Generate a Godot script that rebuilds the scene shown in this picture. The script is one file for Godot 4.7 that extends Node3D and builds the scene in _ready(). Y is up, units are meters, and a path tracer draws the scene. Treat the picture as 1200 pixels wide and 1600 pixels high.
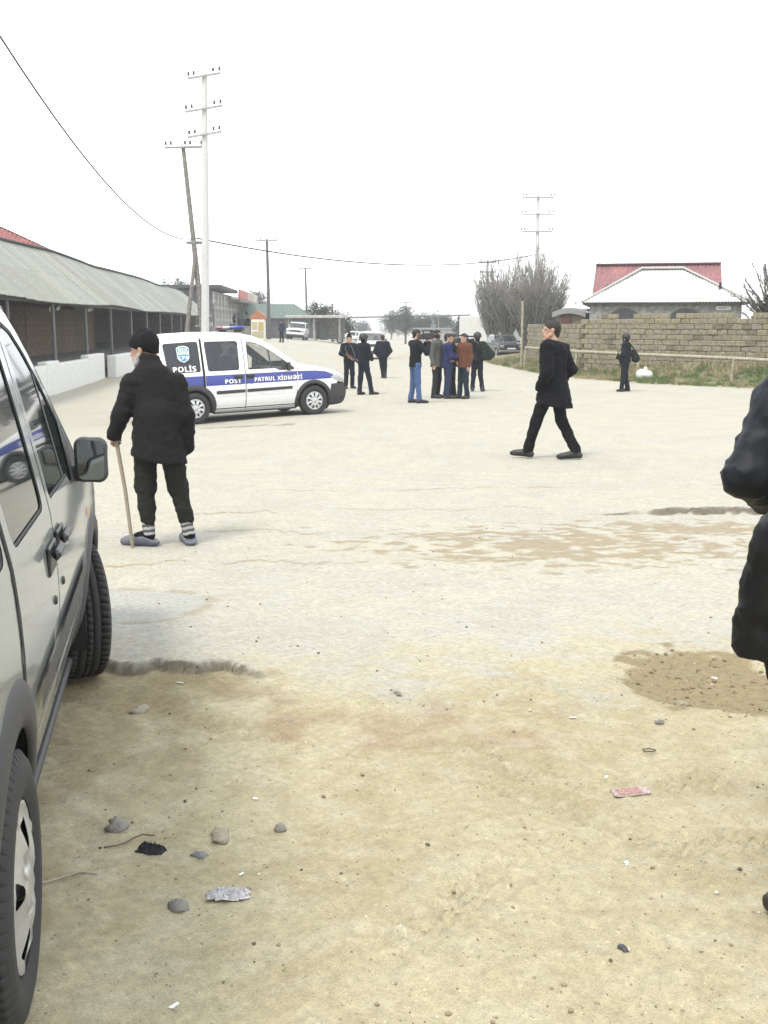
extends Node3D

const FC := 1.6
var rng := RandomNumberGenerator.new()
var noise_a := FastNoiseLite.new()
var noise_b := FastNoiseLite.new()
var used_names := {}
var tex := {}
var mats := {}
var stage_clock := 0

# ---------------------------------------------------------------- helpers
func stage(s: String) -> void:
	var n := Time.get_ticks_msec()
	print("%6d ms  %s" % [n - stage_clock, s])
	stage_clock = n

func numbered(n: String) -> String:
	if not used_names.has(n):
		used_names[n] = 0
		return n
	used_names[n] += 1
	return "%s_%03d" % [n, used_names[n]]

func sstep(a: float, b: float, x: float) -> float:
	var t := clampf((x - a) / (b - a), 0.0, 1.0)
	return t * t * (3.0 - 2.0 * t)

func P(x: float, y: float, d: float) -> Vector3:
	return Vector3(x, y, -d)

func tag(o: Node, label: String, category: String, group := "") -> Node:
	o.set_meta("label", label)
	o.set_meta("category", category)
	if group != "":
		o.set_meta("group", group)
	return o

func thing(called: String, label: String, category: String, at := Vector3.ZERO, turn := 0.0, group := "") -> Node3D:
	var o := Node3D.new()
	o.name = numbered(called)
	add_child(o)
	o.position = at
	o.rotation.y = turn
	tag(o, label, category, group)
	return o

func part(called: String, mesh: Mesh, m: Material, parent: Node) -> MeshInstance3D:
	var o := MeshInstance3D.new()
	o.mesh = mesh
	if m:
		o.material_override = m
	if parent == self:
		o.name = numbered(called)
	else:
		o.name = called
	parent.add_child(o, true)
	return o

func structure(called: String, mesh: Mesh, m: Material) -> MeshInstance3D:
	var o := part(called, mesh, m, self)
	o.set_meta("kind", "structure")
	return o

# base colours are given as linear values
func lin(r: float, g: float, b: float, a := 1.0) -> Color:
	var c := Color(r, g, b).linear_to_srgb()
	c.a = a
	return c

func mat(r: float, g: float, b: float, rough := 0.8, metal := 0.0) -> StandardMaterial3D:
	var m := StandardMaterial3D.new()
	m.albedo_color = lin(r, g, b)
	m.roughness = rough
	m.metallic = metal
	return m

# a material with a tiled grain (albedo variation) and relief, laid on in world or object space
func grained(r: float, g: float, b: float, rough: float, grain: Texture2D, scale: float, relief := 0.0, world := false) -> StandardMaterial3D:
	var m := mat(r, g, b, rough)
	m.albedo_texture = grain
	m.uv1_triplanar = true
	m.uv1_world_triplanar = world
	m.uv1_scale = Vector3.ONE * scale
	if relief > 0.0:
		m.heightmap_enabled = true
		m.heightmap_texture = grain
		m.heightmap_scale = relief
	return m

func noise_tex(size: int, freq: float, lo: float, hi: float, octaves := 4, type := FastNoiseLite.TYPE_SIMPLEX_SMOOTH, sd := 1) -> ImageTexture:
	var n := FastNoiseLite.new()
	n.seed = sd
	n.noise_type = type
	n.frequency = freq
	n.fractal_octaves = octaves
	n.fractal_type = FastNoiseLite.FRACTAL_FBM
	var im := n.get_seamless_image(size, size, false, false, 0.15)
	im.convert(Image.FORMAT_L8)
	var b := im.get_data()
	for i in b.size():
		b[i] = int(255.0 * lerpf(lo, hi, b[i] / 255.0))
	return ImageTexture.create_from_image(Image.create_from_data(size, size, false, Image.FORMAT_L8, b))

# ---------------------------------------------------------------- mesh building
class MB:
	var st := SurfaceTool.new()
	func _init() -> void:
		st.begin(Mesh.PRIMITIVE_TRIANGLES)
		st.set_smooth_group(-1)
	func smooth(on: bool) -> void:
		st.set_smooth_group(0 if on else -1)
	func tri(a: Vector3, b: Vector3, c: Vector3) -> void:
		st.add_vertex(a); st.add_vertex(b); st.add_vertex(c)
	func quad(a: Vector3, b: Vector3, c: Vector3, d: Vector3) -> void:
		tri(a, b, c); tri(a, c, d)
	# box with chamfered edges
	func box(t: Transform3D, s: Vector3, bev := 0.0) -> void:
		st.set_smooth_group(-1)
		var h := s * 0.5
		var q := minf(bev, minf(h.x, minf(h.y, h.z)) * 0.9)
		if q <= 0.0:
			var c := []
			for i in 8:
				c.append(t * Vector3(h.x if i & 1 else -h.x, h.y if i & 2 else -h.y, h.z if i & 4 else -h.z))
			quad(c[0], c[1], c[3], c[2]); quad(c[5], c[4], c[6], c[7])
			quad(c[4], c[0], c[2], c[6]); quad(c[1], c[5], c[7], c[3])
			quad(c[2], c[3], c[7], c[6]); quad(c[4], c[5], c[1], c[0])
			return
		var v := func(ax: int, sx: int, sy: int, sz: int) -> Vector3:
			var p := Vector3(sx * (h.x - q), sy * (h.y - q), sz * (h.z - q))
			p[ax] = [sx * h.x, sy * h.y, sz * h.z][ax]
			return t * p
		for ax in 3:
			for s1 in [-1, 1]:
				var k := []
				for cc in [[-1, -1], [1, -1], [1, 1], [-1, 1]]:
					var sg := [0, 0, 0]
					sg[ax] = s1
					sg[(ax + 1) % 3] = cc[0]
					sg[(ax + 2) % 3] = cc[1]
					k.append(v.call(ax, sg[0], sg[1], sg[2]))
				if s1 > 0:
					quad(k[3], k[2], k[1], k[0])
				else:
					quad(k[0], k[1], k[2], k[3])
		for ax in 3:
			var a1 := (ax + 1) % 3
			var a2 := (ax + 2) % 3
			for s1 in [-1, 1]:
				for s2 in [-1, 1]:
					var k := []
					for e in [[a1, -1], [a1, 1], [a2, 1], [a2, -1]]:
						var sg := [0, 0, 0]
						sg[a1] = s1
						sg[a2] = s2
						sg[ax] = e[1]
						k.append(v.call(e[0], sg[0], sg[1], sg[2]))
					if s1 * s2 > 0:
						quad(k[0], k[1], k[2], k[3])
					else:
						quad(k[3], k[2], k[1], k[0])
		for i in 8:
			var sg := [1 if i & 1 else -1, 1 if i & 2 else -1, 1 if i & 4 else -1]
			var a: Vector3 = v.call(0, sg[0], sg[1], sg[2])
			var b: Vector3 = v.call(1, sg[0], sg[1], sg[2])
			var c: Vector3 = v.call(2, sg[0], sg[1], sg[2])
			if sg[0] * sg[1] * sg[2] > 0:
				tri(c, b, a)
			else:
				tri(a, b, c)
	func bx(x: float, y: float, z: float, sx: float, sy: float, sz: float, bev := 0.0) -> void:
		box(Transform3D(Basis(), Vector3(x, y, z)), Vector3(sx, sy, sz), bev)
	# bar between two points with a rectangular section
	func bar(a: Vector3, b: Vector3, w: float, h: float, bev := 0.0) -> void:
		var z := (b - a).normalized()
		var up := Vector3.UP if absf(z.y) < 0.95 else Vector3.RIGHT
		var x := up.cross(z).normalized()
		box(Transform3D(Basis(x, z.cross(x), z), (a + b) * 0.5), Vector3(w, h, a.distance_to(b)), bev)
	func tube(pts: Array, radii: Array, sides := 8, caps := true) -> void:
		st.set_smooth_group(0)
		var rings := []
		var prev := Vector3.ZERO
		for i in pts.size():
			var p: Vector3 = pts[i]
			var dir: Vector3 = (pts[mini(i + 1, pts.size() - 1)] - pts[maxi(i - 1, 0)]).normalized()
			var ref := prev
			if prev == Vector3.ZERO or absf(prev.dot(dir)) > 0.98:
				ref = Vector3.UP if absf(dir.y) < 0.9 else Vector3.RIGHT
			var x := (ref - dir * ref.dot(dir)).normalized()
			prev = x
			var y := dir.cross(x)
			var ring := []
			for k in sides:
				var a := TAU * k / sides
				ring.append(p + (x * cos(a) + y * sin(a)) * float(radii[i] if i < radii.size() else radii[-1]))
			rings.append(ring)
		for i in rings.size() - 1:
			for k in sides:
				var k2 := (k + 1) % sides
				quad(rings[i][k], rings[i][k2], rings[i + 1][k2], rings[i + 1][k])
		if caps:
			st.set_smooth_group(-1)
			for k in range(1, sides - 1):
				tri(rings[0][0], rings[0][k + 1], rings[0][k])
				tri(rings[-1][0], rings[-1][k], rings[-1][k + 1])
	# profile of (radius, height along axis) turned about an axis
	func lathe(t: Transform3D, prof: Array, sides: int = 24) -> void:
		st.set_smooth_group(0)
		for i in prof.size() - 1:
			for k in sides:
				var c := []
				for e in [[i, k], [i, k + 1], [i + 1, k + 1], [i + 1, k]]:
					var a: float = TAU * (int(e[1]) % sides) / sides
					var q: Vector2 = prof[e[0]]
					c.append(t * Vector3(cos(a) * q.x, q.y, sin(a) * q.x))
				quad(c[0], c[1], c[2], c[3])
	# flat polygon (in the t basis xy) pulled out along z
	func prism(t: Transform3D, poly: PackedVector2Array, depth: float) -> void:
		st.set_smooth_group(-1)
		var idx := Geometry2D.triangulate_polygon(poly)
		for i in range(0, idx.size(), 3):
			var a := poly[idx[i]]; var b := poly[idx[i + 1]]; var c := poly[idx[i + 2]]
			tri(t * Vector3(a.x, a.y, 0), t * Vector3(b.x, b.y, 0), t * Vector3(c.x, c.y, 0))
			tri(t * Vector3(c.x, c.y, depth), t * Vector3(b.x, b.y, depth), t * Vector3(a.x, a.y, depth))
		for i in poly.size():
			var a := poly[i]; var b := poly[(i + 1) % poly.size()]
			quad(t * Vector3(a.x, a.y, 0), t * Vector3(a.x, a.y, depth), t * Vector3(b.x, b.y, depth), t * Vector3(b.x, b.y, 0))
	func done() -> ArrayMesh:
		st.generate_normals()
		return st.commit()

func box_mesh(sx: float, sy: float, sz: float, bev := 0.0) -> ArrayMesh:
	var b := MB.new()
	b.bx(0, 0, 0, sx, sy, sz, bev)
	return b.done()

func tube_mesh(pts: Array, radii: Array, sides := 8) -> ArrayMesh:
	var b := MB.new()
	b.tube(pts, radii, sides)
	return b.done()

func rect(x0: float, y0: float, x1: float, y1: float) -> PackedVector2Array:
	return PackedVector2Array([Vector2(x0, y0), Vector2(x1, y0), Vector2(x1, y1), Vector2(x0, y1)])

# rounds the corners of a polygon
func rounded(poly: Array, r: float, n := 4) -> PackedVector2Array:
	var out := PackedVector2Array()
	for i in poly.size():
		var p: Vector2 = poly[i]
		var a: Vector2 = poly[i - 1]
		var b: Vector2 = poly[(i + 1) % poly.size()]
		var ra := minf(r, p.distance_to(a) * 0.45)
		var rb := minf(r, p.distance_to(b) * 0.45)
		var pa := p + (a - p).normalized() * ra
		var pb := p + (b - p).normalized() * rb
		for k in n + 1:
			var t := float(k) / n
			out.append(pa.lerp(p, t).lerp(p.lerp(pb, t), t))
	return out

# a curved panel: polygons in a plane (u, v), cut by a fine grid, each point mapped to space by f(u, v)
func panel(add: Array, sub: Array, f: Callable, cu: float, cv: float, flip := false) -> ArrayMesh:
	var st := SurfaceTool.new()
	st.begin(Mesh.PRIMITIVE_TRIANGLES)
	var e := 0.004
	for poly: PackedVector2Array in add:
		var lo := poly[0]
		var hi := poly[0]
		for p in poly:
			lo = lo.min(p)
			hi = hi.max(p)
		for iu in range(floori(lo.x / cu), ceili(hi.x / cu)):
			for iv in range(floori(lo.y / cv), ceili(hi.y / cv)):
				var bits := Geometry2D.intersect_polygons(rect(iu * cu, iv * cv, (iu + 1) * cu, (iv + 1) * cv), poly)
				for s: PackedVector2Array in sub:
					var nxt: Array[PackedVector2Array] = []
					for b in bits:
						for q in Geometry2D.clip_polygons(b, s):
							if not Geometry2D.is_polygon_clockwise(q):
								nxt.append(q)
					bits = nxt
				for b in bits:
					var idx := Geometry2D.triangulate_polygon(b)
					var pp := []
					var nn := []
					for p in b:
						pp.append(f.call(p.x, p.y))
						var du: Vector3 = f.call(p.x + e, p.y) - f.call(p.x - e, p.y)
						var dv: Vector3 = f.call(p.x, p.y + e) - f.call(p.x, p.y - e)
						nn.append((dv.cross(du) if flip else du.cross(dv)).normalized())
					for k in range(0, idx.size(), 3):
						var t := [idx[k], idx[k + 1], idx[k + 2]]
						if (pp[t[1]] - pp[t[0]]).cross(pp[t[2]] - pp[t[0]]).dot(nn[t[0]]) > 0.0:
							t = [t[0], t[2], t[1]]
						for q in t:
							st.set_normal(nn[q])
							st.add_vertex(pp[q])
	return st.commit()

# ---------------------------------------------------------------- the lie of the land
func gy(x: float, d: float) -> float:
	var y := -0.4 * sstep(4, 36, d) - 1.8 * sstep(90, 260, d) + 0.75 * sstep(50, 90, d) * sstep(-2, -9, x)
	y += 0.02 * clampf(x + 1.0, -6.0, 2.0) * sstep(10, 20, d) * (1.0 - sstep(35, 50, d))
	y -= 0.09 * exp(-pow(ell(x, d, -3.9, 22.4, 1.8, 2.2), 2))
	return y

var EDGE := [[28.0, 40.0], [32.5, 20.0], [33.9, 14.0], [34.7, 11.9], [35.3, 11.1], [38.0, 8.7], [41.7, 7.1], [47.3, 6.2], [58.0, 5.4], [90.0, 5.2], [260.0, 4.6], [600.0, 4.0]]
func x_edge(d: float) -> float:
	if d <= 28.0:
		return 1000.0
	for i in EDGE.size() - 1:
		if d <= EDGE[i + 1][0]:
			return lerpf(EDGE[i][1], EDGE[i + 1][1], (d - EDGE[i][0]) / (EDGE[i + 1][0] - EDGE[i][0]))
	return 4.0

func ell(x: float, d: float, cx: float, cd: float, rx: float, rd: float) -> float:
	return sqrt(pow((x - cx) / rx, 2) + pow((d - cd) / rd, 2))

func fbm(x: float, y: float, s: float) -> float:
	return noise_a.get_noise_2d(x * s, y * s)

# how far inside the worn asphalt a point lies (positive: asphalt; metres, roughly)
func asphalt(x: float, d: float) -> float:
	var line := 4.75 + 0.28 * sin(x * 0.9 + 0.6) + 0.55 * fbm(x, d, 0.9) + 0.25 * fbm(x + 30, d, 3.1)
	if x < -0.4:
		line = lerpf(line, 5.05 + 0.09 * fbm(x, 0, 3.0) + 0.02 * fbm(x, 7.0, 12.0), sstep(-0.4, -0.8, x))
	var m := d - line
	m = minf(m, (ell(x, d, 1.48, 4.95, 0.43, 0.45) - 1.0 - 0.5 * fbm(x, d, 3.0)) * 0.5)
	if d > 14.0:
		m = minf(m, x + 9.6 + 0.06 * (d - 20.0) + 1.2 * fbm(x, d, 0.25) - 4.0 * sstep(52, 80, d))
	return m

const RUTS := [[0.42, 3.95, -0.85], [0.62, 3.55, -0.7], [1.05, 3.3, 0.16], [1.1, 3.75, 0.1], [-0.5, 4.25, -0.6], [0.2, 2.9, 0.9]]
# small relief of the near ground
func relief(x: float, d: float) -> float:
	if d > 20.0 or d < 0.0 or absf(x) > 9.0:
		return 0.0
	var fade := 1.0 - sstep(14, 20, d)
	var a := asphalt(x, d)
	var h := 0.012 * fbm(x, d, 0.8) + 0.006 * fbm(x, d, 3.0)
	if a < 0.0:
		h += 0.010 * fbm(x, d, 7.0) + 0.006 * noise_b.get_noise_2d(x * 22.0, d * 22.0)
		# wheel ruts pressed across the soft earth
		for r in RUTS:
			if absf(x - r[0]) > 0.8 or absf(d - r[1]) > 0.7:
				continue
			var u: float = (x - r[0]) * cos(r[2]) + (d - r[1]) * sin(r[2])
			var v: float = -(x - r[0]) * sin(r[2]) + (d - r[1]) * cos(r[2])
			var w := exp(-pow(u / 0.42, 2)) * exp(-pow(v / 0.085, 4))
			h -= w * (0.005 + 0.024 * (1.0 if fposmod(u * 15.0 + absf(v) * 9.0, 1.0) < 0.38 else 0.0))
	else:
		h += 0.004 * noise_b.get_noise_2d(x * 14.0, d * 14.0)
	# broken edges of the asphalt: a real step
	h += 0.042 * sstep(0.0, 0.03, a) * sstep(-0.35, -0.75, x) * (1.0 - sstep(6.0, 9.0, d))
	var lip := d - (9.66 + 0.07 * fbm(x, 3.0, 2.0) + 0.03 * fbm(x, 9.0, 11.0))
	h += 0.06 * sstep(-0.015, 0.015, lip) * sstep(1.9, 2.6, x) * (1.0 - sstep(10.2, 12.0, d))
	var hole := ell(x, d, 1.48, 4.95, 0.46, 0.48)
	h -= 0.035 * (1.0 - sstep(0.55, 1.05, hole))
	return h * fade

func ground_y(x: float, d: float) -> float:
	return gy(x, d) + relief(x, d)

func on(x: float, d: float, lift := 0.0) -> Vector3:
	return Vector3(x, ground_y(x, d) + lift, -d)

const CRACKS := [[9.95, 0.16], [8.7, -0.05], [7.6, 0.1], [11.3, 0.05]]
# colour of the soil and the dusty asphalt (linear)
func soil_color(x: float, d: float) -> Color:
	var a := asphalt(x, d)
	var n1 := fbm(x, d, 0.7)
	var n2 := fbm(x + 50.0, d, 2.6)
	var n3 := noise_b.get_noise_2d(x * 4.2, d * 6.5)
	var dirt := Color(0.46, 0.412, 0.278).lerp(Color(0.385, 0.335, 0.212), clampf(0.4 + n1 * 0.9 + n2 * 0.6, 0, 1))
	dirt = dirt.lerp(Color(0.49, 0.45, 0.33), clampf(n3 * 0.9 + 0.1, 0, 0.6))
	var tar := Color(0.475, 0.452, 0.375).lerp(Color(0.44, 0.412, 0.33), clampf(0.4 + n2 * 1.2, 0, 1))
	var grey := Color(0.465, 0.452, 0.40).lerp(Color(0.43, 0.412, 0.352), clampf(0.4 + n1 + n3 * 0.8, 0, 1))
	tar = tar.lerp(grey, sstep(-0.2, 0.25, 0.12 + n1 * 1.2 + n2 * 0.7 + n3 * 0.3))
	var t := sstep(-0.55, 0.75, a + 0.5 * n2 + 0.35 * n3 + 0.3 * n1)
	if x < -0.5 and d < 8.0:
		t = lerpf(t, sstep(-0.015, 0.02, a), sstep(-0.5, -0.8, x))
	var c := dirt.lerp(tar, t)
	if d > 24.0:
		return c
	var sand := Color(0.315, 0.26, 0.165)
	# blown sand lying on the asphalt in front of the walking man
	if d > 6.5 and d < 10.5 and x > -2.0:
		var s1 := 1.0 - ell(x, d, 1.35, 8.2, 1.35, 0.75) + 1.3 * n3 + 0.7 * n2
		s1 = maxf(s1, 1.0 - ell(x, d, 2.6, 8.95, 1.3, 0.35) + 1.1 * n3 + 0.6 * n2)
		c = c.lerp(sand, 0.8 * sstep(0.05, 0.6, s1) * sstep(0.0, 0.3, a))
	# damp hollow
	var s2 := 1.0 - ell(x, d, 1.52, 4.95, 0.46, 0.50) + 0.4 * n2 + 0.25 * n3
	c = c.lerp(Color(0.27, 0.222, 0.132), 0.95 * sstep(0.0, 0.12, s2))
	# darker soil along the broken kerb of asphalt beside the silver van
	var s3 := 1.0 - ell(x, d, -1.35, 4.78, 1.15, 0.34) + 0.5 * n2
	c = c.lerp(Color(0.29, 0.238, 0.142), 0.85 * sstep(0.0, 0.6, s3) * (1.0 - sstep(-0.02, 0.02, a)))
	var s4 := 0.9 - ell(x, d, -1.1, 4.2, 0.9, 0.9) + 0.9 * n2
	c = c.lerp(Color(0.31, 0.255, 0.155), 0.55 * sstep(0.0, 0.8, s4) * (1.0 - sstep(-0.02, 0.02, a)))
	# ledge shadow painted as dark lines on the snapped edges, with broken bitumen
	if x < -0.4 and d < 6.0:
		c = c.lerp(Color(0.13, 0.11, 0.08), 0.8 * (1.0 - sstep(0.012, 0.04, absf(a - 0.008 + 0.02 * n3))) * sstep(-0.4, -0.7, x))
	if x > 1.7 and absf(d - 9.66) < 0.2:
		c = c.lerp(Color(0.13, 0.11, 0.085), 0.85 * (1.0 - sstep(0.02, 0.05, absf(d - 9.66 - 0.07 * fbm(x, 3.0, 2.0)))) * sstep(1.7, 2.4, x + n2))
	# grey mended patch
	var s5 := 1.0 - ell(x, d, -1.55, 6.2, 0.52, 0.42) + 0.25 * n1
	c = c.lerp(Color(0.40, 0.40, 0.365), 0.8 * sstep(0.0, 0.05, s5))
	var rim := absf(s5)
	c = c.lerp(sand, 0.6 * (1.0 - sstep(0.0, 0.16, rim)) * sstep(-0.2, 0.4, n3 + n2 + 0.2))
	# cracks filled with earth
	for k in CRACKS:
		if absf(d - k[0] - k[1] * x) > 0.4:
			continue
		var cd: float = k[0] + k[1] * x + 0.3 * fbm(x, k[0], 1.4) + 0.08 * fbm(x, k[0], 7.0)
		var w := 0.035 + 0.05 * maxf(0.0, fbm(x + k[0], 9.0, 1.1))
		c = c.lerp(sand, 0.7 * (1.0 - sstep(w * 0.4, w, absf(d - cd))) * sstep(-0.15, 0.2, fbm(x, k[0] * 3.0, 0.8)) * t)
	# reddish clay trodden over the sand
	var s7 := 0.75 - ell(x, d, 0.15, 4.35, 0.9, 0.35) + 0.9 * n2
	c = c.lerp(Color(0.36, 0.27, 0.18), 0.5 * sstep(0.0, 0.6, s7))
	# dark blotch on the road by the police van
	var s6 := 1.0 - ell(x, d, -2.6, 21.3, 1.5, 0.32) + 0.9 * n2
	c = c.lerp(Color(0.20, 0.185, 0.15), 0.75 * sstep(0.1, 0.5, s6))
	return c

const NX0 := -4.6
const NX1 := 4.6
const ND0 := 1.6
const ND1 := 13.4
func build_ground() -> void:
	var xs := PackedFloat32Array()
	var ds := PackedFloat32Array()
	for v in [-900.0, -500.0, -250.0, -120.0, -70.0, -45.0, -32.0, -24.0, -19.0]: xs.append(v)
	var v0 := -16.0
	while v0 < NX0 - 0.3:
		xs.append(v0); v0 += 0.4
	v0 = NX0
	while v0 < NX1 + 0.001:
		xs.append(v0); v0 += 0.03 if v0 > -1.4 and v0 < 1.7 else 0.055
	v0 = xs[-1] + 0.4
	while v0 < 16.0:
		xs.append(v0); v0 += 0.4
	for v in [19.0, 24.0, 32.0, 45.0, 70.0, 120.0, 250.0, 500.0, 900.0]: xs.append(v)
	for v in [-300.0, -100.0, -40.0, -16.0, -8.0, -4.0, -2.0, -1.0, 0.0, 0.6, 1.2]: ds.append(v)
	v0 = ND0
	while v0 < ND1 + 0.001:
		ds.append(v0); v0 += 0.022 if v0 > 2.2 and v0 < 5.4 else 0.05
	v0 = ds[-1] + 0.2
	while v0 < 26.0:
		ds.append(v0); v0 += 0.3
	while v0 < 130.0:
		ds.append(v0); v0 *= 1.025
	while v0 < 1500.0:
		ds.append(v0); v0 *= 1.2
	var nx := xs.size()
	var nd := ds.size()
	var pos := PackedVector3Array()
	var col := PackedColorArray()
	var uv := PackedVector2Array()
	var uv2 := PackedVector2Array()
	var asp := PackedFloat32Array()
	for j in nd:
		for i in nx:
			var x := xs[i]
			var d := ds[j]
			pos.append(P(x, ground_y(x, d), d))
			asp.append(asphalt(x, d))
			uv.append(Vector2(x, d) / 2.3)
			uv2.append(Vector2((x - NX0) / (NX1 - NX0), (d - ND0) / (ND1 - ND0)))
			if x > NX0 + 0.05 and x < NX1 - 0.05 and d > ND0 + 0.05 and d < ND1 - 0.05:
				col.append(Color.WHITE)
			else:
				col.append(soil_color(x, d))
	var nrm := PackedVector3Array()
	nrm.resize(pos.size())
	for j in nd:
		for i in nx:
			var a := pos[j * nx + maxi(i - 1, 0)]
			var b := pos[j * nx + mini(i + 1, nx - 1)]
			var c := pos[maxi(j - 1, 0) * nx + i]
			var e := pos[mini(j + 1, nd - 1) * nx + i]
			nrm[j * nx + i] = (b - a).cross(e - c).normalized()
	# four sets of faces: earth / road, near / far
	var idx := [PackedInt32Array(), PackedInt32Array(), PackedInt32Array(), PackedInt32Array()]
	for j in nd - 1:
		for i in nx - 1:
			var near := xs[i] >= NX0 - 0.01 and xs[i + 1] <= NX1 + 0.04 and ds[j] >= ND0 - 0.01 and ds[j + 1] <= ND1 + 0.04
			var a := j * nx + i
			var road := asp[a] + asp[a + 1] + asp[a + nx] + asp[a + nx + 1] > 0.0 and xs[i] < x_edge(ds[j]) + 1.0 and ds[j] > 3.0
			idx[(0 if near else 1) + (2 if road else 0)].append_array([a, a + nx, a + nx + 1, a, a + nx + 1, a + 1])
	stage("ground vertices")
	# colour picture of the near ground
	var W := 540
	var im := Image.create(W, W, false, Image.FORMAT_RGB8)
	for j in W:
		for i in W:
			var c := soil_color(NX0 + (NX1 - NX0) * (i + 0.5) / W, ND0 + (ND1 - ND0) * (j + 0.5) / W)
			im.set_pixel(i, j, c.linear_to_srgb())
	stage("ground picture")
	var near_m := mat(1, 1, 1, 0.95)
	near_m.albedo_texture = tex.grit
	near_m.heightmap_enabled = true
	near_m.heightmap_texture = tex.grit
	near_m.heightmap_scale = 0.34
	near_m.detail_enabled = true
	near_m.detail_albedo = ImageTexture.create_from_image(im)
	near_m.detail_uv_layer = BaseMaterial3D.DETAIL_UV_2
	near_m.detail_blend_mode = BaseMaterial3D.BLEND_MODE_MUL
	near_m.metallic_specular = 0.2
	var far_m := mat(1, 1, 1, 0.95)
	far_m.albedo_texture = tex.grit
	far_m.vertex_color_use_as_albedo = true
	far_m.metallic_specular = 0.2
	for o in 2:
		var am := ArrayMesh.new()
		for k in 2:
			var arr := []
			arr.resize(Mesh.ARRAY_MAX)
			var remap := {}
			var pp := PackedVector3Array()
			var nn := PackedVector3Array()
			var cc := PackedColorArray()
			var u1 := PackedVector2Array()
			var u2 := PackedVector2Array()
			var ii := PackedInt32Array()
			for q in idx[o * 2 + k]:
				if not remap.has(q):
					remap[q] = pp.size()
					pp.append(pos[q]); nn.append(nrm[q]); cc.append(col[q]); u1.append(uv[q]); u2.append(uv2[q])
				ii.append(remap[q])
			arr[Mesh.ARRAY_VERTEX] = pp
			arr[Mesh.ARRAY_NORMAL] = nn
			arr[Mesh.ARRAY_COLOR] = cc
			arr[Mesh.ARRAY_TEX_UV] = u1
			arr[Mesh.ARRAY_TEX_UV2] = u2
			arr[Mesh.ARRAY_INDEX] = ii
			am.add_surface_from_arrays(Mesh.PRIMITIVE_TRIANGLES, arr)
			am.surface_set_material(k, near_m if k == 0 else far_m)
		structure("ground" if o == 0 else "road", am, null)
	stage("ground mesh")

# gritty tile: pale and dark grains on a mottled base
func make_grit() -> ImageTexture:
	var S := 1024
	var g := RandomNumberGenerator.new()
	g.seed = 5
	var n := FastNoiseLite.new()
	n.noise_type = FastNoiseLite.TYPE_VALUE_CUBIC
	n.frequency = 0.11
	n.fractal_octaves = 2
	n.seed = 5
	var im := n.get_seamless_image(S, S, false, false, 0.1)
	im.convert(Image.FORMAT_L8)
	var b := im.get_data()
	var grains := PackedInt32Array()
	for i in 4096:
		grains.append(g.randi_range(-22, 22))
	for i in b.size():
		b[i] = clampi(222 + (b[i] - 128) / 7 + grains[(i * 7 + (i >> 10) * 131 + (i >> 7) * 17) & 4095], 0, 255)
	var r := RandomNumberGenerator.new()
	r.seed = 77
	for k in 4600:
		var cx := r.randi_range(0, S - 1)
		var cy := r.randi_range(0, S - 1)
		var rad := 0.7 + 1.6 * pow(r.randf(), 5.0)
		var v := (r.randi_range(-70, -20) if r.randf() < 0.6 else r.randi_range(20, 45))
		var e := r.randf_range(0.6, 1.5)
		for y in range(-4, 5):
			for x in range(-4, 5):
				if x * x * e + y * y / e < rad * rad:
					var q := ((cy + y + S) % S) * S + (cx + x + S) % S
					b[q] = clampi(b[q] + v, 0, 255)
	return ImageTexture.create_from_image(Image.create_from_data(S, S, false, Image.FORMAT_L8, b))

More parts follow.
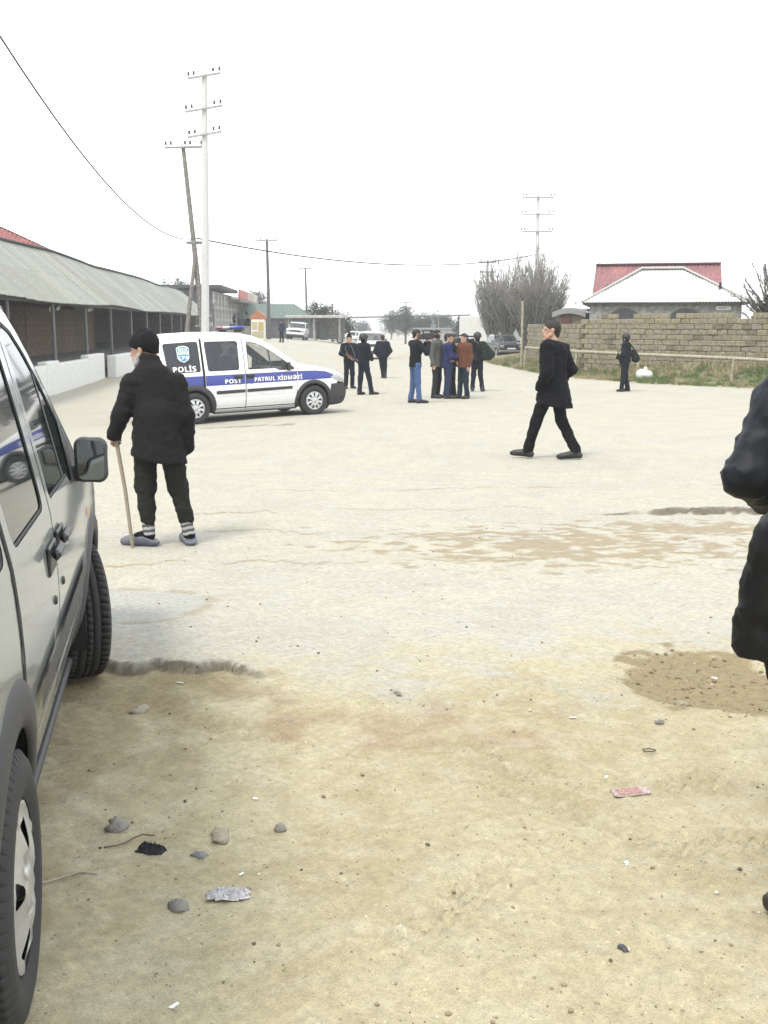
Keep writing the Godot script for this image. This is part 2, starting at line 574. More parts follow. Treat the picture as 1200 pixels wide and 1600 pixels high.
# ---------------------------------------------------------------- camera, sky, sun
func setup_view() -> void:
	stage_clock = Time.get_ticks_msec()
	rng.seed = 4242
	noise_a.seed = 11
	noise_a.noise_type = FastNoiseLite.TYPE_SIMPLEX_SMOOTH
	noise_a.frequency = 1.0
	noise_a.fractal_octaves = 3
	noise_b.seed = 23
	noise_b.noise_type = FastNoiseLite.TYPE_SIMPLEX_SMOOTH
	noise_b.frequency = 1.0
	noise_b.fractal_octaves = 2
	var cam := Camera3D.new()
	cam.fov = 49.13
	cam.near = 0.05
	cam.far = 3000.0
	cam.position = Vector3(0, FC, 0)
	cam.rotation = Vector3(-atan(292.0 / 1750.0), 0, 0)
	add_child(cam)
	cam.current = true
	var sky_m := ProceduralSkyMaterial.new()
	sky_m.sky_top_color = Color(0.93, 0.95, 0.97)
	sky_m.sky_horizon_color = Color(0.97, 0.975, 0.98)
	sky_m.sky_curve = 0.3
	sky_m.ground_bottom_color = Color(0.62, 0.60, 0.55)
	sky_m.ground_horizon_color = Color(0.85, 0.85, 0.84)
	sky_m.sun_angle_max = 1.0
	var sky := Sky.new()
	sky.sky_material = sky_m
	var env := Environment.new()
	env.background_mode = Environment.BG_SKY
	env.sky = sky
	env.background_energy_multiplier = 1.0
	env.tonemap_mode = Environment.TONE_MAPPER_LINEAR
	env.tonemap_exposure = 2.3
	env.sdfgi_enabled = true
	env.ssao_enabled = true
	env.ssil_enabled = true
	env.fog_enabled = true
	env.fog_density = 0.0011
	env.fog_light_color = Color(0.95, 0.96, 0.97)
	var we := WorldEnvironment.new()
	we.environment = env
	add_child(we)
	var sun := DirectionalLight3D.new()
	sun.light_energy = 0.45
	sun.light_angular_distance = 14.0
	sun.light_color = Color(1.0, 0.97, 0.92)
	sun.shadow_enabled = true
	sun.rotation_degrees = Vector3(-58, -35, 0)
	add_child(sun)
	tex.grit = make_grit()
	tex.fine = noise_tex(256, 0.05, 0.72, 1.0, 4, FastNoiseLite.TYPE_SIMPLEX_SMOOTH, 3)
	tex.blotch = noise_tex(512, 0.012, 0.6, 1.0, 5, FastNoiseLite.TYPE_SIMPLEX_SMOOTH, 9)
	tex.cloth = noise_tex(256, 0.22, 0.78, 1.0, 2, FastNoiseLite.TYPE_SIMPLEX_SMOOTH, 14)
	tex.blotch_soft = noise_tex(256, 0.02, 0.94, 1.0, 5, FastNoiseLite.TYPE_SIMPLEX_SMOOTH, 31)
	stage("view and textures")

# ---------------------------------------------------------------- motor cars
# A car is drawn in side view: f runs forward from the front axle, y up; half_width() gives the body's half width there.
class CarShape:
	var prof: Array            # outline from the front foot over the roof to the rear foot
	var upper: Array           # the part of it that bounds the body from above, front to rear
	var wmax := 0.875
	var belt := 1.02
	var lean := 0.20
	var nose_f := 0.25
	var nose_cut := 0.16
	var nose_len := 0.6
	var tail_f := -3.2
	var tail_cut := 0.07
	var tail_len := 0.24
	var round_r := 0.07
	var ribs := []
	var lens: PackedFloat32Array
	func setup() -> void:
		lens = PackedFloat32Array([0.0])
		for i in range(1, prof.size()):
			lens.append(lens[i - 1] + prof[i].distance_to(prof[i - 1]))
	func top(f: float) -> float:
		if f >= upper[0].x:
			return upper[0].y
		for i in upper.size() - 1:
			if f >= upper[i + 1].x:
				return lerpf(upper[i].y, upper[i + 1].y, (f - upper[i].x) / (upper[i + 1].x - upper[i].x))
		return upper[-1].y
	func half_width(f: float, y: float) -> float:
		var w := wmax
		if y < 0.45:
			w -= 0.05 * pow((0.45 - y) / 0.25, 2)
		w -= 0.022 * pow((minf(y, belt) - 0.75) / 0.3, 2)
		if y > belt:
			w -= (y - belt) * lean + 0.03 * pow((y - belt) / 0.7, 2)
		if f > nose_f:
			w -= nose_cut * pow((f - nose_f) / nose_len, 2.2)
		if f < tail_f:
			w -= tail_cut * pow((tail_f - f) / tail_len, 2)
		var t := (y - (top(f) - round_r)) / round_r
		if t > 0.0:
			w -= round_r * (1.0 - sqrt(maxf(0.0, 1.0 - minf(t, 1.0) * minf(t, 1.0))))
		for r in ribs:
			w -= 0.005 * exp(-pow((y - r) / 0.007, 2))
		return w
	func side(off: float, s: float) -> Callable:
		return func(f: float, y: float) -> Vector3: return Vector3(s * (half_width(f, y) + off), y, -f)
	func at_len(v: float) -> Vector2:
		for i in prof.size() - 1:
			if v <= lens[i + 1] or i == prof.size() - 2:
				return prof[i].lerp(prof[i + 1], (v - lens[i]) / (lens[i + 1] - lens[i]))
		return prof[-1]
	func strip(off: float, crown: float) -> Callable:
		return func(q: float, v: float) -> Vector3:
			var p := (at_len(v - 0.02) + at_len(v) + at_len(v + 0.02)) / 3.0
			var t := (at_len(v + 0.02) - at_len(v - 0.02)).normalized()
			var n := Vector2(t.y, -t.x) * (1.0 if true else 0.0)
			var e := crown * (1.0 - q * q) + off
			return Vector3(q * half_width(p.x, p.y), p.y + n.y * e, -(p.x + n.x * e))

func circle(c: Vector2, r: float, n := 40) -> PackedVector2Array:
	var o := PackedVector2Array()
	for k in n:
		o.append(c + Vector2(cos(TAU * k / n), sin(TAU * k / n)) * r)
	return o

func inset(p: PackedVector2Array, r: float) -> PackedVector2Array:
	var o := Geometry2D.offset_polygon(p, r, Geometry2D.JOIN_MITER)
	return o[0] if o.size() else p

func both(a: PackedVector2Array, b: PackedVector2Array) -> Array:
	return Geometry2D.intersect_polygons(a, b)

func car_paint(r: float, g: float, b: float, metal := 0.0) -> StandardMaterial3D:
	var m := mat(r, g, b, 0.38, metal)
	m.clearcoat_enabled = true
	m.clearcoat = 0.8
	m.clearcoat_roughness = 0.06
	m.albedo_texture = tex.blotch_soft
	m.uv1_triplanar = true
	m.uv1_scale = Vector3.ONE * 1.3
	return m

func glass(alpha := 0.8, r := 0.02, g := 0.024, b := 0.025) -> StandardMaterial3D:
	var m := mat(r, g, b, 0.03)
	m.albedo_color.a = alpha
	m.transparency = BaseMaterial3D.TRANSPARENCY_ALPHA
	return m

# tyre with ribs, grooves and cross cuts; axis along x, outer face at +x
func tyre_mesh(r: float, w: float, fine: bool) -> ArrayMesh:
	var st := SurfaceTool.new()
	st.begin(Mesh.PRIMITIVE_TRIANGLES)
	st.set_smooth_group(0)
	var h := w * 0.5
	var rim := r * 0.615
	var prof := [Vector3(rim, -h * 0.86, 0), Vector3(r * 0.72, -h * 1.04, 0), Vector3(r * 0.84, -h * 1.05, 0), Vector3(r * 0.93, -h * 0.97, 0), Vector3(r * 0.975, -h * 0.86, 1)]
	var ribs := [-0.84, -0.52, -0.46, -0.17, -0.11, 0.11, 0.17, 0.46, 0.52, 0.84]
	for i in ribs.size():
		prof.append(Vector3(r * (1.0 - 0.022 * pow(ribs[i], 2)), h * ribs[i], 1))
		if i % 2 == 1 and i < ribs.size() - 1 and fine:
			prof.append(Vector3(r - 0.009, h * (ribs[i] + 0.008), 0))
			prof.append(Vector3(r - 0.009, h * (ribs[i + 1] - 0.008), 0))
	prof.append_array([Vector3(r * 0.975, h * 0.86, 1), Vector3(r * 0.93, h * 0.97, 0), Vector3(r * 0.84, h * 1.05, 0), Vector3(r * 0.72, h * 1.04, 0), Vector3(rim, h * 0.86, 0)])
	var angs := []
	var cut := []
	var nb := 60 if fine else 16
	for k in nb:
		var a0 := TAU * k / nb
		var da := TAU / nb
		if fine:
			for e in [[0.0, 0], [0.9, 0], [0.915, 1], [0.985, 1]]:
				angs.append(a0 + da * e[0])
				cut.append(e[1])
		else:
			for e in [0.0, 0.5]:
				angs.append(a0 + da * e)
				cut.append(0)
	var n := angs.size()
	for i in prof.size() - 1:
		for k in n:
			var c := []
			for e in [[i, k], [i, (k + 1) % n], [i + 1, (k + 1) % n], [i + 1, k]]:
				var p: Vector3 = prof[e[0]]
				var rr := p.x - (0.005 if cut[e[1]] == 1 and p.z > 0.5 and (absf(p.y) > h * 0.5 or absf(p.y) < h * 0.13) else 0.0)
				var skew: float = p.y / h * 0.06
				c.append(Vector3(p.y, cos(angs[e[1]] + skew) * rr, sin(angs[e[1]] + skew) * rr))
			st.add_vertex(c[0]); st.add_vertex(c[1]); st.add_vertex(c[2])
			st.add_vertex(c[0]); st.add_vertex(c[2]); st.add_vertex(c[3])
	st.generate_normals()
	return st.commit()

# pressed wheel cover with slots; axis along x
func hubcap_mesh(r: float, slots: int, r0: float, r1: float, half_angle: float, out: float) -> ArrayMesh:
	var sub := []
	for k in slots:
		var a := TAU * (k + 0.25) / slots
		var poly := []
		for e in [[r0, -half_angle * 0.55], [r1, -half_angle], [r1, half_angle], [r0, half_angle * 0.55]]:
			poly.append(Vector2(cos(a + e[1]), sin(a + e[1])) * e[0])
		sub.append(rounded(poly, (r1 - r0) * 0.22, 3))
	var f := func(u: float, v: float) -> Vector3:
		var q := sqrt(u * u + v * v)
		var t := q / r
		var x := out * (1.0 - pow(t, 2.4)) + 0.012 * exp(-pow((t - 0.95) / 0.05, 2)) - 0.012 * exp(-pow((t - 0.33) / 0.06, 2))
		var a := atan2(v, u)
		x += 0.006 * cos(a * slots + 0.25 * TAU + PI) * sstep(0.3, 0.6, t) * (1.0 - sstep(0.8, 0.95, t))
		return Vector3(x, v, -u)
	return panel([circle(Vector2.ZERO, r, 48)], sub, f, 0.025, 0.025)

func add_wheel(car: Node3D, f: float, side: float, steer: float, c: Dictionary) -> void:
	var wnode := Node3D.new()
	wnode.name = "wheel"
	car.add_child(wnode, true)
	var x: float = c.track - c.tyre_w * 0.5
	wnode.transform = Transform3D(Basis(Vector3.UP, steer + (PI if side < 0 else 0.0)), Vector3(side * x, c.wheel_r, -f))
	part("tyre", c.tyre, mats.rubber, wnode)
	part("rim", c.rim_back, mats.black, wnode)
	part("hubcap", c.cap, c.cap_m, wnode)
	part("hub_badge", c.badge, c.cap_m, wnode)

func arch_flare(shape: CarShape, fc: float, yc: float, r0: float, r1: float, a0: float, a1: float, s: float, off: float) -> ArrayMesh:
	var st := SurfaceTool.new()
	st.begin(Mesh.PRIMITIVE_TRIANGLES)
	st.set_smooth_group(0)
	var sec := [[0.0, -0.06], [0.0, 0.6], [0.25, 0.95], [0.6, 0.9], [0.9, 0.55], [1.0, -0.1]]
	var n := 36
	for k in n:
		for i in sec.size() - 1:
			var q := []
			for e in [[k, i], [k + 1, i], [k + 1, i + 1], [k, i + 1]]:
				var a := lerpf(a0, a1, float(e[0]) / n)
				var rr := lerpf(r0, r1, sec[e[1]][0])
				var ff := fc + cos(a) * rr
				var yy := yc + sin(a) * rr
				q.append(Vector3(s * (shape.half_width(ff, yy) + off * sec[e[1]][1]), yy, -ff))
			if s < 0:
				q.reverse()
			for t in [0, 1, 2, 0, 2, 3]:
				st.add_vertex(q[t])
	st.generate_normals()
	return st.commit()

func text_on(car: Node3D, called: String, s: String, h: float, f: float, y: float, x: float, tilt: float, m: Material, bold := true, squeeze := 1.0) -> MeshInstance3D:
	var fnt := SystemFont.new()
	fnt.font_names = PackedStringArray(["Droid Sans"])
	fnt.font_weight = 700 if bold else 400
	var tm := TextMesh.new()
	tm.text = s
	tm.font = fnt
	tm.font_size = 64
	tm.pixel_size = h / 46.0
	tm.depth = 0.003
	tm.curve_step = 2.0
	var o := part(called, tm, m, car)
	var b := Basis(Vector3(0, 0, -1), Vector3(0, 1, 0), Vector3(1, 0, 0))
	b = b * Basis(Vector3.RIGHT, tilt)
	o.transform = Transform3D(b * Basis.from_scale(Vector3(squeeze, 1, 1)), Vector3(x, y, -f))
	return o

func seat(car: Node3D, x: float, f: float, y: float, w: float, m: Material) -> void:
	var b := MB.new()
	b.box(Transform3D(Basis(Vector3.RIGHT, 0.12), Vector3(x, y, -f)), Vector3(w, 0.14, 0.5), 0.05)
	b.box(Transform3D(Basis(Vector3.RIGHT, -0.28), Vector3(x, y + 0.36, -f + 0.30)), Vector3(w, 0.62, 0.13), 0.05)
	b.box(Transform3D(Basis(Vector3.RIGHT, -0.2), Vector3(x, y + 0.76, -f + 0.41)), Vector3(w * 0.5, 0.17, 0.1), 0.04)
	part("seat", b.done(), m, car)

func build_minivan(called: String, label: String, category: String, c: Dictionary) -> Node3D:
	var car := thing(called, label, category)
	var sh := CarShape.new()
	sh.prof = [Vector2(0.60, 0.21), Vector2(0.74, 0.22), Vector2(0.81, 0.29), Vector2(0.835, 0.45), Vector2(0.815, 0.60), Vector2(0.79, 0.72), Vector2(0.73, 0.83), Vector2(0.62, 0.905), Vector2(0.35, 0.985), Vector2(0.05, 1.045), Vector2(-0.22, 1.085), Vector2(-0.34, 1.125), Vector2(-0.60, 1.325), Vector2(-0.88, 1.53), Vector2(-1.06, 1.64), Vector2(-1.22, 1.715), Vector2(-1.45, 1.77), Vector2(-1.8, 1.80), Vector2(-2.4, 1.812), Vector2(-3.0, 1.795), Vector2(-3.26, 1.765), Vector2(-3.36, 1.70), Vector2(-3.40, 1.6), Vector2(-3.425, 1.04), Vector2(-3.43, 0.62), Vector2(-3.45, 0.45), Vector2(-3.43, 0.28), Vector2(-3.34, 0.22)]
	sh.upper = sh.prof.slice(4, 23)
	sh.ribs = [0.50, 0.42, 0.33]
	sh.setup()
	var body: Material = c.paint
	var R := 0.317
	var arch_f := circle(Vector2(0, R + 0.01), 0.365)
	var arch_r := circle(Vector2(-2.664, R + 0.01), 0.365)
	var sil := PackedVector2Array(sh.prof.slice(6, 24))
	sil.append(Vector2(-3.43, 0.62)); sil.append(Vector2(-3.42, 0.58)); sil.append(Vector2(-3.0, 0.24)); sil.append(Vector2(-2.4, 0.195)); sil.append(Vector2(-0.3, 0.195)); sil.append(Vector2(0.3, 0.24)); sil.append(Vector2(0.5, 0.6))
	sil.reverse()
	if Geometry2D.is_polygon_clockwise(sil):
		sil.reverse()
	var door := PackedVector2Array([Vector2(-1.55, 0.235), Vector2(-0.45, 0.235), Vector2(-0.40, 0.42), Vector2(-0.375, 1.02), Vector2(-0.43, 1.10), Vector2(-0.63, 1.255), Vector2(-0.90, 1.455), Vector2(-1.08, 1.575), Vector2(-1.22, 1.645), Vector2(-1.36, 1.685), Vector2(-1.53, 1.705)])
	var slider := PackedVector2Array([Vector2(-2.42, 0.235), Vector2(-1.56, 0.235), Vector2(-1.54, 1.71), Vector2(-2.0, 1.725), Vector2(-2.42, 1.725)])
	var w_front := rounded([Vector2(-1.475, 1.045), Vector2(-0.86, 1.045), Vector2(-0.78, 1.0), Vector2(-0.44, 1.0), Vector2(-0.425, 1.04), Vector2(-0.63, 1.195), Vector2(-0.90, 1.395), Vector2(-1.08, 1.51), Vector2(-1.24, 1.585), Vector2(-1.45, 1.625)], 0.03)
	var w_slide := rounded([Vector2(-2.345, 1.045), Vector2(-1.665, 1.045), Vector2(-1.635, 1.64), Vector2(-2.365, 1.65)], 0.06)
	var w_rear := rounded([Vector2(-3.19, 1.04), Vector2(-2.495, 1.045), Vector2(-2.495, 1.66), Vector2(-3.24, 1.635)], 0.06)
	var slider_gap := PackedVector2Array([Vector2(-2.438, 0.231), Vector2(-1.556, 0.231), Vector2(-1.536, 1.714), Vector2(-2.0, 1.729), Vector2(-2.436, 1.731)])
	for s in [1.0, -1.0]:
		var fl: bool = s < 0
		var out := sh.side(0.0, s)
		part("side_panel", panel([sil], [arch_f, arch_r, inset(door, 0.004), slider_gap, w_rear], out, 0.09, 0.06, fl), body, car)
		var dn := part("door", panel([inset(door, -0.004)], [arch_f, w_front], out, 0.09, 0.0175, fl), body, car)
		var sn := part("sliding_door", panel([inset(slider, -0.004)], [arch_r, w_slide], out, 0.09, 0.0175, fl), body, car)
		part("gap_dark_shell", panel([sil], [arch_f, arch_r, w_front, w_slide, w_rear], sh.side(-0.016, s), 0.12, 0.12, fl), mats.black, car)  # dark inner shell added so the gaps between panels look dark
		for e in [[w_front, dn, c.glass_front], [w_slide, sn, c.glass_rear], [w_rear, car, c.glass_rear]]:
			part("window", panel([inset(e[0], -0.009)], [], sh.side(-0.006, s), 0.12, 0.12, fl), e[2], e[1])
			part("window_seal", panel([e[0]], [inset(e[0], -0.010)], sh.side(-0.003, s), 0.12, 0.12, fl), mats.plastic, e[1])
		part("window_divider", panel([PackedVector2Array([Vector2(-0.97, 1.035), Vector2(-0.935, 1.035), Vector2(-0.965, 1.46), Vector2(-1.0, 1.47)])], [], sh.side(-0.004, s), 0.1, 0.1, fl), mats.plastic, dn)
		part("mirror_mount", panel([PackedVector2Array([Vector2(-0.70, 1.0), Vector2(-0.44, 1.0), Vector2(-0.425, 1.04), Vector2(-0.63, 1.195), Vector2(-0.70, 1.245)])], [], sh.side(-0.001, s), 0.1, 0.1, fl), mats.plastic, dn)
		part("wheel_arch", arch_flare(sh, 0, R + 0.01, 0.355, 0.44, -0.55, PI + 0.35, s, 0.016), mats.plastic, car)
		part("wheel_arch", arch_flare(sh, -2.664, R + 0.01, 0.355, 0.47, -0.35, PI + 0.55, s, 0.016), mats.plastic, car)
		# rubbing strips, sill and bumper corners
		part("rub_strip", panel([rounded([Vector2(-1.53, 0.585), Vector2(-0.50, 0.60), Vector2(-0.50, 0.66), Vector2(-1.53, 0.65)], 0.02)], [], sh.side(0.014, s), 0.12, 0.03, fl), mats.plastic, dn)
		part("rub_strip", panel([rounded([Vector2(-2.20, 0.575), Vector2(-1.57, 0.585), Vector2(-1.57, 0.65), Vector2(-2.20, 0.645)], 0.02)], [], sh.side(0.014, s), 0.12, 0.03, fl), mats.plastic, sn)
		part("door_gap_shade", panel([PackedVector2Array([Vector2(-2.468, 0.70), Vector2(-2.432, 0.62), Vector2(-2.432, 1.70), Vector2(-2.462, 1.70)])], [arch_r], sh.side(0.003, s), 0.1, 0.1, fl), mats.black, car)  # black strip on the surface stands in for the shaded sliding door recess
		var sill := MB.new()
		sill.bx(s * 0.775, 0.19, 1.33, 0.05, 0.035, 1.86, 0.01)
		part("sill", sill.done(), c.sill_m, car)
		part("bumper_corner", panel([PackedVector2Array([Vector2(0.34, 0.22), Vector2(0.74, 0.22), Vector2(0.81, 0.29), Vector2(0.835, 0.45), Vector2(0.815, 0.60), Vector2(0.80, 0.655), Vector2(0.42, 0.655)])], [arch_f], sh.side(0.012, s), 0.06, 0.06, fl), mats.plastic, car)
		part("bumper_corner", panel([PackedVector2Array([Vector2(-3.43, 0.28), Vector2(-3.34, 0.22), Vector2(-3.0, 0.24), Vector2(-3.0, 0.6), Vector2(-3.43, 0.62), Vector2(-3.45, 0.45)])], [arch_r], sh.side(0.012, s), 0.06, 0.06, fl), mats.plastic, car)
		part("headlight", panel([rounded([Vector2(0.40, 0.80), Vector2(0.66, 0.675), Vector2(0.795, 0.68), Vector2(0.735, 0.82), Vector2(0.62, 0.885)], 0.03)], [], sh.side(0.003, s), 0.05, 0.05, fl), mats.lamp_glass, car)
		if not c.get("plain_wing", false):
			part("indicator", panel([circle(Vector2(-0.20, 0.80), 0.028, 16)], [], sh.side(0.006, s), 0.1, 0.1, fl), mats.amber, car)
		part("tail_light", panel([rounded([Vector2(-3.415, 0.85), Vector2(-3.36, 0.85), Vector2(-3.355, 1.58), Vector2(-3.40, 1.56)], 0.02)], [], sh.side(0.004, s), 0.08, 0.08, fl), mats.red_lamp, car)
		# handles
		for e in [[-1.44, 0.905, dn], [-1.70, 0.90, sn]]:
			var hb := MB.new()
			var hw: float = sh.half_width(e[0], e[1])
			hb.box(Transform3D(Basis(), Vector3(s * (hw + 0.004), e[1], -e[0])), Vector3(0.012, 0.09, 0.19), 0.005)
			hb.box(Transform3D(Basis(), Vector3(s * (hw + 0.026), e[1] + 0.02, -e[0])), Vector3(0.026, 0.034, 0.17), 0.012)
			part("handle", hb.done(), mats.handle, e[2])
			var lb := MB.new()
			lb.lathe(Transform3D(Basis(Vector3.BACK, -PI / 2 * s), Vector3(s * (sh.half_width(e[0], e[1] - 0.14) - 0.002), e[1] - 0.14, -e[0] - 0.02)), [Vector2(0.0, 0.01), Vector2(0.012, 0.009), Vector2(0.017, 0.0)], 12)
			part("lock", lb.done(), mats.handle, e[2])
		# wing mirror
		var mb := MB.new()
		mb.bar(Vector3(s * 0.83, 1.02, 0.56), Vector3(s * 0.90, 1.015, 0.59), 0.06, 0.06, 0.015)
		var ms := Sdf.new()
		ms.cell = 0.007
		ms.k = 0.006
		for cc in [[-0.032, -0.052, -0.032, 0.058], [0.036, -0.055, 0.036, 0.055], [-0.032, 0.058, 0.036, 0.055], [-0.032, -0.052, 0.036, -0.055], [-0.02, -0.03, 0.02, 0.03], [0.02, -0.03, -0.02, 0.03]]:
			ms.add(Vector3(s * (0.925 + cc[0] * 0.8), 1.072 + cc[1] * 0.95, 0.595), Vector3(s * (0.925 + cc[2] * 0.8), 1.072 + cc[3] * 0.95, 0.595), 0.038, 0.038)
		ms.cut(Vector3(s * 0.93, 1.075, 0.622), Vector3(-0.12 * s, 0, 1))
		var mir := part("mirror", net([ms]), mats.plastic, car)
		part("mirror_arm", mb.done(), mats.plastic, mir)
		var mg := MB.new()
		mg.prism(Transform3D(Basis(Vector3.UP, -0.12 * s), Vector3(s * 0.926, 1.073, 0.6245)), rounded([Vector2(-0.052, -0.076), Vector2(0.054, -0.078), Vector2(0.054, 0.079), Vector2(-0.052, 0.081)], 0.03), -0.002)
		part("mirror_glass", mg.done(), mats.mirror, mir)
		# wheel housings
		for fc in [0.0, -2.664]:
			var wb := MB.new()
			wb.smooth(true)
			for k in 20:
				var a0 := lerpf(-0.3, PI + 0.3, k / 20.0)
				var a1 := lerpf(-0.3, PI + 0.3, (k + 1) / 20.0)
				var q := func(a: float, x: float) -> Vector3: return Vector3(s * x, R + 0.01 + sin(a) * 0.37, -(fc + cos(a) * 0.37))
				wb.quad(q.call(a0, 0.86), q.call(a0, 0.5), q.call(a1, 0.5), q.call(a1, 0.86))
			part("wheel_housing", wb.done(), mats.black, car)
	# strips across: bumper, nose, bonnet, windscreen, roof, tail
	var L := sh.lens
	var cross := sh.strip(0.0, 0.035)
	part("front_bumper", panel([rect(-1, L[0], 1, L[4])], [], sh.strip(0.014, 0.05), 0.125, 0.07, true), mats.plastic, car)
	part("nose", panel([rect(-1, L[4], 1, L[7])], [], cross, 0.125, 0.05, true), body, car)
	part("grille", panel([rounded([Vector2(-0.5, L[4] + 0.05), Vector2(0.5, L[4] + 0.05), Vector2(0.55, L[5] + 0.07), Vector2(-0.55, L[5] + 0.07)], 0.03)], [], sh.strip(0.006, 0.035), 0.125, 0.05, true), mats.plastic, car)
	part("bonnet", panel([rect(-1, L[7] + 0.006, 1, L[10])], [], cross, 0.125, 0.07, true), body, car)
	part("cowl", panel([rect(-1, L[10], 1, L[11])], [], cross, 0.125, 0.05, true), mats.plastic, car)
	var ws := rounded([Vector2(-0.93, L[11] + 0.01), Vector2(0.93, L[11] + 0.01), Vector2(0.92, L[15] - 0.02), Vector2(-0.92, L[15] - 0.02)], 0.05)
	part("windscreen", panel([ws], [], cross, 0.125, 0.08, true), c.glass_screen, car)
	part("windscreen_pillars", panel([rect(-1, L[11], 1, L[15])], [ws], cross, 0.125, 0.08, true), body, car)
	part("roof", panel([rect(-1, L[15], 1, L[21])], [], cross, 0.125, 0.1, true), body, car)
	var rwin := rounded([Vector2(-0.82, L[22] + 0.03), Vector2(0.82, L[22] + 0.03), Vector2(0.82, L[23] - 0.03), Vector2(-0.82, L[23] - 0.03)], 0.06)
	part("tailgate", panel([rect(-1, L[21], 1, L[24])], [rwin], sh.strip(0.0, 0.012), 0.125, 0.1, true), body, car)
	part("rear_window", panel([rwin], [], sh.strip(-0.003, 0.012), 0.125, 0.1, true), c.glass_rear, car)
	part("rear_bumper", panel([rect(-1, L[24], 1, L[27])], [], sh.strip(0.014, 0.02), 0.125, 0.07, true), mats.plastic, car)
	for yy in [[0.85, 0.52], [-3.46, 0.74]]:
		var pb := MB.new()
		var zz: float = -yy[0] - 0.06 if yy[0] > 0 else -yy[0] + 0.03
		pb.bx(0, yy[1], zz, 0.52, 0.11, 0.012, 0.003)
		part("number_plate", pb.done(), mats.white_plastic, car)
	# floor and cabin
	var fb := MB.new()
	fb.bx(0, 0.27, 1.3, 1.0, 0.08, 3.9)
	fb.bx(0, 0.29, 1.33, 1.6, 0.05, 1.8)
	fb.bx(0, 0.45, 3.2, 1.55, 0.05, 0.4)
	part("floor_pan", fb.done(), mats.black, car)
	var db := MB.new()
	db.box(Transform3D(Basis(Vector3.RIGHT, -0.2), Vector3(0, 0.93, 0.50)), Vector3(1.5, 0.22, 0.42), 0.06)
	part("dashboard", db.done(), mats.plastic, car)
	var tb := MB.new()
	var ring := []
	for k in 17:
		var a := TAU * k / 16
		ring.append(Vector3(-0.38 + 0.18 * cos(a), 1.02 + 0.17 * sin(a), 0.80 - 0.08 * sin(a)))
	tb.tube(ring, [0.014], 6, false)
	tb.bar(Vector3(-0.38, 1.02, 0.8), Vector3(-0.38, 0.96, 0.62), 0.05, 0.05)
	part("steering_wheel", tb.done(), mats.black, car)
	seat(car, -0.38, -1.22, 0.66, 0.5, mats.seat_cloth)
	seat(car, 0.38, -1.22, 0.66, 0.5, mats.seat_cloth)
	seat(car, 0.0, -2.1, 0.66, 1.3, mats.seat_cloth)
	# wheels
	c.track = 0.882
	for s in [1.0, -1.0]:
		add_wheel(car, 0.0, s, c.steer, c)
		add_wheel(car, -2.664, s, 0.0, c)
	return car

func set_on_ground(car: Node3D, x: float, d: float, turn: float, wb: float) -> void:
	var fwd := Vector3(-sin(turn), 0, -cos(turn))
	var rgt := Vector3(cos(turn), 0, -sin(turn))
	var c := Vector3(x, 0, -d)
	var y := func(p: Vector3) -> float: return ground_y(p.x, -p.z)
	var ff: float = (y.call(c + rgt * 0.75) + y.call(c - rgt * 0.75)) * 0.5
	var rr: float = (y.call(c - fwd * wb + rgt * 0.75) + y.call(c - fwd * wb - rgt * 0.75)) * 0.5
	var rside: float = (y.call(c + rgt * 0.75) + y.call(c - fwd * wb + rgt * 0.75)) * 0.5
	var lside: float = (y.call(c - rgt * 0.75) + y.call(c - fwd * wb - rgt * 0.75)) * 0.5
	var bz := -(fwd * wb + Vector3(0, ff - rr, 0)).normalized()
	var bxx := (rgt * 1.5 + Vector3(0, rside - lside, 0)).normalized()
	var by := bz.cross(bxx).normalized()
	bxx = by.cross(bz)
	car.transform = Transform3D(Basis(bxx, by, bz), Vector3(x, ff - 0.004, -d))

func car_materials() -> void:
	mats.rubber = grained(0.035, 0.035, 0.036, 0.85, tex.fine, 9.0, 0.05)
	mats.black = mat(0.012, 0.012, 0.013, 0.9)
	mats.plastic = grained(0.05, 0.052, 0.056, 0.6, tex.fine, 12.0, 0.03)
	mats.handle = mat(0.02, 0.021, 0.023, 0.45)
	mats.lamp_glass = mat(0.45, 0.46, 0.47, 0.12, 0.5)
	mats.amber = mat(0.75, 0.22, 0.02, 0.25)
	mats.red_lamp = mat(0.35, 0.02, 0.02, 0.2)
	mats.white_plastic = mat(0.75, 0.75, 0.74, 0.4)
	mats.mirror = mat(0.30, 0.33, 0.33, 0.03, 1.0)
	mats.seat_cloth = grained(0.06, 0.062, 0.068, 0.95, tex.cloth, 8.0)

func van_wheels(slots: int, r0: float, r1: float, ha: float, fine: bool, cap: Material) -> Dictionary:
	var badge := MB.new()
	badge.lathe(Transform3D(Basis(Vector3.BACK, -PI / 2), Vector3(0.080, 0, 0)), [Vector2(0, 0.018), Vector2(0.026, 0.016), Vector2(0.032, 0.006), Vector2(0.034, 0.0)], 16)
	var back := MB.new()
	back.lathe(Transform3D(Basis(Vector3.BACK, -PI / 2), Vector3.ZERO), [Vector2(0.0, 0.005), Vector2(0.15, 0.005), Vector2(0.19, 0.05), Vector2(0.2, 0.08), Vector2(0.197, 0.094)], 32)
	var cm := hubcap_mesh(0.199, slots, r0, r1, ha, 0.03)
	var moved := ArrayMesh.new()
	var arr := cm.surface_get_arrays(0)
	var vv: PackedVector3Array = arr[Mesh.ARRAY_VERTEX]
	for i in vv.size():
		vv[i].x += 0.082
	arr[Mesh.ARRAY_VERTEX] = vv
	moved.add_surface_from_arrays(Mesh.PRIMITIVE_TRIANGLES, arr)
	var bt := badge.done()
	return {"tyre": tyre_mesh(0.317, 0.20, fine), "tyre_w": 0.20, "wheel_r": 0.317, "cap": moved, "cap_m": cap, "badge": bt, "rim_back": back.done()}

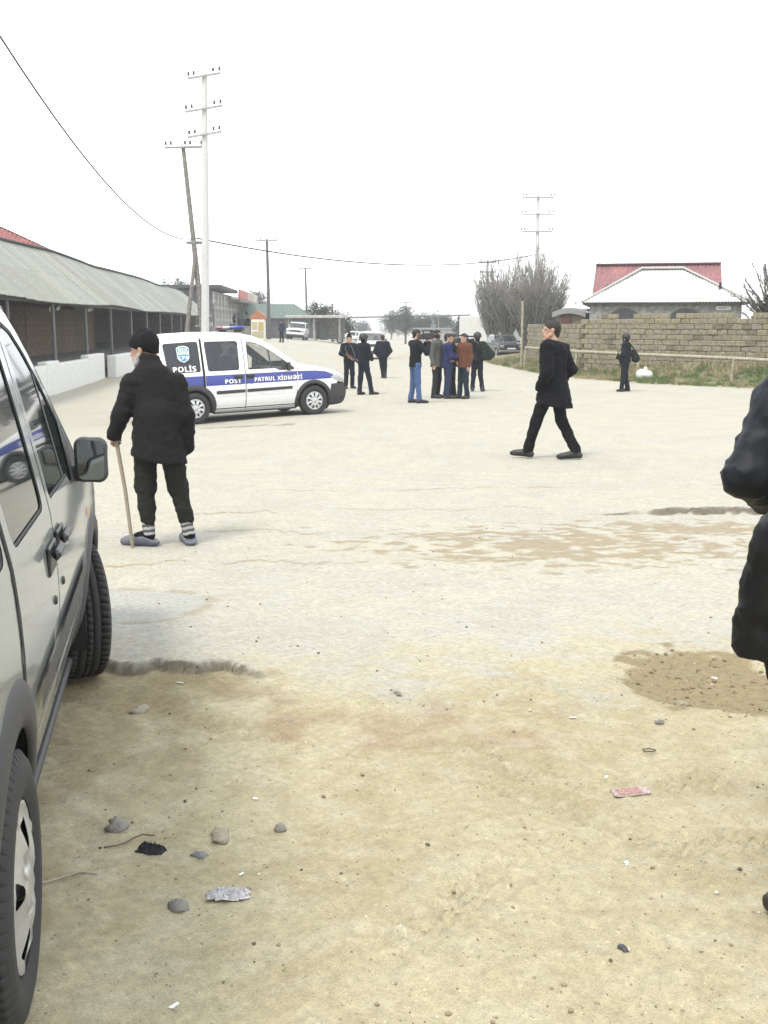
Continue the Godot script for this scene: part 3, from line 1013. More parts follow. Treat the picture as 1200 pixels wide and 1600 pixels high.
func build_vans() -> void:
	var alloy := mat(0.52, 0.53, 0.54, 0.32, 0.55)
	alloy.albedo_texture = tex.blotch_soft
	alloy.uv1_triplanar = true
	alloy.uv1_scale = Vector3.ONE * 4.0
	# silver van beside the photographer
	var c := van_wheels(5, 0.095, 0.165, 0.20, true, alloy)
	c.paint = car_paint(0.215, 0.24, 0.245, 0.25)
	c.sill_m = mats.plastic
	c.glass_front = glass(0.80)
	c.glass_rear = glass(0.86)
	c.glass_screen = glass(0.35, 0.05, 0.06, 0.06)
	c.steer = deg_to_rad(17.0)
	var van := build_minivan("silver_minivan", "silver minivan with black wheel arches and its front wheels turned, parked on the dirt", "van", c)
	set_on_ground(van, -2.195, 4.87, deg_to_rad(10.8), 2.664)
	stage("silver van")
	# police van
	var c2 := van_wheels(9, 0.085, 0.165, 0.15, false, alloy)
	c2.paint = car_paint(0.80, 0.80, 0.80)
	c2.sill_m = mats.plastic
	c2.glass_front = glass(0.16, 0.03, 0.045, 0.045)
	c2.glass_rear = glass(0.93, 0.022, 0.026, 0.034)
	c2.glass_screen = glass(0.25, 0.05, 0.06, 0.06)
	c2.steer = 0.0
	c2.plain_wing = true
	var pol := build_minivan("police_van", "white and blue patrol van with a light bar parked on the road", "van", c2)
	# livery
	var blue := car_paint(0.012, 0.03, 0.26)
	var vs: CarShape = CarShape.new()
	vs.upper = [Vector2(0.815, 0.60), Vector2(0.79, 0.72), Vector2(0.73, 0.83), Vector2(0.62, 0.905), Vector2(0.35, 0.985), Vector2(0.05, 1.045), Vector2(-0.22, 1.085), Vector2(-0.34, 1.125), Vector2(-1.22, 1.715), Vector2(-3.36, 1.7)]
	for s in [1.0, -1.0]:
		var fl: bool = s < 0
		var afr := circle(Vector2(0, 0.327), 0.44)
		var arr := circle(Vector2(-2.664, 0.327), 0.44)
		for e in [[Vector2(-3.28, 0.745), Vector2(-2.43, 0.755), Vector2(-2.43, 0.965), Vector2(-3.28, 0.965)], [Vector2(-2.41, 0.755), Vector2(-1.562, 0.76), Vector2(-1.562, 0.965), Vector2(-2.41, 0.965)], [Vector2(-1.542, 0.76), Vector2(-0.388, 0.765), Vector2(-0.382, 0.965), Vector2(-1.542, 0.965)], [Vector2(-0.365, 0.765), Vector2(0.55, 0.775), Vector2(0.47, 0.855), Vector2(0.3, 0.925), Vector2(0.05, 0.955), Vector2(-0.365, 0.965)]]:
			part("blue_stripe", panel([PackedVector2Array(e)], [afr, arr], vs.side(0.0018, s), 0.09, 0.05, fl), blue, pol)
	var white := mat(0.82, 0.82, 0.83, 0.5)
	text_on(pol, "lettering", "POST", 0.085, -1.83, 0.826, vs.half_width(-1.83, 0.83) + 0.004, 0.0, white, true, 1.3)
	# the schwa is an e turned upside down
	var f0 := -1.36
	var base_y := 0.795
	for w in ["PATRUL", "XİDM", "e", "Tİ"]:
		var o := text_on(pol, "lettering", w, 0.116 if w == "e" else 0.085, 0, 0.815, vs.half_width(-0.93, 0.83) + 0.004, 0.0, white, true, 1.12)
		var box: AABB = o.mesh.get_aabb()
		var wid: float = box.size.x * 1.12
		o.position.z = -(f0 + wid * 0.5)
		if w == "e":
			o.basis = o.basis * Basis(Vector3.BACK, PI)
			o.position.y = base_y + box.size.y * 0.5 + (box.position.y + box.size.y * 0.5)
		else:
			o.position.y = base_y - box.position.y
		f0 += wid + (0.055 if w == "PATRUL" else 0.014)
	text_on(pol, "lettering", "POLİS", 0.105, -2.84, 1.115, vs.half_width(-2.84, 1.14) + 0.006, -0.2, white, true, 1.25)
	# shield on the rear quarter window
	var shield := [Vector2(-0.15, 0.14), Vector2(-0.08, 0.18), Vector2(0.0, 0.19), Vector2(0.08, 0.18), Vector2(0.15, 0.14), Vector2(0.14, -0.1), Vector2(0.1, -0.15), Vector2(0.0, -0.2), Vector2(-0.1, -0.15), Vector2(-0.14, -0.1)]
	var tilt := Transform3D(Basis(Vector3(0, 0, -1), Vector3(0, 1, 0), Vector3(1, 0, 0)) * Basis(Vector3.RIGHT, -0.215), Vector3(vs.half_width(-2.83, 1.42) + 0.002, 1.42, 2.83))
	var emb := Node3D.new()
	emb.name = "shield_emblem"
	pol.add_child(emb)
	for e in [[1.0, 0.0, white], [0.9, 0.003, mat(0.02, 0.22, 0.62, 0.4)]]:
		var pb := MB.new()
		var pv := PackedVector2Array()
		for v in shield:
			pv.append(v * e[0] * 0.88)
		pb.prism(tilt * Transform3D(Basis(), Vector3(0, 0, e[1])), pv, 0.003)
		part("shield_plate", pb.done(), e[2], emb)
	var band := MB.new()
	band.prism(tilt * Transform3D(Basis(), Vector3(0, 0, 0.0065)), rect(-0.108, -0.01, 0.108, 0.05), 0.002)
	part("shield_band", band.done(), white, emb)
	var t1 := text_on(emb, "shield_text", "DİN", 0.062, 0, 0, 0, 0, white, true, 1.2)
	t1.transform = tilt * Transform3D(Basis.from_scale(Vector3(1.2, 1, 1)), Vector3(0, 0.088, 0.008))
	var t2 := text_on(emb, "shield_text", "POLİS", 0.044, 0, 0, 0, 0, mat(0.02, 0.2, 0.5, 0.5), true, 1.2)
	t2.transform = tilt * Transform3D(Basis.from_scale(Vector3(1.1, 1, 1)), Vector3(0, 0.022, 0.010))
	var t3 := text_on(emb, "shield_text", "ÇPX", 0.07, 0, 0, 0, 0, white, true, 1.2)
	t3.transform = tilt * Transform3D(Basis.from_scale(Vector3(1.2, 1, 1)), Vector3(0, -0.078, 0.008))
	# light bar
	var lb := MB.new()
	lb.bx(0, 1.872, 1.5, 1.18, 0.03, 0.22, 0.01)
	for k in [-0.45, 0.45]:
		lb.bx(k, 1.845, 1.5, 0.06, 0.05, 0.16)
	var bar := part("light_bar", lb.done(), mats.plastic, pol)
	for e in [[-0.40, 0.34, mat(0.30, 0.07, 0.07, 0.2)], [0.0, 0.40, mat(0.35, 0.35, 0.37, 0.3)], [0.40, 0.34, mat(0.03, 0.07, 0.38, 0.2)]]:
		var b2 := MB.new()
		b2.bx(e[0], 1.912, 1.5, e[1], 0.06, 0.21, 0.024)
		part("lamp_lens", b2.done(), e[2], bar)
	set_on_ground(pol, -1.90, 24.8, deg_to_rad(-61.0), 2.664)
	stage("police van")

# ---------------------------------------------------------------- people
# A field of tapered capsules joined by a smooth minimum, meshed as surface nets.
class Sdf:
	var prims := []
	var subs := []
	var cuts := []
	var cell := 0.014
	var k := 0.03
	var fold := 0.0
	var fold_f := 9.0
	var quilt := 0.0
	var crease := 0.0
	var noise: FastNoiseLite
	func add(a: Vector3, b: Vector3, ra: float, rb: float, n := Vector3.ZERO, q := 1.0) -> void:
		prims.append([a, b, ra, rb, n, q])
	func sub(a: Vector3, b: Vector3, ra: float, rb: float) -> void:
		subs.append([a, b, ra, rb, Vector3.ZERO, 1.0])
	func cut(p: Vector3, n: Vector3) -> void:
		cuts.append([p, n.normalized()])
	func mesh_into(out: Dictionary) -> void:
		var lo := Vector3.ONE * 1e9
		var hi := -lo
		for p in prims:
			var r := maxf(p[2], p[3])
			lo = lo.min(p[0] - Vector3.ONE * r).min(p[1] - Vector3.ONE * r)
			hi = hi.max(p[0] + Vector3.ONE * r).max(p[1] + Vector3.ONE * r)
		var m := cell * 2.5 + fold + quilt + crease
		lo -= Vector3.ONE * m
		hi += Vector3.ONE * m
		var nx := int(ceil((hi.x - lo.x) / cell)) + 1
		var ny := int(ceil((hi.y - lo.y) / cell)) + 1
		var nz := int(ceil((hi.z - lo.z) / cell)) + 1
		var f := PackedFloat32Array()
		f.resize(nx * ny * nz)
		f.fill(1.0)
		var nxy := nx * ny
		for pass_i in 2:
			for pr in (prims if pass_i == 0 else subs):
				var a: Vector3 = pr[0]
				var b: Vector3 = pr[1]
				var ra: float = pr[2]
				var rb: float = pr[3]
				var n: Vector3 = pr[4]
				var q: float = 1.0 / pr[5] - 1.0
				var flat: bool = n != Vector3.ZERO
				var ba := b - a
				var l2 := maxf(ba.length_squared(), 1e-9)
				var ext := maxf(ra, rb) + (k + cell * 2.0 if pass_i == 0 else cell)
				var i0 := maxi(int((minf(a.x, b.x) - ext - lo.x) / cell), 0)
				var i1 := mini(int((maxf(a.x, b.x) + ext - lo.x) / cell) + 1, nx - 1)
				var j0 := maxi(int((minf(a.y, b.y) - ext - lo.y) / cell), 0)
				var j1 := mini(int((maxf(a.y, b.y) + ext - lo.y) / cell) + 1, ny - 1)
				var k0 := maxi(int((minf(a.z, b.z) - ext - lo.z) / cell), 0)
				var k1 := mini(int((maxf(a.z, b.z) + ext - lo.z) / cell) + 1, nz - 1)
				for kk in range(k0, k1 + 1):
					for jj in range(j0, j1 + 1):
						var base := kk * nxy + jj * nx
						for ii in range(i0, i1 + 1):
							var pa := Vector3(lo.x + ii * cell - a.x, lo.y + jj * cell - a.y, lo.z + kk * cell - a.z)
							if flat:
								pa += n * (pa.dot(n) * q)
							var h := clampf(pa.dot(ba) / l2, 0.0, 1.0)
							var d := (pa - ba * h).length() - (ra + (rb - ra) * h)
							var e := f[base + ii]
							if pass_i == 0:
								var s := k - absf(d - e)
								if s > 0.0:
									f[base + ii] = minf(d, e) - s * s / k * 0.25
								elif d < e:
									f[base + ii] = d
							elif -d > e:
								f[base + ii] = -d
		if fold > 0.0 or crease > 0.0 or quilt > 0.0 or cuts.size() > 0:
			var lim := cell * 3.0 + fold + crease
			for kk in nz:
				for jj in ny:
					var base := kk * nxy + jj * nx
					for ii in nx:
						var e := f[base + ii]
						if e < lim:
							var p := Vector3(lo.x + ii * cell, lo.y + jj * cell, lo.z + kk * cell)
							if fold > 0.0 and e > -lim:
								e += fold * (noise.get_noise_3d(p.x * fold_f, p.y * fold_f * 0.55, p.z * fold_f) + 0.5 * noise.get_noise_3d(p.x * fold_f * 2.3 + 9.0, p.y * fold_f * 2.8, p.z * fold_f * 2.3))
							if crease > 0.0 and e > -lim:
								e += crease * (1.0 - 3.2 * absf(noise.get_noise_3d(p.x * 5.0 + 3.0, p.y * 8.5, p.z * 5.0))) + crease * 0.5 * (1.0 - 3.2 * absf(noise.get_noise_3d(p.x * 12.0, p.y * 17.0 + 5.0, p.z * 12.0)))
							if quilt > 0.0:
								e += quilt * (1.0 - absf(sin(p.y * 34.0)))
							for c in cuts:
								e = maxf(e, (p - c[0]).dot(c[1]))
							f[base + ii] = e
		# surface nets
		var vid := PackedInt32Array()
		vid.resize(nx * ny * nz)
		vid.fill(-1)
		var pos: PackedVector3Array = out.pos
		var start := pos.size()
		var offs := PackedInt32Array([0, 1, nx, nx + 1, nxy, nxy + 1, nxy + nx, nxy + nx + 1])
		var far := cell * 3.6
		for kk in nz - 1:
			for jj in ny - 1:
				var base := kk * nxy + jj * nx
				for ii in nx - 1:
					var o := base + ii
					if f[o] > far or f[o] < -far:
						continue
					var neg := 0
					for t in 8:
						if f[o + offs[t]] < 0.0:
							neg += 1
					if neg == 0 or neg == 8:
						continue
					var acc := Vector3.ZERO
					var cnt := 0
					for t in 8:
						var ft := f[o + offs[t]]
						for ax in 3:
							var bit := 1 << ax
							if t & bit:
								continue
							var fu := f[o + offs[t | bit]]
							if (ft < 0.0) != (fu < 0.0):
								var w := ft / (ft - fu)
								var v := Vector3(t & 1, (t >> 1) & 1, (t >> 2) & 1)
								v[ax] += w
								acc += v
								cnt += 1
					vid[o] = pos.size()
					pos.append(lo + (Vector3(ii, jj, kk) + acc / cnt) * cell)
		var idx: PackedInt32Array = out.idx
		var st := PackedInt32Array([1, nx, nxy])
		for kk in range(1, nz - 1):
			for jj in range(1, ny - 1):
				var base := kk * nxy + jj * nx
				for ii in range(1, nx - 1):
					var o := base + ii
					var fo := f[o]
					if fo > far or fo < -far:
						continue
					for ax in 3:
						var fn := f[o + st[ax]]
						if (fo < 0.0) == (fn < 0.0):
							continue
						var u := st[(ax + 1) % 3]
						var v := st[(ax + 2) % 3]
						var q0 := vid[o]
						var q1 := vid[o - u]
						var q2 := vid[o - u - v]
						var q3 := vid[o - v]
						if q0 < 0 or q1 < 0 or q2 < 0 or q3 < 0:
							continue
						if fo < 0.0:
							idx.append_array([q0, q2, q1, q0, q3, q2])
						else:
							idx.append_array([q0, q1, q2, q0, q2, q3])
		out.pos = pos
		out.idx = idx

func net(list: Array) -> ArrayMesh:
	var out := {"pos": PackedVector3Array(), "idx": PackedInt32Array()}
	for s: Sdf in list:
		s.noise = noise_a
		s.mesh_into(out)
	var pos: PackedVector3Array = out.pos
	var idx: PackedInt32Array = out.idx
	var nrm := PackedVector3Array()
	nrm.resize(pos.size())
	for i in range(0, idx.size(), 3):
		var a := idx[i]
		var b := idx[i + 1]
		var c := idx[i + 2]
		var n := (pos[c] - pos[a]).cross(pos[b] - pos[a])
		nrm[a] += n
		nrm[b] += n
		nrm[c] += n
	for i in nrm.size():
		nrm[i] = nrm[i].normalized()
	var arr := []
	arr.resize(Mesh.ARRAY_MAX)
	arr[Mesh.ARRAY_VERTEX] = pos
	arr[Mesh.ARRAY_NORMAL] = nrm
	arr[Mesh.ARRAY_INDEX] = idx
	var m := ArrayMesh.new()
	if pos.size() > 0:
		m.add_surface_from_arrays(Mesh.PRIMITIVE_TRIANGLES, arr)
	return m

func cloth(r: float, g: float, b: float) -> StandardMaterial3D:
	var m := grained(r, g, b, 0.92, tex.cloth, 5.0)
	m.metallic_specular = 0.25
	m.rim_enabled = true
	m.rim = 0.08
	m.rim_tint = 0.6
	return m

func leather(r: float, g: float, b: float) -> StandardMaterial3D:
	var m := grained(r, g, b, 0.58, tex.fine, 7.0)
	m.metallic_specular = 0.35
	return m

# joints of a standing figure 1.75 m tall; it faces -z, its right hand is at +x
func joints(over: Dictionary) -> Dictionary:
	var j := {"hip": Vector3(0, 0.93, 0), "chest": Vector3(0, 1.28, 0), "neck": Vector3(0, 1.465, 0.015), "head": Vector3(0, 1.625, -0.015)}
	for s in [["r", 1.0], ["l", -1.0]]:
		j["hip_" + s[0]] = Vector3(0.088 * s[1], 0.91, 0)
		j["knee_" + s[0]] = Vector3(0.105 * s[1], 0.50, -0.015)
		j["ankle_" + s[0]] = Vector3(0.115 * s[1], 0.085, 0.03)
		j["toe_" + s[0]] = Vector3(0.145 * s[1], 0.035, -0.155)
		j["shoulder_" + s[0]] = Vector3(0.185 * s[1], 1.405, 0.01)
		j["elbow_" + s[0]] = Vector3(0.235 * s[1], 1.125, 0.04)
		j["wrist_" + s[0]] = Vector3(0.235 * s[1], 0.88, -0.03)
		j["palm_" + s[0]] = Vector3(0, -1, -0.1)   # direction the fingers point
	for q in over:
		j[q] = over[q]
	return j

# hand: palm, four bent fingers and a thumb; dir along the fingers, side towards the thumb
func hand_prims(w: Vector3, dir: Vector3, thumb: Vector3, curl: float, cell: float) -> Sdf:
	var s := Sdf.new()
	s.cell = cell
	s.k = 0.008
	dir = dir.normalized()
	thumb = (thumb - dir * thumb.dot(dir)).normalized()
	var nrm := dir.cross(thumb).normalized()
	s.add(w, w + dir * 0.03, 0.027, 0.03, nrm, 0.75)
	s.add(w + dir * 0.03 + thumb * 0.012, w + dir * 0.085 + thumb * 0.016, 0.026, 0.022, nrm, 0.6)
	s.add(w + dir * 0.03 - thumb * 0.014, w + dir * 0.08 - thumb * 0.018, 0.026, 0.022, nrm, 0.6)
	for i in 4:
		var off := thumb * (0.030 - 0.020 * i)
		var ln: float = [0.068, 0.076, 0.070, 0.055][i]
		var p0 := w + dir * (0.085 - 0.004 * absf(i - 1.0)) + off
		var ang := curl * 0.5
		var p := p0
		var r := 0.0095
		for t in 3:
			var d2 := dir * cos(ang) + nrm * sin(ang)
			var e: Vector3 = p + d2 * ln * [0.45, 0.32, 0.23][t]
			s.add(p, e, r, r - 0.001)
			p = e
			r -= 0.001
			ang += curl * 0.6
	var t0 := w + dir * 0.025 + thumb * 0.022
	var t1 := t0 + (thumb * 0.75 + dir * 0.6 + nrm * 0.25 * curl).normalized() * 0.042
	var t2 := t1 + (thumb * 0.25 + dir * 0.9 + nrm * 0.5 * curl).normalized() * 0.034
	s.add(t0, t1, 0.0125, 0.0105)
	s.add(t1, t2, 0.0105, 0.009)
	return s

func person(c: Dictionary) -> Node3D:
	var H: float = c.get("h", 1.75) / 1.75
	var j := joints(c.get("pose", {}))
	for q in j:
		if not q.begins_with("palm"):
			j[q] = j[q] * H
	var at: Vector3 = on(c.x, c.d)
	var who := thing("person", c.label, "person", at, c.turn, c.get("group", ""))
	var cl: float = c.get("cell", 0.021)
	var bulk: float = c.get("bulk", 1.0) * (1.06 if c.d > 20.0 else 1.0)
	var Z := Vector3.BACK
	# head frame
	var yaw: float = c.get("look", 0.0)
	var pitch: float = c.get("nod", 0.0)
	var hb := Basis(Vector3.UP, yaw) * Basis(Vector3.RIGHT, pitch)
	var hf := -hb.z
	var hr := hb.x
	var hu := hb.y
	var hc: Vector3 = j.head
	var head := Sdf.new()
	head.cell = c.get("head_cell", 0.011)
	head.k = 0.022
	head.add(hc + hu * 0.035 - hf * 0.022, hc + hu * 0.03 + hf * 0.015, 0.083, 0.080, hr, 0.9)
	head.add(hc + hf * 0.03 - hu * 0.01, hc + hf * 0.045 - hu * 0.065, 0.062, 0.048, hr, 0.92)
	head.add(hc + hf * 0.052 - hu * 0.085, hc + hf * 0.068 - hu * 0.105, 0.032, 0.027, hr, 1.0)
	for e in [-1.0, 1.0]:
		head.add(hc + hr * 0.05 * e - hu * 0.05 + hf * 0.015, hc + hr * 0.03 * e - hu * 0.09 + hf * 0.045, 0.026, 0.02)
	head.add(hc + hf * 0.06, hc + hf * 0.062 - hu * 0.1, 0.03, 0.02)
	head.add(j.neck + Vector3(0, -0.03, 0), hc - hu * 0.06 - hf * 0.012, 0.062, 0.054)
	head.k = 0.02
	head.add(hc + hf * 0.090 + hu * 0.012, hc + hf * 0.107 - hu * 0.024, 0.011, 0.0145)
	for e in [-1.0, 1.0]:
		head.add(hc + hr * e * 0.077 - hf * 0.005 + hu * 0.012, hc + hr * e * 0.075 - hf * 0.002 - hu * 0.02, 0.019, 0.013, hr, 0.45)
		head.add(hc + hf * 0.083 + hr * e * 0.015 + hu * 0.03, hc + hf * 0.072 + hr * e * 0.045 + hu * 0.028, 0.010, 0.008)
	head.add(hc + hf * 0.092 - hr * 0.016 - hu * 0.053, hc + hf * 0.092 + hr * 0.016 - hu * 0.053, 0.008, 0.008)
	head.add(hc + hf * 0.089 - hr * 0.013 - hu * 0.067, hc + hf * 0.089 + hr * 0.013 - hu * 0.067, 0.0085, 0.0085)
	# trunk and limbs
	var body := Sdf.new()
	body.cell = maxf(cl * 1.3, 0.018)
	body.k = 0.025
	body.add(j.chest, j.hip, 0.10, 0.095, Z, 0.72)
	body.add(j.shoulder_l, j.shoulder_r, 0.042, 0.042)
	body.add(j.chest, j.neck, 0.08, 0.05)
	for s in ["l", "r"]:
		body.add(j["shoulder_" + s], j["elbow_" + s], 0.04, 0.032)
		body.add(j["elbow_" + s], j["wrist_" + s], 0.032, 0.027)
		body.add(j["hip_" + s], j["knee_" + s], 0.062, 0.042)
		body.add(j["knee_" + s], j["ankle_" + s], 0.042, 0.032)
		body.add(j["ankle_" + s] + Vector3(0, -0.03, 0), j["toe_" + s], 0.024, 0.018)
	var list := [head, body]
	var bare: Array = c.get("hands", ["l", "r"])
	for s in bare:
		var dir: Vector3 = j["palm_" + s]
		var th: Vector3 = c.get("thumb_" + s, Vector3(0, 0.1, -1))
		list.append(hand_prims(j["wrist_" + s], dir, th, c.get("curl", 0.55), c.get("hand_cell", 0.009)))
	var skin: Material = c.get("skin", mats.skin)
	var bd := part("body", net(list), skin, who)
	# face
	if c.get("face", true):
		for e in [-1.0, 1.0]:
			var eb := Sdf.new()
			eb.cell = 0.004
			eb.add(hc + hf * 0.0815 + hr * e * 0.031 + hu * 0.012, hc + hf * 0.0815 + hr * e * 0.031 + hu * 0.012, 0.0125, 0.0125)
			part("eye", net([eb]), mats.eye, bd)
			var br := Sdf.new()
			br.cell = 0.004
			br.add(hc + hf * 0.093 + hr * e * 0.014 + hu * 0.034, hc + hf * 0.078 + hr * e * 0.048 + hu * 0.035, 0.006, 0.004)
			part("eyebrow", net([br]), mats.hair, bd)
		var mo := Sdf.new()
		mo.cell = 0.004
		mo.add(hc + hf * 0.0945 - hr * 0.017 - hu * 0.060, hc + hf * 0.0945 + hr * 0.017 - hu * 0.060, 0.0045, 0.0045)
		part("mouth", net([mo]), mats.lip, bd)
	# hair, hat, helmet
	var hat: String = c.get("hat", "hair")
	var hs := Sdf.new()
	hs.cell = head.cell
	hs.k = 0.02
	if hat == "hair":
		hs.add(hc + hu * 0.045 - hf * 0.026, hc + hu * 0.045 + hf * 0.012, 0.090, 0.085, hr, 0.91)
		hs.add(hc - hf * 0.055 + hu * 0.01, hc - hf * 0.055 - hu * 0.045, 0.058, 0.048)
		hs.sub(hc + hf * 0.085 - hu * 0.035, hc + hf * 0.085 - hu * 0.08, 0.088, 0.088)
		hs.sub(hc + hf * 0.03 - hu * 0.07, hc + hf * 0.1 - hu * 0.07, 0.06, 0.09)
		hs.fold = 0.006
		hs.fold_f = 30.0
		part("hair", net([hs]), c.get("hat_m", mats.hair), bd)
	elif hat == "beanie" or hat == "bobble":
		hs.add(hc + hu * 0.05 - hf * 0.022, hc + hu * 0.05 + hf * 0.016, 0.097, 0.093, hr, 0.93)
		hs.add(hc + hu * 0.10 - hf * 0.02, hc + hu * 0.12 - hf * 0.01, 0.075, 0.05)
		if hat == "bobble":
			hs.add(hc + hu * 0.13, hc + hu * 0.19, 0.06, 0.035)
			hs.add(hc + hu * 0.235, hc + hu * 0.24, 0.03, 0.03)
		hs.add(hc - hf * 0.06 + hu * 0.02, hc - hf * 0.062 - hu * 0.02, 0.05, 0.045)
		hs.cut(hc + hu * (0.028 - c.get("hat_low", 0.0)), -hu * 1.0 + hf * 0.4)
		hs.fold = 0.006
		hs.fold_f = 16.0
		part("hat", net([hs]), c.get("hat_m", mats.black_knit), who)
	elif hat == "helmet":
		hs.add(hc + hu * 0.045 - hf * 0.015, hc + hu * 0.045 + hf * 0.01, 0.122, 0.118)
		hs.add(hc + hu * 0.0 - hf * 0.045, hc - hu * 0.02 - hf * 0.05, 0.09, 0.075)
		hs.cut(hc - hu * 0.005, -hu * 1.0 + hf * 0.3)
		part("helmet", net([hs]), c.get("hat_m", mats.helmet), who)
		if c.get("mask", true):
			var ms := Sdf.new()
			ms.cell = head.cell
			ms.k = 0.03
			ms.add(hc + hf * 0.03 - hu * 0.01, hc + hf * 0.045 - hu * 0.07, 0.068, 0.056)
			ms.add(hc - hf * 0.03 - hu * 0.02, hc - hf * 0.02 - hu * 0.11, 0.075, 0.068)
			ms.sub(hc + hf * 0.12 + hu * 0.018, hc + hf * 0.12 + hu * 0.018, 0.05, 0.05)
			part("balaclava", net([ms]), mats.black_knit, who)
	if c.get("beard", false):
		var bs := Sdf.new()
		bs.cell = head.cell
		bs.k = 0.03
		bs.add(hc + hf * 0.05 - hu * 0.06, hc + hf * 0.07 - hu * 0.125, 0.047, 0.03)
		for e in [-1.0, 1.0]:
			bs.add(hc + hr * e * 0.06 - hu * 0.03 + hf * 0.012, hc + hr * e * 0.035 - hu * 0.09 + hf * 0.05, 0.022, 0.026)
		bs.sub(hc + hf * 0.105 - hu * 0.02, hc + hf * 0.105 - hu * 0.05, 0.034, 0.03)
		bs.fold = 0.008
		bs.fold_f = 35.0
		part("beard", net([bs]), c.get("beard_m", mats.grey_hair), bd)
	# trousers
	var tr := Sdf.new()
	tr.cell = cl
	tr.k = 0.035
	tr.fold = 0.014
	tr.fold_f = 8.0
	tr.crease = c.get("crease", 0.0) * 0.6
	tr.add(j.hip + Vector3(0, 0.06, 0), j.hip, 0.135, 0.14, Z, 0.78)
	var lt: float = c.get("leg", 1.0)
	for s in ["l", "r"]:
		tr.add(j["hip_" + s], j["knee_" + s], 0.1 * lt, 0.074 * lt)
		var kn: Vector3 = j["knee_" + s]
		var an: Vector3 = j["ankle_" + s]
		var bot := kn.lerp(an, c.get("trouser_len", 0.94))
		if not c.has("socks"):
			tr.add(kn.lerp(an, 0.8), an + Vector3(0, -0.012, 0), 0.06 * lt, 0.054 * lt)
		tr.add(kn, bot, 0.074 * lt, c.get("cuff", 0.062) * lt)
		if c.get("gather", false):
			tr.add(kn.lerp(an, 0.52), kn.lerp(an, 0.60), 0.084, 0.072)
	part("trousers", net([tr]), c.trousers, who)
	# socks
	if c.has("socks"):
		for s in ["l", "r"]:
			var kn: Vector3 = j["knee_" + s]
			var an: Vector3 = j["ankle_" + s]
			for t in 5:
				var so := Sdf.new()
				so.cell = 0.009
				var p0 := kn.lerp(an, 0.74 + t * 0.055)
				so.add(p0, kn.lerp(an, 0.74 + (t + 1) * 0.055), 0.047, 0.047)
				so.cut(kn.lerp(an, 0.74 + (t + 1) * 0.055), an - kn)
				part("sock_stripe", net([so]), c.socks[t % 2], who)
			var sf := Sdf.new()
			sf.cell = 0.009
			sf.add(an, an.lerp(j["toe_" + s], 0.55) + Vector3(0, 0.008, 0), 0.046, 0.038)
			part("sock_foot", net([sf]), mats.black_knit, who)
	# shoes
	for s in ["l", "r"]:
		var sh := Sdf.new()
		sh.cell = c.get("shoe_cell", 0.012)
		sh.k = 0.02
		var an: Vector3 = j["ankle_" + s]
		var to: Vector3 = j["toe_" + s]
		var low := minf(an.y - 0.085 * H, to.y - 0.035 * H)
		var dirf := (to - an)
		dirf.y = 0
		dirf = dirf.normalized()
		var slope := (to.y - 0.035 * H) - (an.y - 0.085 * H)
		var heel := Vector3(an.x, an.y - 0.045 * H, an.z) - dirf * 0.035
		sh.add(heel, heel + dirf * 0.02, 0.042, 0.042)
		sh.add(heel + dirf * 0.02, to + Vector3(0, 0.005, 0), 0.042, 0.036)
		sh.add(an + Vector3(0, -0.02, 0) + dirf * 0.02, to + Vector3(0, 0.012, 0) - dirf * 0.03, 0.048, 0.036)
		sh.add(to, to + dirf * 0.035, 0.038, 0.030)
		sh.add(an + Vector3(0, c.get("boot", 0.0), 0), heel, 0.05, 0.045)
		var sp := Vector3(an.x, an.y - 0.085 * H, an.z)
		var sn := -(Vector3.UP - dirf * (slope / maxf(0.05, Vector2(to.x - an.x, to.z - an.z).length())))
		sh.cut(sp + sn.normalized() * -0.002, sn)
		if c.get("clog", false):
			sh.cut(an + Vector3(0, -0.01, 0) + dirf * 0.02, Vector3.UP - dirf * 0.4)
		part("shoe", net([sh]), c.get("shoe_m", mats.shoe), who)
	# jacket
	var jk := Sdf.new()
	jk.cell = cl
	jk.k = c.get("k", 0.045)
	jk.fold = c.get("fold", 0.016)
	jk.fold_f = c.get("fold_f", 7.0)
	jk.quilt = c.get("quilt", 0.0)
	jk.crease = c.get("crease", 0.0)
	var hem: float = c.get("hem", 0.82) * H
	var up: Vector3 = j.chest + (j.neck - j.chest) * 0.35
	jk.add(up, j.hip + Vector3(0, 0.12, 0), 0.158 * bulk, 0.15 * bulk, Z, c.get("deep", 0.74))
	var skirt: Vector3 = Vector3(j.hip.x, hem - 0.12, j.hip.z) + c.get("swing", Vector3.ZERO)
	jk.add(j.hip + Vector3(0, 0.12, 0), skirt, 0.15 * bulk, c.get("flare", 0.18) * bulk, Z, c.get("deep", 0.74) + 0.08)
	jk.add(j.shoulder_l, j.shoulder_r, 0.072 * bulk, 0.072 * bulk)
	jk.add(j.neck + Vector3(0, -0.06, 0.0), j.neck + Vector3(0, c.get("collar", 0.045) - 0.03, -0.005), 0.085 * bulk, 0.072)
	var sl: float = c.get("sleeve", 1.0)
	for s in ["l", "r"]:
		jk.add(j["shoulder_" + s], j["elbow_" + s], 0.076 * bulk * sl, 0.062 * bulk * sl)
		var wr: Vector3 = j["wrist_" + s]
		var el: Vector3 = j["elbow_" + s]
		jk.add(el, wr + (el - wr).normalized() * (0.01 if s in bare else -0.02), 0.063 * bulk * sl, c.get("cuff_r", 0.047) * bulk * sl)
	jk.cut(Vector3(0, hem, 0), Vector3(0, -1, 0) + c.get("hem_tilt", Vector3.ZERO))
	jk.cut(j.neck + Vector3(0, c.get("collar", 0.045), 0), Vector3(0, 1, 0.0) + hf * -0.25)
	part(c.get("jacket_name", "jacket"), net([jk]), c.jacket, who)
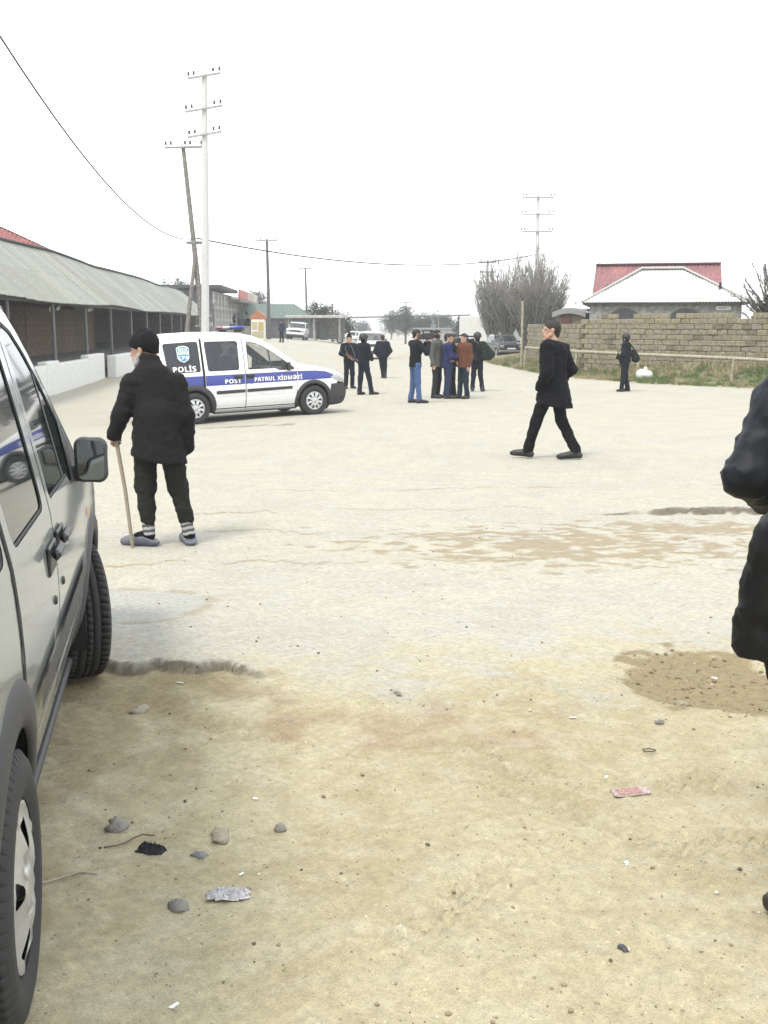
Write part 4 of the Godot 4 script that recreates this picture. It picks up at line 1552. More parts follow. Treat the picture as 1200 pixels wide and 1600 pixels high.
	if c.has("hood"):
		var hd := Sdf.new()
		hd.cell = cl
		hd.add(j.neck + Vector3(-0.07, 0.0, 0.07), j.neck + Vector3(0.07, 0.0, 0.07), 0.05, 0.05)
		hd.add(j.neck + Vector3(0, 0.01, 0.075), j.neck + Vector3(0, -0.12, 0.105), 0.07, 0.045)
		for e in [-1.0, 1.0]:
			hd.add(j.neck + Vector3(0.07 * e, 0, 0.07), j.neck + Vector3(0.085 * e, -0.01, -0.03), 0.045, 0.03)
		hd.fold = 0.015
		part("hood", net([hd]), c.hood, who)
	return who

func people_materials() -> void:
	mats.skin = mat(0.37, 0.225, 0.165, 0.6)
	mats.skin.subsurf_scatter_enabled = true
	mats.skin.subsurf_scatter_strength = 0.15
	mats.eye = mat(0.05, 0.035, 0.03, 0.2)
	mats.lip = mat(0.26, 0.10, 0.085, 0.6)
	mats.hair = mat(0.014, 0.012, 0.011, 0.75)
	mats.grey_hair = mat(0.30, 0.29, 0.28, 0.9)
	mats.black_knit = cloth(0.014, 0.014, 0.016)
	mats.helmet = mat(0.014, 0.016, 0.02, 0.5)
	mats.shoe = mat(0.014, 0.013, 0.013, 0.5)
	mats.navy = cloth(0.012, 0.015, 0.022)

func build_people() -> void:
	people_materials()
	# elderly man with a stick
	var brownblack := cloth(0.0165, 0.015, 0.016)
	person({"label": "old man in dark coat and knit cap standing with a walking stick", "x": -1.67, "d": 8.2, "turn": deg_to_rad(12), "h": 1.60, "cell": 0.011, "head_cell": 0.007, "hand_cell": 0.005, "shoe_cell": 0.008,
		"look": deg_to_rad(62), "nod": -0.12, "hat": "beanie", "beard": true, "hands": ["l"], "curl": 1.5, "thumb_l": Vector3(0.3, 0.5, -0.6),
		"pose": {"hip": Vector3(0.01, 0.90, 0.02), "chest": Vector3(-0.01, 1.22, -0.06), "neck": Vector3(-0.03, 1.43, -0.12), "head": Vector3(-0.07, 1.57, -0.19),
			"shoulder_l": Vector3(-0.18, 1.30, -0.07), "shoulder_r": Vector3(0.165, 1.31, -0.03), "elbow_l": Vector3(-0.275, 1.06, 0.0), "wrist_l": Vector3(-0.335, 0.895, -0.10), "palm_l": Vector3(-0.1, -0.55, -0.8),
			"elbow_r": Vector3(0.235, 1.06, 0.04), "wrist_r": Vector3(0.245, 0.82, -0.02),
			"hip_l": Vector3(-0.09, 0.88, 0.01), "hip_r": Vector3(0.1, 0.88, 0.02), "knee_l": Vector3(-0.10, 0.48, -0.02), "knee_r": Vector3(0.155, 0.48, 0.02), "ankle_l": Vector3(-0.085, 0.09, 0.02), "ankle_r": Vector3(0.235, 0.09, 0.05),
			"toe_l": Vector3(-0.25, 0.035, -0.04), "toe_r": Vector3(0.20, 0.035, -0.12)},
		"bulk": 1.12, "flare": 0.195, "sleeve": 0.95, "crease": 0.005, "hem": 0.71, "hem_tilt": Vector3(-0.16, 0, -0.1), "fold": 0.008, "fold_f": 6.0, "k": 0.028, "jacket_name": "coat", "jacket": brownblack, "collar": 0.10, "hat_low": 0.03, "cuff_r": 0.055,
		"trousers": cloth(0.022, 0.023, 0.020), "trouser_len": 0.68, "cuff": 0.060, "leg": 1.0, "gather": false, "socks": [cloth(0.42, 0.42, 0.42), cloth(0.10, 0.10, 0.105)], "shoe_m": mat(0.10, 0.105, 0.13, 0.6), "clog": true})
	var st := MB.new()
	st.tube([Vector3(-1.845, ground_y(-1.84, 8.07) - 0.002, -8.07), Vector3(-1.90, 0.40, -8.14), Vector3(-1.975, 0.76, -8.235)], [0.013, 0.014, 0.016], 8)
	st.tube([Vector3(-1.965, 0.77, -8.20), Vector3(-1.985, 0.775, -8.27)], [0.018, 0.019], 8)
	tag(part("walking_stick", st.done(), grained(0.30, 0.26, 0.19, 0.8, tex.fine, 6.0), self), "pale wooden walking stick held by the old man", "stick")
	stage("old man")
	# man in the long black coat, striding
	var blk := cloth(0.0085, 0.009, 0.011)
	person({"label": "man in a long black coat striding across the road, hands in pockets", "x": 2.13, "d": 14.2, "turn": deg_to_rad(52), "h": 1.74, "cell": 0.014, "head_cell": 0.008, "look": deg_to_rad(38), "nod": 0.05, "hands": [],
		"pose": {"hip": Vector3(0, 0.90, 0), "chest": Vector3(0, 1.26, -0.01), "neck": Vector3(0, 1.455, 0.0), "head": Vector3(0, 1.62, -0.035),
			"hip_l": Vector3(-0.085, 0.885, -0.01), "hip_r": Vector3(0.085, 0.885, 0.01),
			"knee_l": Vector3(-0.10, 0.49, -0.17), "ankle_l": Vector3(-0.13, 0.10, -0.27), "toe_l": Vector3(-0.19, 0.06, -0.43),
			"knee_r": Vector3(0.09, 0.48, 0.09), "ankle_r": Vector3(0.11, 0.10, 0.30), "toe_r": Vector3(0.03, 0.035, 0.13),
			"elbow_l": Vector3(-0.265, 1.12, 0.07), "wrist_l": Vector3(-0.205, 0.93, -0.06), "elbow_r": Vector3(0.255, 1.13, 0.11), "wrist_r": Vector3(0.20, 0.95, -0.04)},
		"bulk": 1.26, "deep": 0.84, "flare": 0.215, "crease": 0.006, "k": 0.03, "hem": 0.70, "swing": Vector3(0, 0, 0.03), "hem_tilt": Vector3(0, 0, -0.2), "jacket_name": "coat", "jacket": blk, "trousers": cloth(0.010, 0.010, 0.012), "leg": 1.0, "collar": 0.05})
	stage("walking man")
	# cameraman in jeans
	var jeans := cloth(0.075, 0.125, 0.26)
	person({"label": "man in black jacket and light blue jeans filming with a shoulder camera", "x": 0.77, "d": 27.7, "turn": deg_to_rad(-66), "h": 1.80, "look": deg_to_rad(-8), "nod": 0.0,
		"pose": {"elbow_l": Vector3(-0.22, 1.19, -0.20), "wrist_l": Vector3(-0.06, 1.43, -0.30), "palm_l": Vector3(0.5, 0.7, -0.3), "elbow_r": Vector3(0.30, 1.20, -0.16), "wrist_r": Vector3(0.16, 1.44, -0.28), "palm_r": Vector3(-0.3, 0.8, -0.3), "head": Vector3(0.0, 1.625, -0.03),
			"ankle_l": Vector3(-0.15, 0.085, 0.05), "knee_l": Vector3(-0.12, 0.5, 0.0), "toe_l": Vector3(-0.18, 0.035, -0.13), "ankle_r": Vector3(0.16, 0.085, -0.03), "toe_r": Vector3(0.20, 0.035, -0.2)},
		"bulk": 1.03, "hem": 0.86, "jacket": cloth(0.012, 0.014, 0.018), "trousers": jeans})
	video_camera(Vector3(0.77, 0, -27.7), deg_to_rad(-66), Vector3(0.115, 1.63, -0.26), "black shoulder video camera held by the man in jeans")
	# the group beside him
	person({"label": "man in a grey jacket standing close behind the blue jacket", "x": 1.40, "d": 30.0, "turn": deg_to_rad(-118), "h": 1.80, "look": deg_to_rad(-20), "bulk": 1.12, "hem": 0.80, "jacket": cloth(0.115, 0.12, 0.112), "trousers": cloth(0.035, 0.036, 0.036),
		"pose": {"elbow_l": Vector3(-0.25, 1.14, -0.02), "wrist_l": Vector3(-0.12, 1.04, -0.2), "palm_l": Vector3(0.8, 0, -0.3)}})
	person({"label": "man in a blue jacket and blue trousers facing the brown jacket", "x": 1.68, "d": 29.8, "turn": deg_to_rad(-82), "h": 1.70, "look": deg_to_rad(-20), "bulk": 1.06, "hem": 0.82, "jacket": cloth(0.03, 0.036, 0.105), "trousers": cloth(0.028, 0.042, 0.085),
		"pose": {"elbow_r": Vector3(0.24, 1.13, -0.05), "wrist_r": Vector3(0.15, 1.10, -0.26), "palm_r": Vector3(-0.3, 0.2, -1), "elbow_l": Vector3(-0.25, 1.16, -0.08), "wrist_l": Vector3(-0.14, 1.2, -0.28), "palm_l": Vector3(0.3, 0.2, -1)}})
	person({"label": "man dressed in black filming between the blue and the brown jacket", "x": 1.84, "d": 30.6, "turn": deg_to_rad(-88), "h": 1.70, "bulk": 1.02, "hem": 0.84, "jacket": cloth(0.013, 0.014, 0.018), "trousers": cloth(0.014, 0.014, 0.018),
		"pose": {"elbow_r": Vector3(0.27, 1.17, -0.14), "wrist_r": Vector3(0.13, 1.38, -0.26), "palm_r": Vector3(-0.2, 0.8, -0.4), "elbow_l": Vector3(-0.25, 1.17, -0.16), "wrist_l": Vector3(-0.08, 1.40, -0.27), "palm_l": Vector3(0.3, 0.8, -0.3), "toe_r": Vector3(0.16, 0.035, -0.2), "ankle_r": Vector3(0.12, 0.085, -0.06)}})
	video_camera(Vector3(1.84, 0, -30.6), deg_to_rad(-88), Vector3(0.09, 1.52, -0.27), "black video camera raised beside the man in the brown jacket")
	person({"label": "man in a brown leather jacket and dark jeans talking to the cameras", "x": 2.10, "d": 29.7, "turn": deg_to_rad(128), "h": 1.70, "look": deg_to_rad(22), "bulk": 1.08, "hem": 0.84, "jacket": cloth(0.135, 0.058, 0.034), "trousers": cloth(0.018, 0.03, 0.045),
		"pose": {"elbow_r": Vector3(0.25, 1.12, 0.02), "wrist_r": Vector3(0.17, 1.02, -0.22), "palm_r": Vector3(-0.4, 0.1, -1), "toe_r": Vector3(0.12, 0.035, -0.22), "ankle_r": Vector3(0.10, 0.085, -0.06)}})
	stage("group")
	# police on foot
	var uni: Material = mats.navy
	person({"label": "helmeted officer carrying a green bag, back turned, beside the brown jacket", "x": 2.77, "d": 33.6, "turn": deg_to_rad(-12), "h": 1.72, "hat": "helmet", "face": false, "bulk": 1.06, "hem": 0.90, "jacket": uni, "trousers": uni, "boot": 0.13, "hands": [],
		"pose": {"ankle_l": Vector3(-0.13, 0.085, 0.0), "ankle_r": Vector3(0.17, 0.085, 0.02), "toe_r": Vector3(0.2, 0.035, -0.16), "elbow_r": Vector3(0.27, 1.14, 0.0), "wrist_r": Vector3(0.26, 1.0, -0.2)}})
	var bg := Sdf.new()
	bg.cell = 0.02
	bg.fold = 0.02
	bg.add(Vector3(2.90, 0.98, -33.42), Vector3(3.16, 0.74, -33.40), 0.16, 0.12, Vector3.BACK, 0.7)
	bg.add(Vector3(2.98, 0.70, -33.42), Vector3(3.10, 0.66, -33.40), 0.13, 0.1, Vector3.BACK, 0.7)
	var bag := part("shoulder_bag", net([bg]), cloth(0.016, 0.026, 0.020), self)
	tag(bag, "dark green shoulder bag slung on the back of a helmeted officer", "bag")
	part("strap", tube_mesh([Vector3(2.66, 1.13, -33.50), Vector3(2.72, 1.12, -33.42), Vector3(2.86, 0.98, -33.34), Vector3(2.98, 0.80, -33.34)], [0.022], 6), cloth(0.09, 0.10, 0.08), bag)
	person({"label": "helmeted officer in dark uniform standing at the road edge by the pipe rail", "x": 7.16, "d": 33.5, "turn": deg_to_rad(62), "h": 1.70, "hat": "helmet", "face": false, "bulk": 1.08, "hem": 0.88, "jacket": uni, "trousers": uni, "boot": 0.13, "hands": ["l"],
		"pose": {"elbow_l": Vector3(-0.26, 1.13, 0.0), "wrist_l": Vector3(-0.13, 1.03, -0.22), "palm_l": Vector3(0.6, 0, -0.5), "ankle_l": Vector3(-0.14, 0.085, -0.05), "ankle_r": Vector3(0.14, 0.085, 0.06)}})
	rifle(Vector3(7.16, 0, -33.5), deg_to_rad(62), Vector3(-0.1, 1.12, -0.22), Vector3(0.16, 0.86, -0.20), "black rifle held across the officer by the pipe rail")
	var pk := Sdf.new()
	pk.cell = 0.02
	pk.fold = 0.01
	pk.add(Vector3(7.37, 0.78, -33.40), Vector3(7.44, 0.62, -33.40), 0.11, 0.12)
	var pack := part("pouch_bag", net([pk]), mats.black_knit, self)
	tag(pack, "black pouch hanging at the back of the officer by the pipe rail", "bag")
	part("strap", tube_mesh([Vector3(7.20, 1.10, -33.36), Vector3(7.34, 0.95, -33.34), Vector3(7.42, 0.74, -33.34)], [0.018], 6), mats.black_knit, pack)
	person({"label": "officer in a bobble hat holding a rifle across the chest", "x": -1.11, "d": 36.0, "turn": deg_to_rad(-160), "h": 1.68, "hat": "bobble", "look": deg_to_rad(-15), "bulk": 1.06, "hem": 0.88, "jacket": uni, "trousers": uni, "boot": 0.13,
		"pose": {"elbow_r": Vector3(0.29, 1.16, -0.02), "wrist_r": Vector3(0.12, 1.02, -0.20), "palm_r": Vector3(-0.8, 0, -0.4), "elbow_l": Vector3(-0.27, 1.14, -0.03), "wrist_l": Vector3(-0.10, 0.95, -0.22), "palm_l": Vector3(0.7, 0, -0.4)}})
	rifle(Vector3(-1.11, 0, -36.0), deg_to_rad(-160), Vector3(0.18, 1.10, -0.25), Vector3(-0.26, 0.80, -0.26), "black rifle held across the officer in the bobble hat", true)
	person({"label": "helmeted officer with a shoulder badge stepping past the bobble hat officer", "x": -0.58, "d": 32.3, "turn": deg_to_rad(-50), "h": 1.72, "hat": "helmet", "face": false, "bulk": 1.06, "hem": 0.88, "jacket": uni, "trousers": cloth(0.016, 0.021, 0.032), "boot": 0.13, "hands": [],
		"pose": {"knee_r": Vector3(0.12, 0.5, -0.10), "ankle_r": Vector3(0.16, 0.085, -0.16), "toe_r": Vector3(0.20, 0.035, -0.34), "ankle_l": Vector3(-0.10, 0.085, 0.08), "knee_l": Vector3(-0.10, 0.5, 0.04), "toe_l": Vector3(-0.13, 0.035, -0.1), "elbow_r": Vector3(0.25, 1.13, -0.04), "wrist_r": Vector3(0.1, 1.03, -0.22), "elbow_l": Vector3(-0.27, 1.13, 0.0), "wrist_l": Vector3(-0.12, 1.0, -0.22)}})
	person({"label": "officer walking away from the camera crew, hands in jacket pockets", "x": -0.05, "d": 42.8, "turn": deg_to_rad(6), "h": 1.62, "hat": "hair", "face": false, "bulk": 1.12, "hem": 0.84, "jacket": uni, "trousers": uni, "boot": 0.13, "hands": [],
		"pose": {"elbow_r": Vector3(0.32, 1.12, 0.06), "wrist_r": Vector3(0.2, 0.93, -0.08), "elbow_l": Vector3(-0.32, 1.12, 0.06), "wrist_l": Vector3(-0.2, 0.93, -0.08), "knee_l": Vector3(-0.03, 0.5, -0.05), "ankle_l": Vector3(0.03, 0.085, -0.12), "toe_l": Vector3(0.0, 0.035, -0.3), "ankle_r": Vector3(0.09, 0.085, 0.06)}})
	person({"label": "distant walker in dark blue beside the kiosk", "x": -7.85, "d": 87.0, "turn": deg_to_rad(40), "h": 1.72, "cell": 0.03, "head_cell": 0.02, "hand_cell": 0.01, "face": false, "jacket": cloth(0.02, 0.026, 0.06), "trousers": cloth(0.012, 0.012, 0.015),
		"pose": {"ankle_l": Vector3(-0.06, 0.085, -0.1), "toe_l": Vector3(-0.06, 0.035, -0.28), "ankle_r": Vector3(0.06, 0.085, 0.12)}})
	stage("police")
	# two bystanders at the photographer's right hand
	person({"label": "bystander in a navy hooded jacket with one elbow bent outwards", "x": 1.45, "d": 3.55, "turn": deg_to_rad(-4), "h": 1.74, "cell": 0.013, "head_cell": 0.014, "face": false, "hands": [], "bulk": 1.12, "sleeve": 0.98, "hem": 0.80, "fold": 0.014, "fold_f": 9.0, "crease": 0.005, "k": 0.025, "jacket": leather(0.010, 0.0125, 0.019), "trousers": cloth(0.012, 0.012, 0.014), "hood": cloth(0.011, 0.022, 0.020),
		"pose": {"shoulder_l": Vector3(-0.20, 1.37, 0.02), "elbow_l": Vector3(-0.315, 1.135, 0.08), "wrist_l": Vector3(-0.16, 1.02, -0.16), "ankle_l": Vector3(-0.07, 0.085, 0.03), "toe_l": Vector3(-0.06, 0.035, -0.155), "elbow_r": Vector3(0.31, 1.13, 0.06), "wrist_r": Vector3(0.16, 1.02, -0.16)}})
	person({"label": "bystander in a black padded jacket with the arm hanging straight down", "x": 1.30, "d": 2.72, "turn": deg_to_rad(8), "h": 1.70, "cell": 0.012, "head_cell": 0.014, "face": false, "hands": [], "bulk": 1.12, "hem": 0.80, "fold": 0.014, "fold_f": 10.0, "crease": 0.005, "sleeve": 0.98, "k": 0.025, "jacket": leather(0.0075, 0.008, 0.010), "trousers": cloth(0.010, 0.010, 0.011), "cuff_r": 0.056,
		"pose": {"shoulder_l": Vector3(-0.225, 1.38, 0.0), "elbow_l": Vector3(-0.36, 1.12, 0.03), "wrist_l": Vector3(-0.375, 0.85, -0.04), "hip_l": Vector3(-0.08, 0.91, 0.0), "knee_l": Vector3(-0.08, 0.5, 0.0), "ankle_l": Vector3(-0.12, 0.085, 0.0), "toe_l": Vector3(-0.20, 0.035, -0.14), "elbow_r": Vector3(0.31, 1.13, 0.06), "wrist_r": Vector3(0.30, 0.87, -0.05)}})
	stage("bystanders")

func video_camera(base: Vector3, turn: float, at: Vector3, label: String) -> void:
	var y := ground_y(base.x, -base.z)
	var t := Transform3D(Basis(Vector3.UP, turn), Vector3(base.x, y, base.z))
	var o := thing("video_camera", label, "camera")
	o.transform = t * Transform3D(Basis(), at)
	var b := MB.new()
	b.bx(0, 0.0, -0.02, 0.11, 0.15, 0.30, 0.02)
	part("camera_body", b.done(), mats.handle, o)
	b = MB.new()
	b.lathe(Transform3D(Basis(Vector3.RIGHT, -PI / 2), Vector3(0, 0.0, -0.17)), [Vector2(0.04, 0.0), Vector2(0.045, 0.06), Vector2(0.055, 0.08), Vector2(0.06, 0.15), Vector2(0.05, 0.15), Vector2(0.0, 0.13)], 16)
	part("lens", b.done(), mats.black, o)
	b = MB.new()
	b.bar(Vector3(0, 0.135, -0.16), Vector3(0, 0.135, 0.14), 0.035, 0.03, 0.01)
	b.bar(Vector3(0, 0.07, -0.13), Vector3(0, 0.135, -0.14), 0.03, 0.03)
	b.bar(Vector3(0, 0.07, 0.10), Vector3(0, 0.135, 0.12), 0.03, 0.03)
	part("handle", b.done(), mats.handle, o)
	b = MB.new()
	b.bx(-0.09, 0.05, -0.02, 0.06, 0.055, 0.14, 0.01)
	part("viewfinder", b.done(), mats.handle, o)
	b = MB.new()
	b.tube([Vector3(0.05, 0.11, -0.3), Vector3(0.05, 0.11, -0.05)], [0.02], 8)
	part("microphone", b.done(), mats.black, o)
	b = MB.new()
	b.bx(0, -0.01, 0.18, 0.10, 0.13, 0.10, 0.02)
	part("battery", b.done(), mats.plastic, o)

func rifle(base: Vector3, turn: float, butt: Vector3, muzzle: Vector3, label: String, wood := false) -> void:
	var y := ground_y(base.x, -base.z)
	var o := thing("rifle", label, "rifle")
	o.transform = Transform3D(Basis(Vector3.UP, turn), Vector3(base.x, y, base.z))
	var d := (muzzle - butt).normalized()
	var side := d.cross(Vector3.FORWARD).normalized()
	var b := MB.new()
	b.bar(butt, butt + d * 0.24, 0.03, 0.09, 0.01)
	part("stock", b.done(), mats.black if not wood else mat(0.10, 0.045, 0.02, 0.5), o)
	b = MB.new()
	b.bar(butt + d * 0.22, butt + d * 0.48, 0.035, 0.07, 0.01)
	part("receiver", b.done(), mats.handle, o)
	b = MB.new()
	b.tube([butt + d * 0.47, muzzle + d * 0.22], [0.012], 8)
	part("barrel", b.done(), mats.handle, o)
	b = MB.new()
	b.bar(butt + d * 0.40, butt + d * 0.42 - side * 0.17, 0.028, 0.06, 0.008)
	part("magazine", b.done(), mats.handle, o)
	b = MB.new()
	b.tube([butt + d * 0.05, butt + Vector3(0, 0.2, 0.12), Vector3(0.02, 1.46, 0.02), butt + Vector3(-0.2, 0.2, 0.02), butt + d * 0.45], [0.012], 5)
	part("sling", b.done(), cloth(0.14, 0.14, 0.13), o)

# ---------------------------------------------------------------- buildings and walls
# a node at a whose x axis runs towards b (left to right seen from its front), z towards the front
func frame(called: String, label: String, category: String, a: Vector3, b: Vector3, group := "") -> Node3D:
	var o := thing(called, label, category, a, 0.0, group)
	var x := Vector3(b.x - a.x, 0, b.z - a.z).normalized()
	o.transform = Transform3D(Basis(x, Vector3.UP, x.cross(Vector3.UP)), a)
	return o

func wave(pitch: float, amp: float, t: Transform3D) -> Callable:
	return func(u: float, v: float) -> Vector3: return t * Vector3(u, v, amp * sin(u * TAU / pitch))

# a roof slope made of corrugated sheets: poly lies in the plane of t (x across, y up the slope)
func sheets(parent: Node3D, called: String, poly: PackedVector2Array, t: Transform3D, w: float, l: float, pitch: float, amp: float, ms: Array, r: RandomNumberGenerator) -> void:
	var lo := poly[0]
	var hi := poly[0]
	for p in poly:
		lo = lo.min(p)
		hi = hi.max(p)
	for i in ceili((hi.x - lo.x) / w):
		for k in ceili((hi.y - lo.y) / l):
			for bit in Geometry2D.intersect_polygons(poly, rect(lo.x + i * w, lo.y + k * l, lo.x + (i + 1) * w, lo.y + (k + 1) * l + 0.05)):
				var tt := t * Transform3D(Basis(Vector3.RIGHT, -0.012), Vector3(0, 0, -0.012 * k + r.randf_range(-0.004, 0.004)))
				part(called, panel([bit], [], wave(pitch, amp, tt), pitch / 4.0, 4.0), ms[r.randi() % ms.size()], parent)

func tones(r: float, g: float, b: float, rough: float, n: int, spread: float, rg: RandomNumberGenerator, grain: Texture2D, scale: float) -> Array:
	var out := []
	for i in n:
		var k := 1.0 + rg.randf_range(-spread, spread)
		out.append(grained(r * k * (1.0 + rg.randf_range(-0.03, 0.03)), g * k, b * k * (1.0 + rg.randf_range(-0.05, 0.05)), rough, grain, scale, 0.0, true))
	return out

func build_market() -> void:
	var r := RandomNumberGenerator.new()
	r.seed = 8
	var a := P(-9.3, 0, 20.0)
	# local: x runs along the hall away from the camera, z towards the street
	var o := thing("market_hall", "long open market hall with a green grey corrugated awning on pipe posts", "market hall", a)
	var x := Vector3(-0.075, 0, -1).normalized()
	o.transform = Transform3D(Basis(x, Vector3.UP, x.cross(Vector3.UP)), a)
	var len := 82.0
	var ms := tones(0.345, 0.36, 0.32, 0.9, 7, 0.13, r, tex.fine, 0.9)
	ms.append(grained(0.33, 0.325, 0.29, 0.9, tex.fine, 0.9, 0.0, true))
	var eave := 2.35
	var ridge := 4.5
	var slope := Vector2(2.5, ridge - eave).length()
	var ang := atan2(ridge - eave, 2.5)
	var meshes := []
	var lean := Transform3D(Basis(Vector3.RIGHT, -(PI / 2 - ang)), Vector3.ZERO)
	for k in 3:
		meshes.append(panel([rect(0, 0, 1.12, slope / 2 + 0.06)], [], wave(0.14, 0.022, Transform3D()), 0.035, 4.0))
	for i in 73:
		var sag := 0.05 * sin(i * 0.31) + 0.05 * fbm(i * 1.1, 3.0, 0.11)
		for k in 2:
			var s := part("roof_sheet", meshes[k], ms[r.randi() % ms.size()], o)
			s.transform = Transform3D(lean.basis, Vector3(i * 1.1, eave + sag, 0.15)) * Transform3D(Basis(Vector3.RIGHT, -0.01), Vector3(0, k * slope / 2, -0.016 * k + r.randf_range(-0.006, 0.006)))
	var dark := mat(0.03, 0.032, 0.034, 0.8)
	var b := MB.new()
	var pts := []
	for i in 42:
		pts.append(Vector3(i * 2.0, ridge + 0.05 + 0.05 * sin(i * 0.56) + 0.05 * fbm(i * 2.0, 3.0, 0.11), -2.36))
	b.tube(pts, [0.055], 6)
	part("ridge_cap", b.done(), dark, o)
	b = MB.new()
	b.bx(len / 2, eave - 0.02, -0.02, len, 0.14, 0.08)
	b.bx(len / 2, ridge - 0.12, -2.5, len, 0.12, 0.1)
	part("purlin", b.done(), dark, o)
	b = MB.new()
	b.quad(Vector3(0, ridge - 0.06, -2.42), Vector3(len, ridge - 0.06, -2.42), Vector3(len, 3.7, -7.2), Vector3(0, 3.7, -7.2))
	part("rear_roof", b.done(), grained(0.28, 0.29, 0.26, 0.9, tex.blotch, 0.4), o)
	var post_m := grained(0.16, 0.165, 0.17, 0.7, tex.fine, 3.0)
	for i in 15:
		b = MB.new()
		var px := -0.4 + i * 5.62 + r.randf_range(-0.15, 0.15)
		b.tube([Vector3(px, -0.2, -0.06), Vector3(px + 0.02, eave - 0.03, -0.08)], [0.062, 0.058], 10)
		b.bx(px, 0.38, -0.06, 0.22, 0.03, 0.22)
		part("post", b.done(), post_m, o)
		b = MB.new()
		b.bar(Vector3(px + 0.02, eave - 0.1, -0.1), Vector3(px + 0.02, ridge - 0.2, -2.45), 0.06, 0.09)
		part("rafter", b.done(), dark, o)
	# raised floor with a whitewashed front
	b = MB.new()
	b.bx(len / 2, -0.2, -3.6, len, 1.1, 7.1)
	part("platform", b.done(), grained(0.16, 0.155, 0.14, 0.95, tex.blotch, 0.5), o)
	var lime := grained(0.66, 0.66, 0.63, 0.9, tex.blotch_soft, 0.7)
	for e in [[7.0, 21.0, 0.40, 0.0], [13.9, 15.7, 0.50, 0.015], [20.7, 24.0, 0.53, 0.015], [24.5, 29.5, 0.42, 0.35], [31.0, 62.0, 0.33, 0.0]]:
		b = MB.new()
		b.bx((e[0] + e[1]) / 2, (e[2] - 0.8) / 2, 0.06 + e[3], e[1] - e[0], e[2] + 0.8, 0.30 + e[3] * 0.2, 0.03)
		part("low_wall", b.done(), lime, o)
	# back and ends
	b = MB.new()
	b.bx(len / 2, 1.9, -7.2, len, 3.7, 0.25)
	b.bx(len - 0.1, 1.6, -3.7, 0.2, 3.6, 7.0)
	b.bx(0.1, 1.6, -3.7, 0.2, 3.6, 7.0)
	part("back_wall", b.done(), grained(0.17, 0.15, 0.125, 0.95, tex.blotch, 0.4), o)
	var boards := tones(0.22, 0.16, 0.09, 0.85, 4, 0.18, r, tex.blotch, 0.8)
	for i in 13:
		b = MB.new()
		b.bx(9.2 + i * 2.45, 1.32, -3.0 + r.randf_range(-0.02, 0.02), 2.43, 2.0, 0.04, 0.006)
		part("board_panel", b.done(), boards[r.randi() % 4], o)
	b = MB.new()
	b.bx(39.9, 1.36, -3.0, 0.14, 2.1, 0.14, 0.01)
	part("door_post", b.done(), grained(0.26, 0.22, 0.15, 0.85, tex.fine, 2.0), o)
	for e in [[16.9, 2.12, 0.5], [18.0, 2.15, 0.35], [23.6, 2.18, 0.9]]:
		var sd := Sdf.new()
		sd.cell = 0.03
		sd.fold = 0.05
		sd.fold_f = 5.0
		sd.add(Vector3(e[0], e[1], -0.25), Vector3(e[0] + e[2], e[1] + 0.06, -0.2), 0.09, 0.06, Vector3.BACK, 0.4)
		part("torn_lining", net([sd]), grained(0.42, 0.42, 0.38, 0.9, tex.fine, 2.0), o)
	# a small house with a red roof standing behind the hall
	var h := frame("red_roof_house", "house whose red corrugated roof shows above the market awning", "house", P(-34.6, 0.2, 72.0), P(-19.9, 0.2, 74.0))
	b = MB.new()
	b.bx(7.4, 2.0, -4.0, 14.4, 6.6, 8.0)
	part("wall", b.done(), grained(0.42, 0.40, 0.36, 0.9, tex.blotch, 0.4), h)
	var reds := tones(0.30, 0.075, 0.07, 0.7, 3, 0.1, r, tex.blotch, 0.4)
	var sl := atan2(2.6, 4.4)
	sheets(h, "roof_sheet", PackedVector2Array([Vector2(-0.5, 0), Vector2(15.2, 0), Vector2(9.6, 5.1), Vector2(5.0, 5.1)]), Transform3D(Basis(Vector3.RIGHT, -(PI / 2 - sl)), Vector3(0, 5.3, 0.4)), 3.0, 2.5, 0.3, 0.03, reds, r)
	b = MB.new()
	b.tri(Vector3(15.2, 5.3, 0.4), Vector3(15.2, 5.3, -8.4), Vector3(9.6, 7.9, -4.0))
	b.tri(Vector3(-0.5, 5.3, 0.4), Vector3(5.0, 7.9, -4.0), Vector3(-0.5, 5.3, -8.4))
	b.quad(Vector3(-0.5, 5.3, -8.4), Vector3(5.0, 7.9, -4.0), Vector3(9.6, 7.9, -4.0), Vector3(15.2, 5.3, -8.4))
	part("rear_roof", b.done(), reds[0], h)
	stage("market")

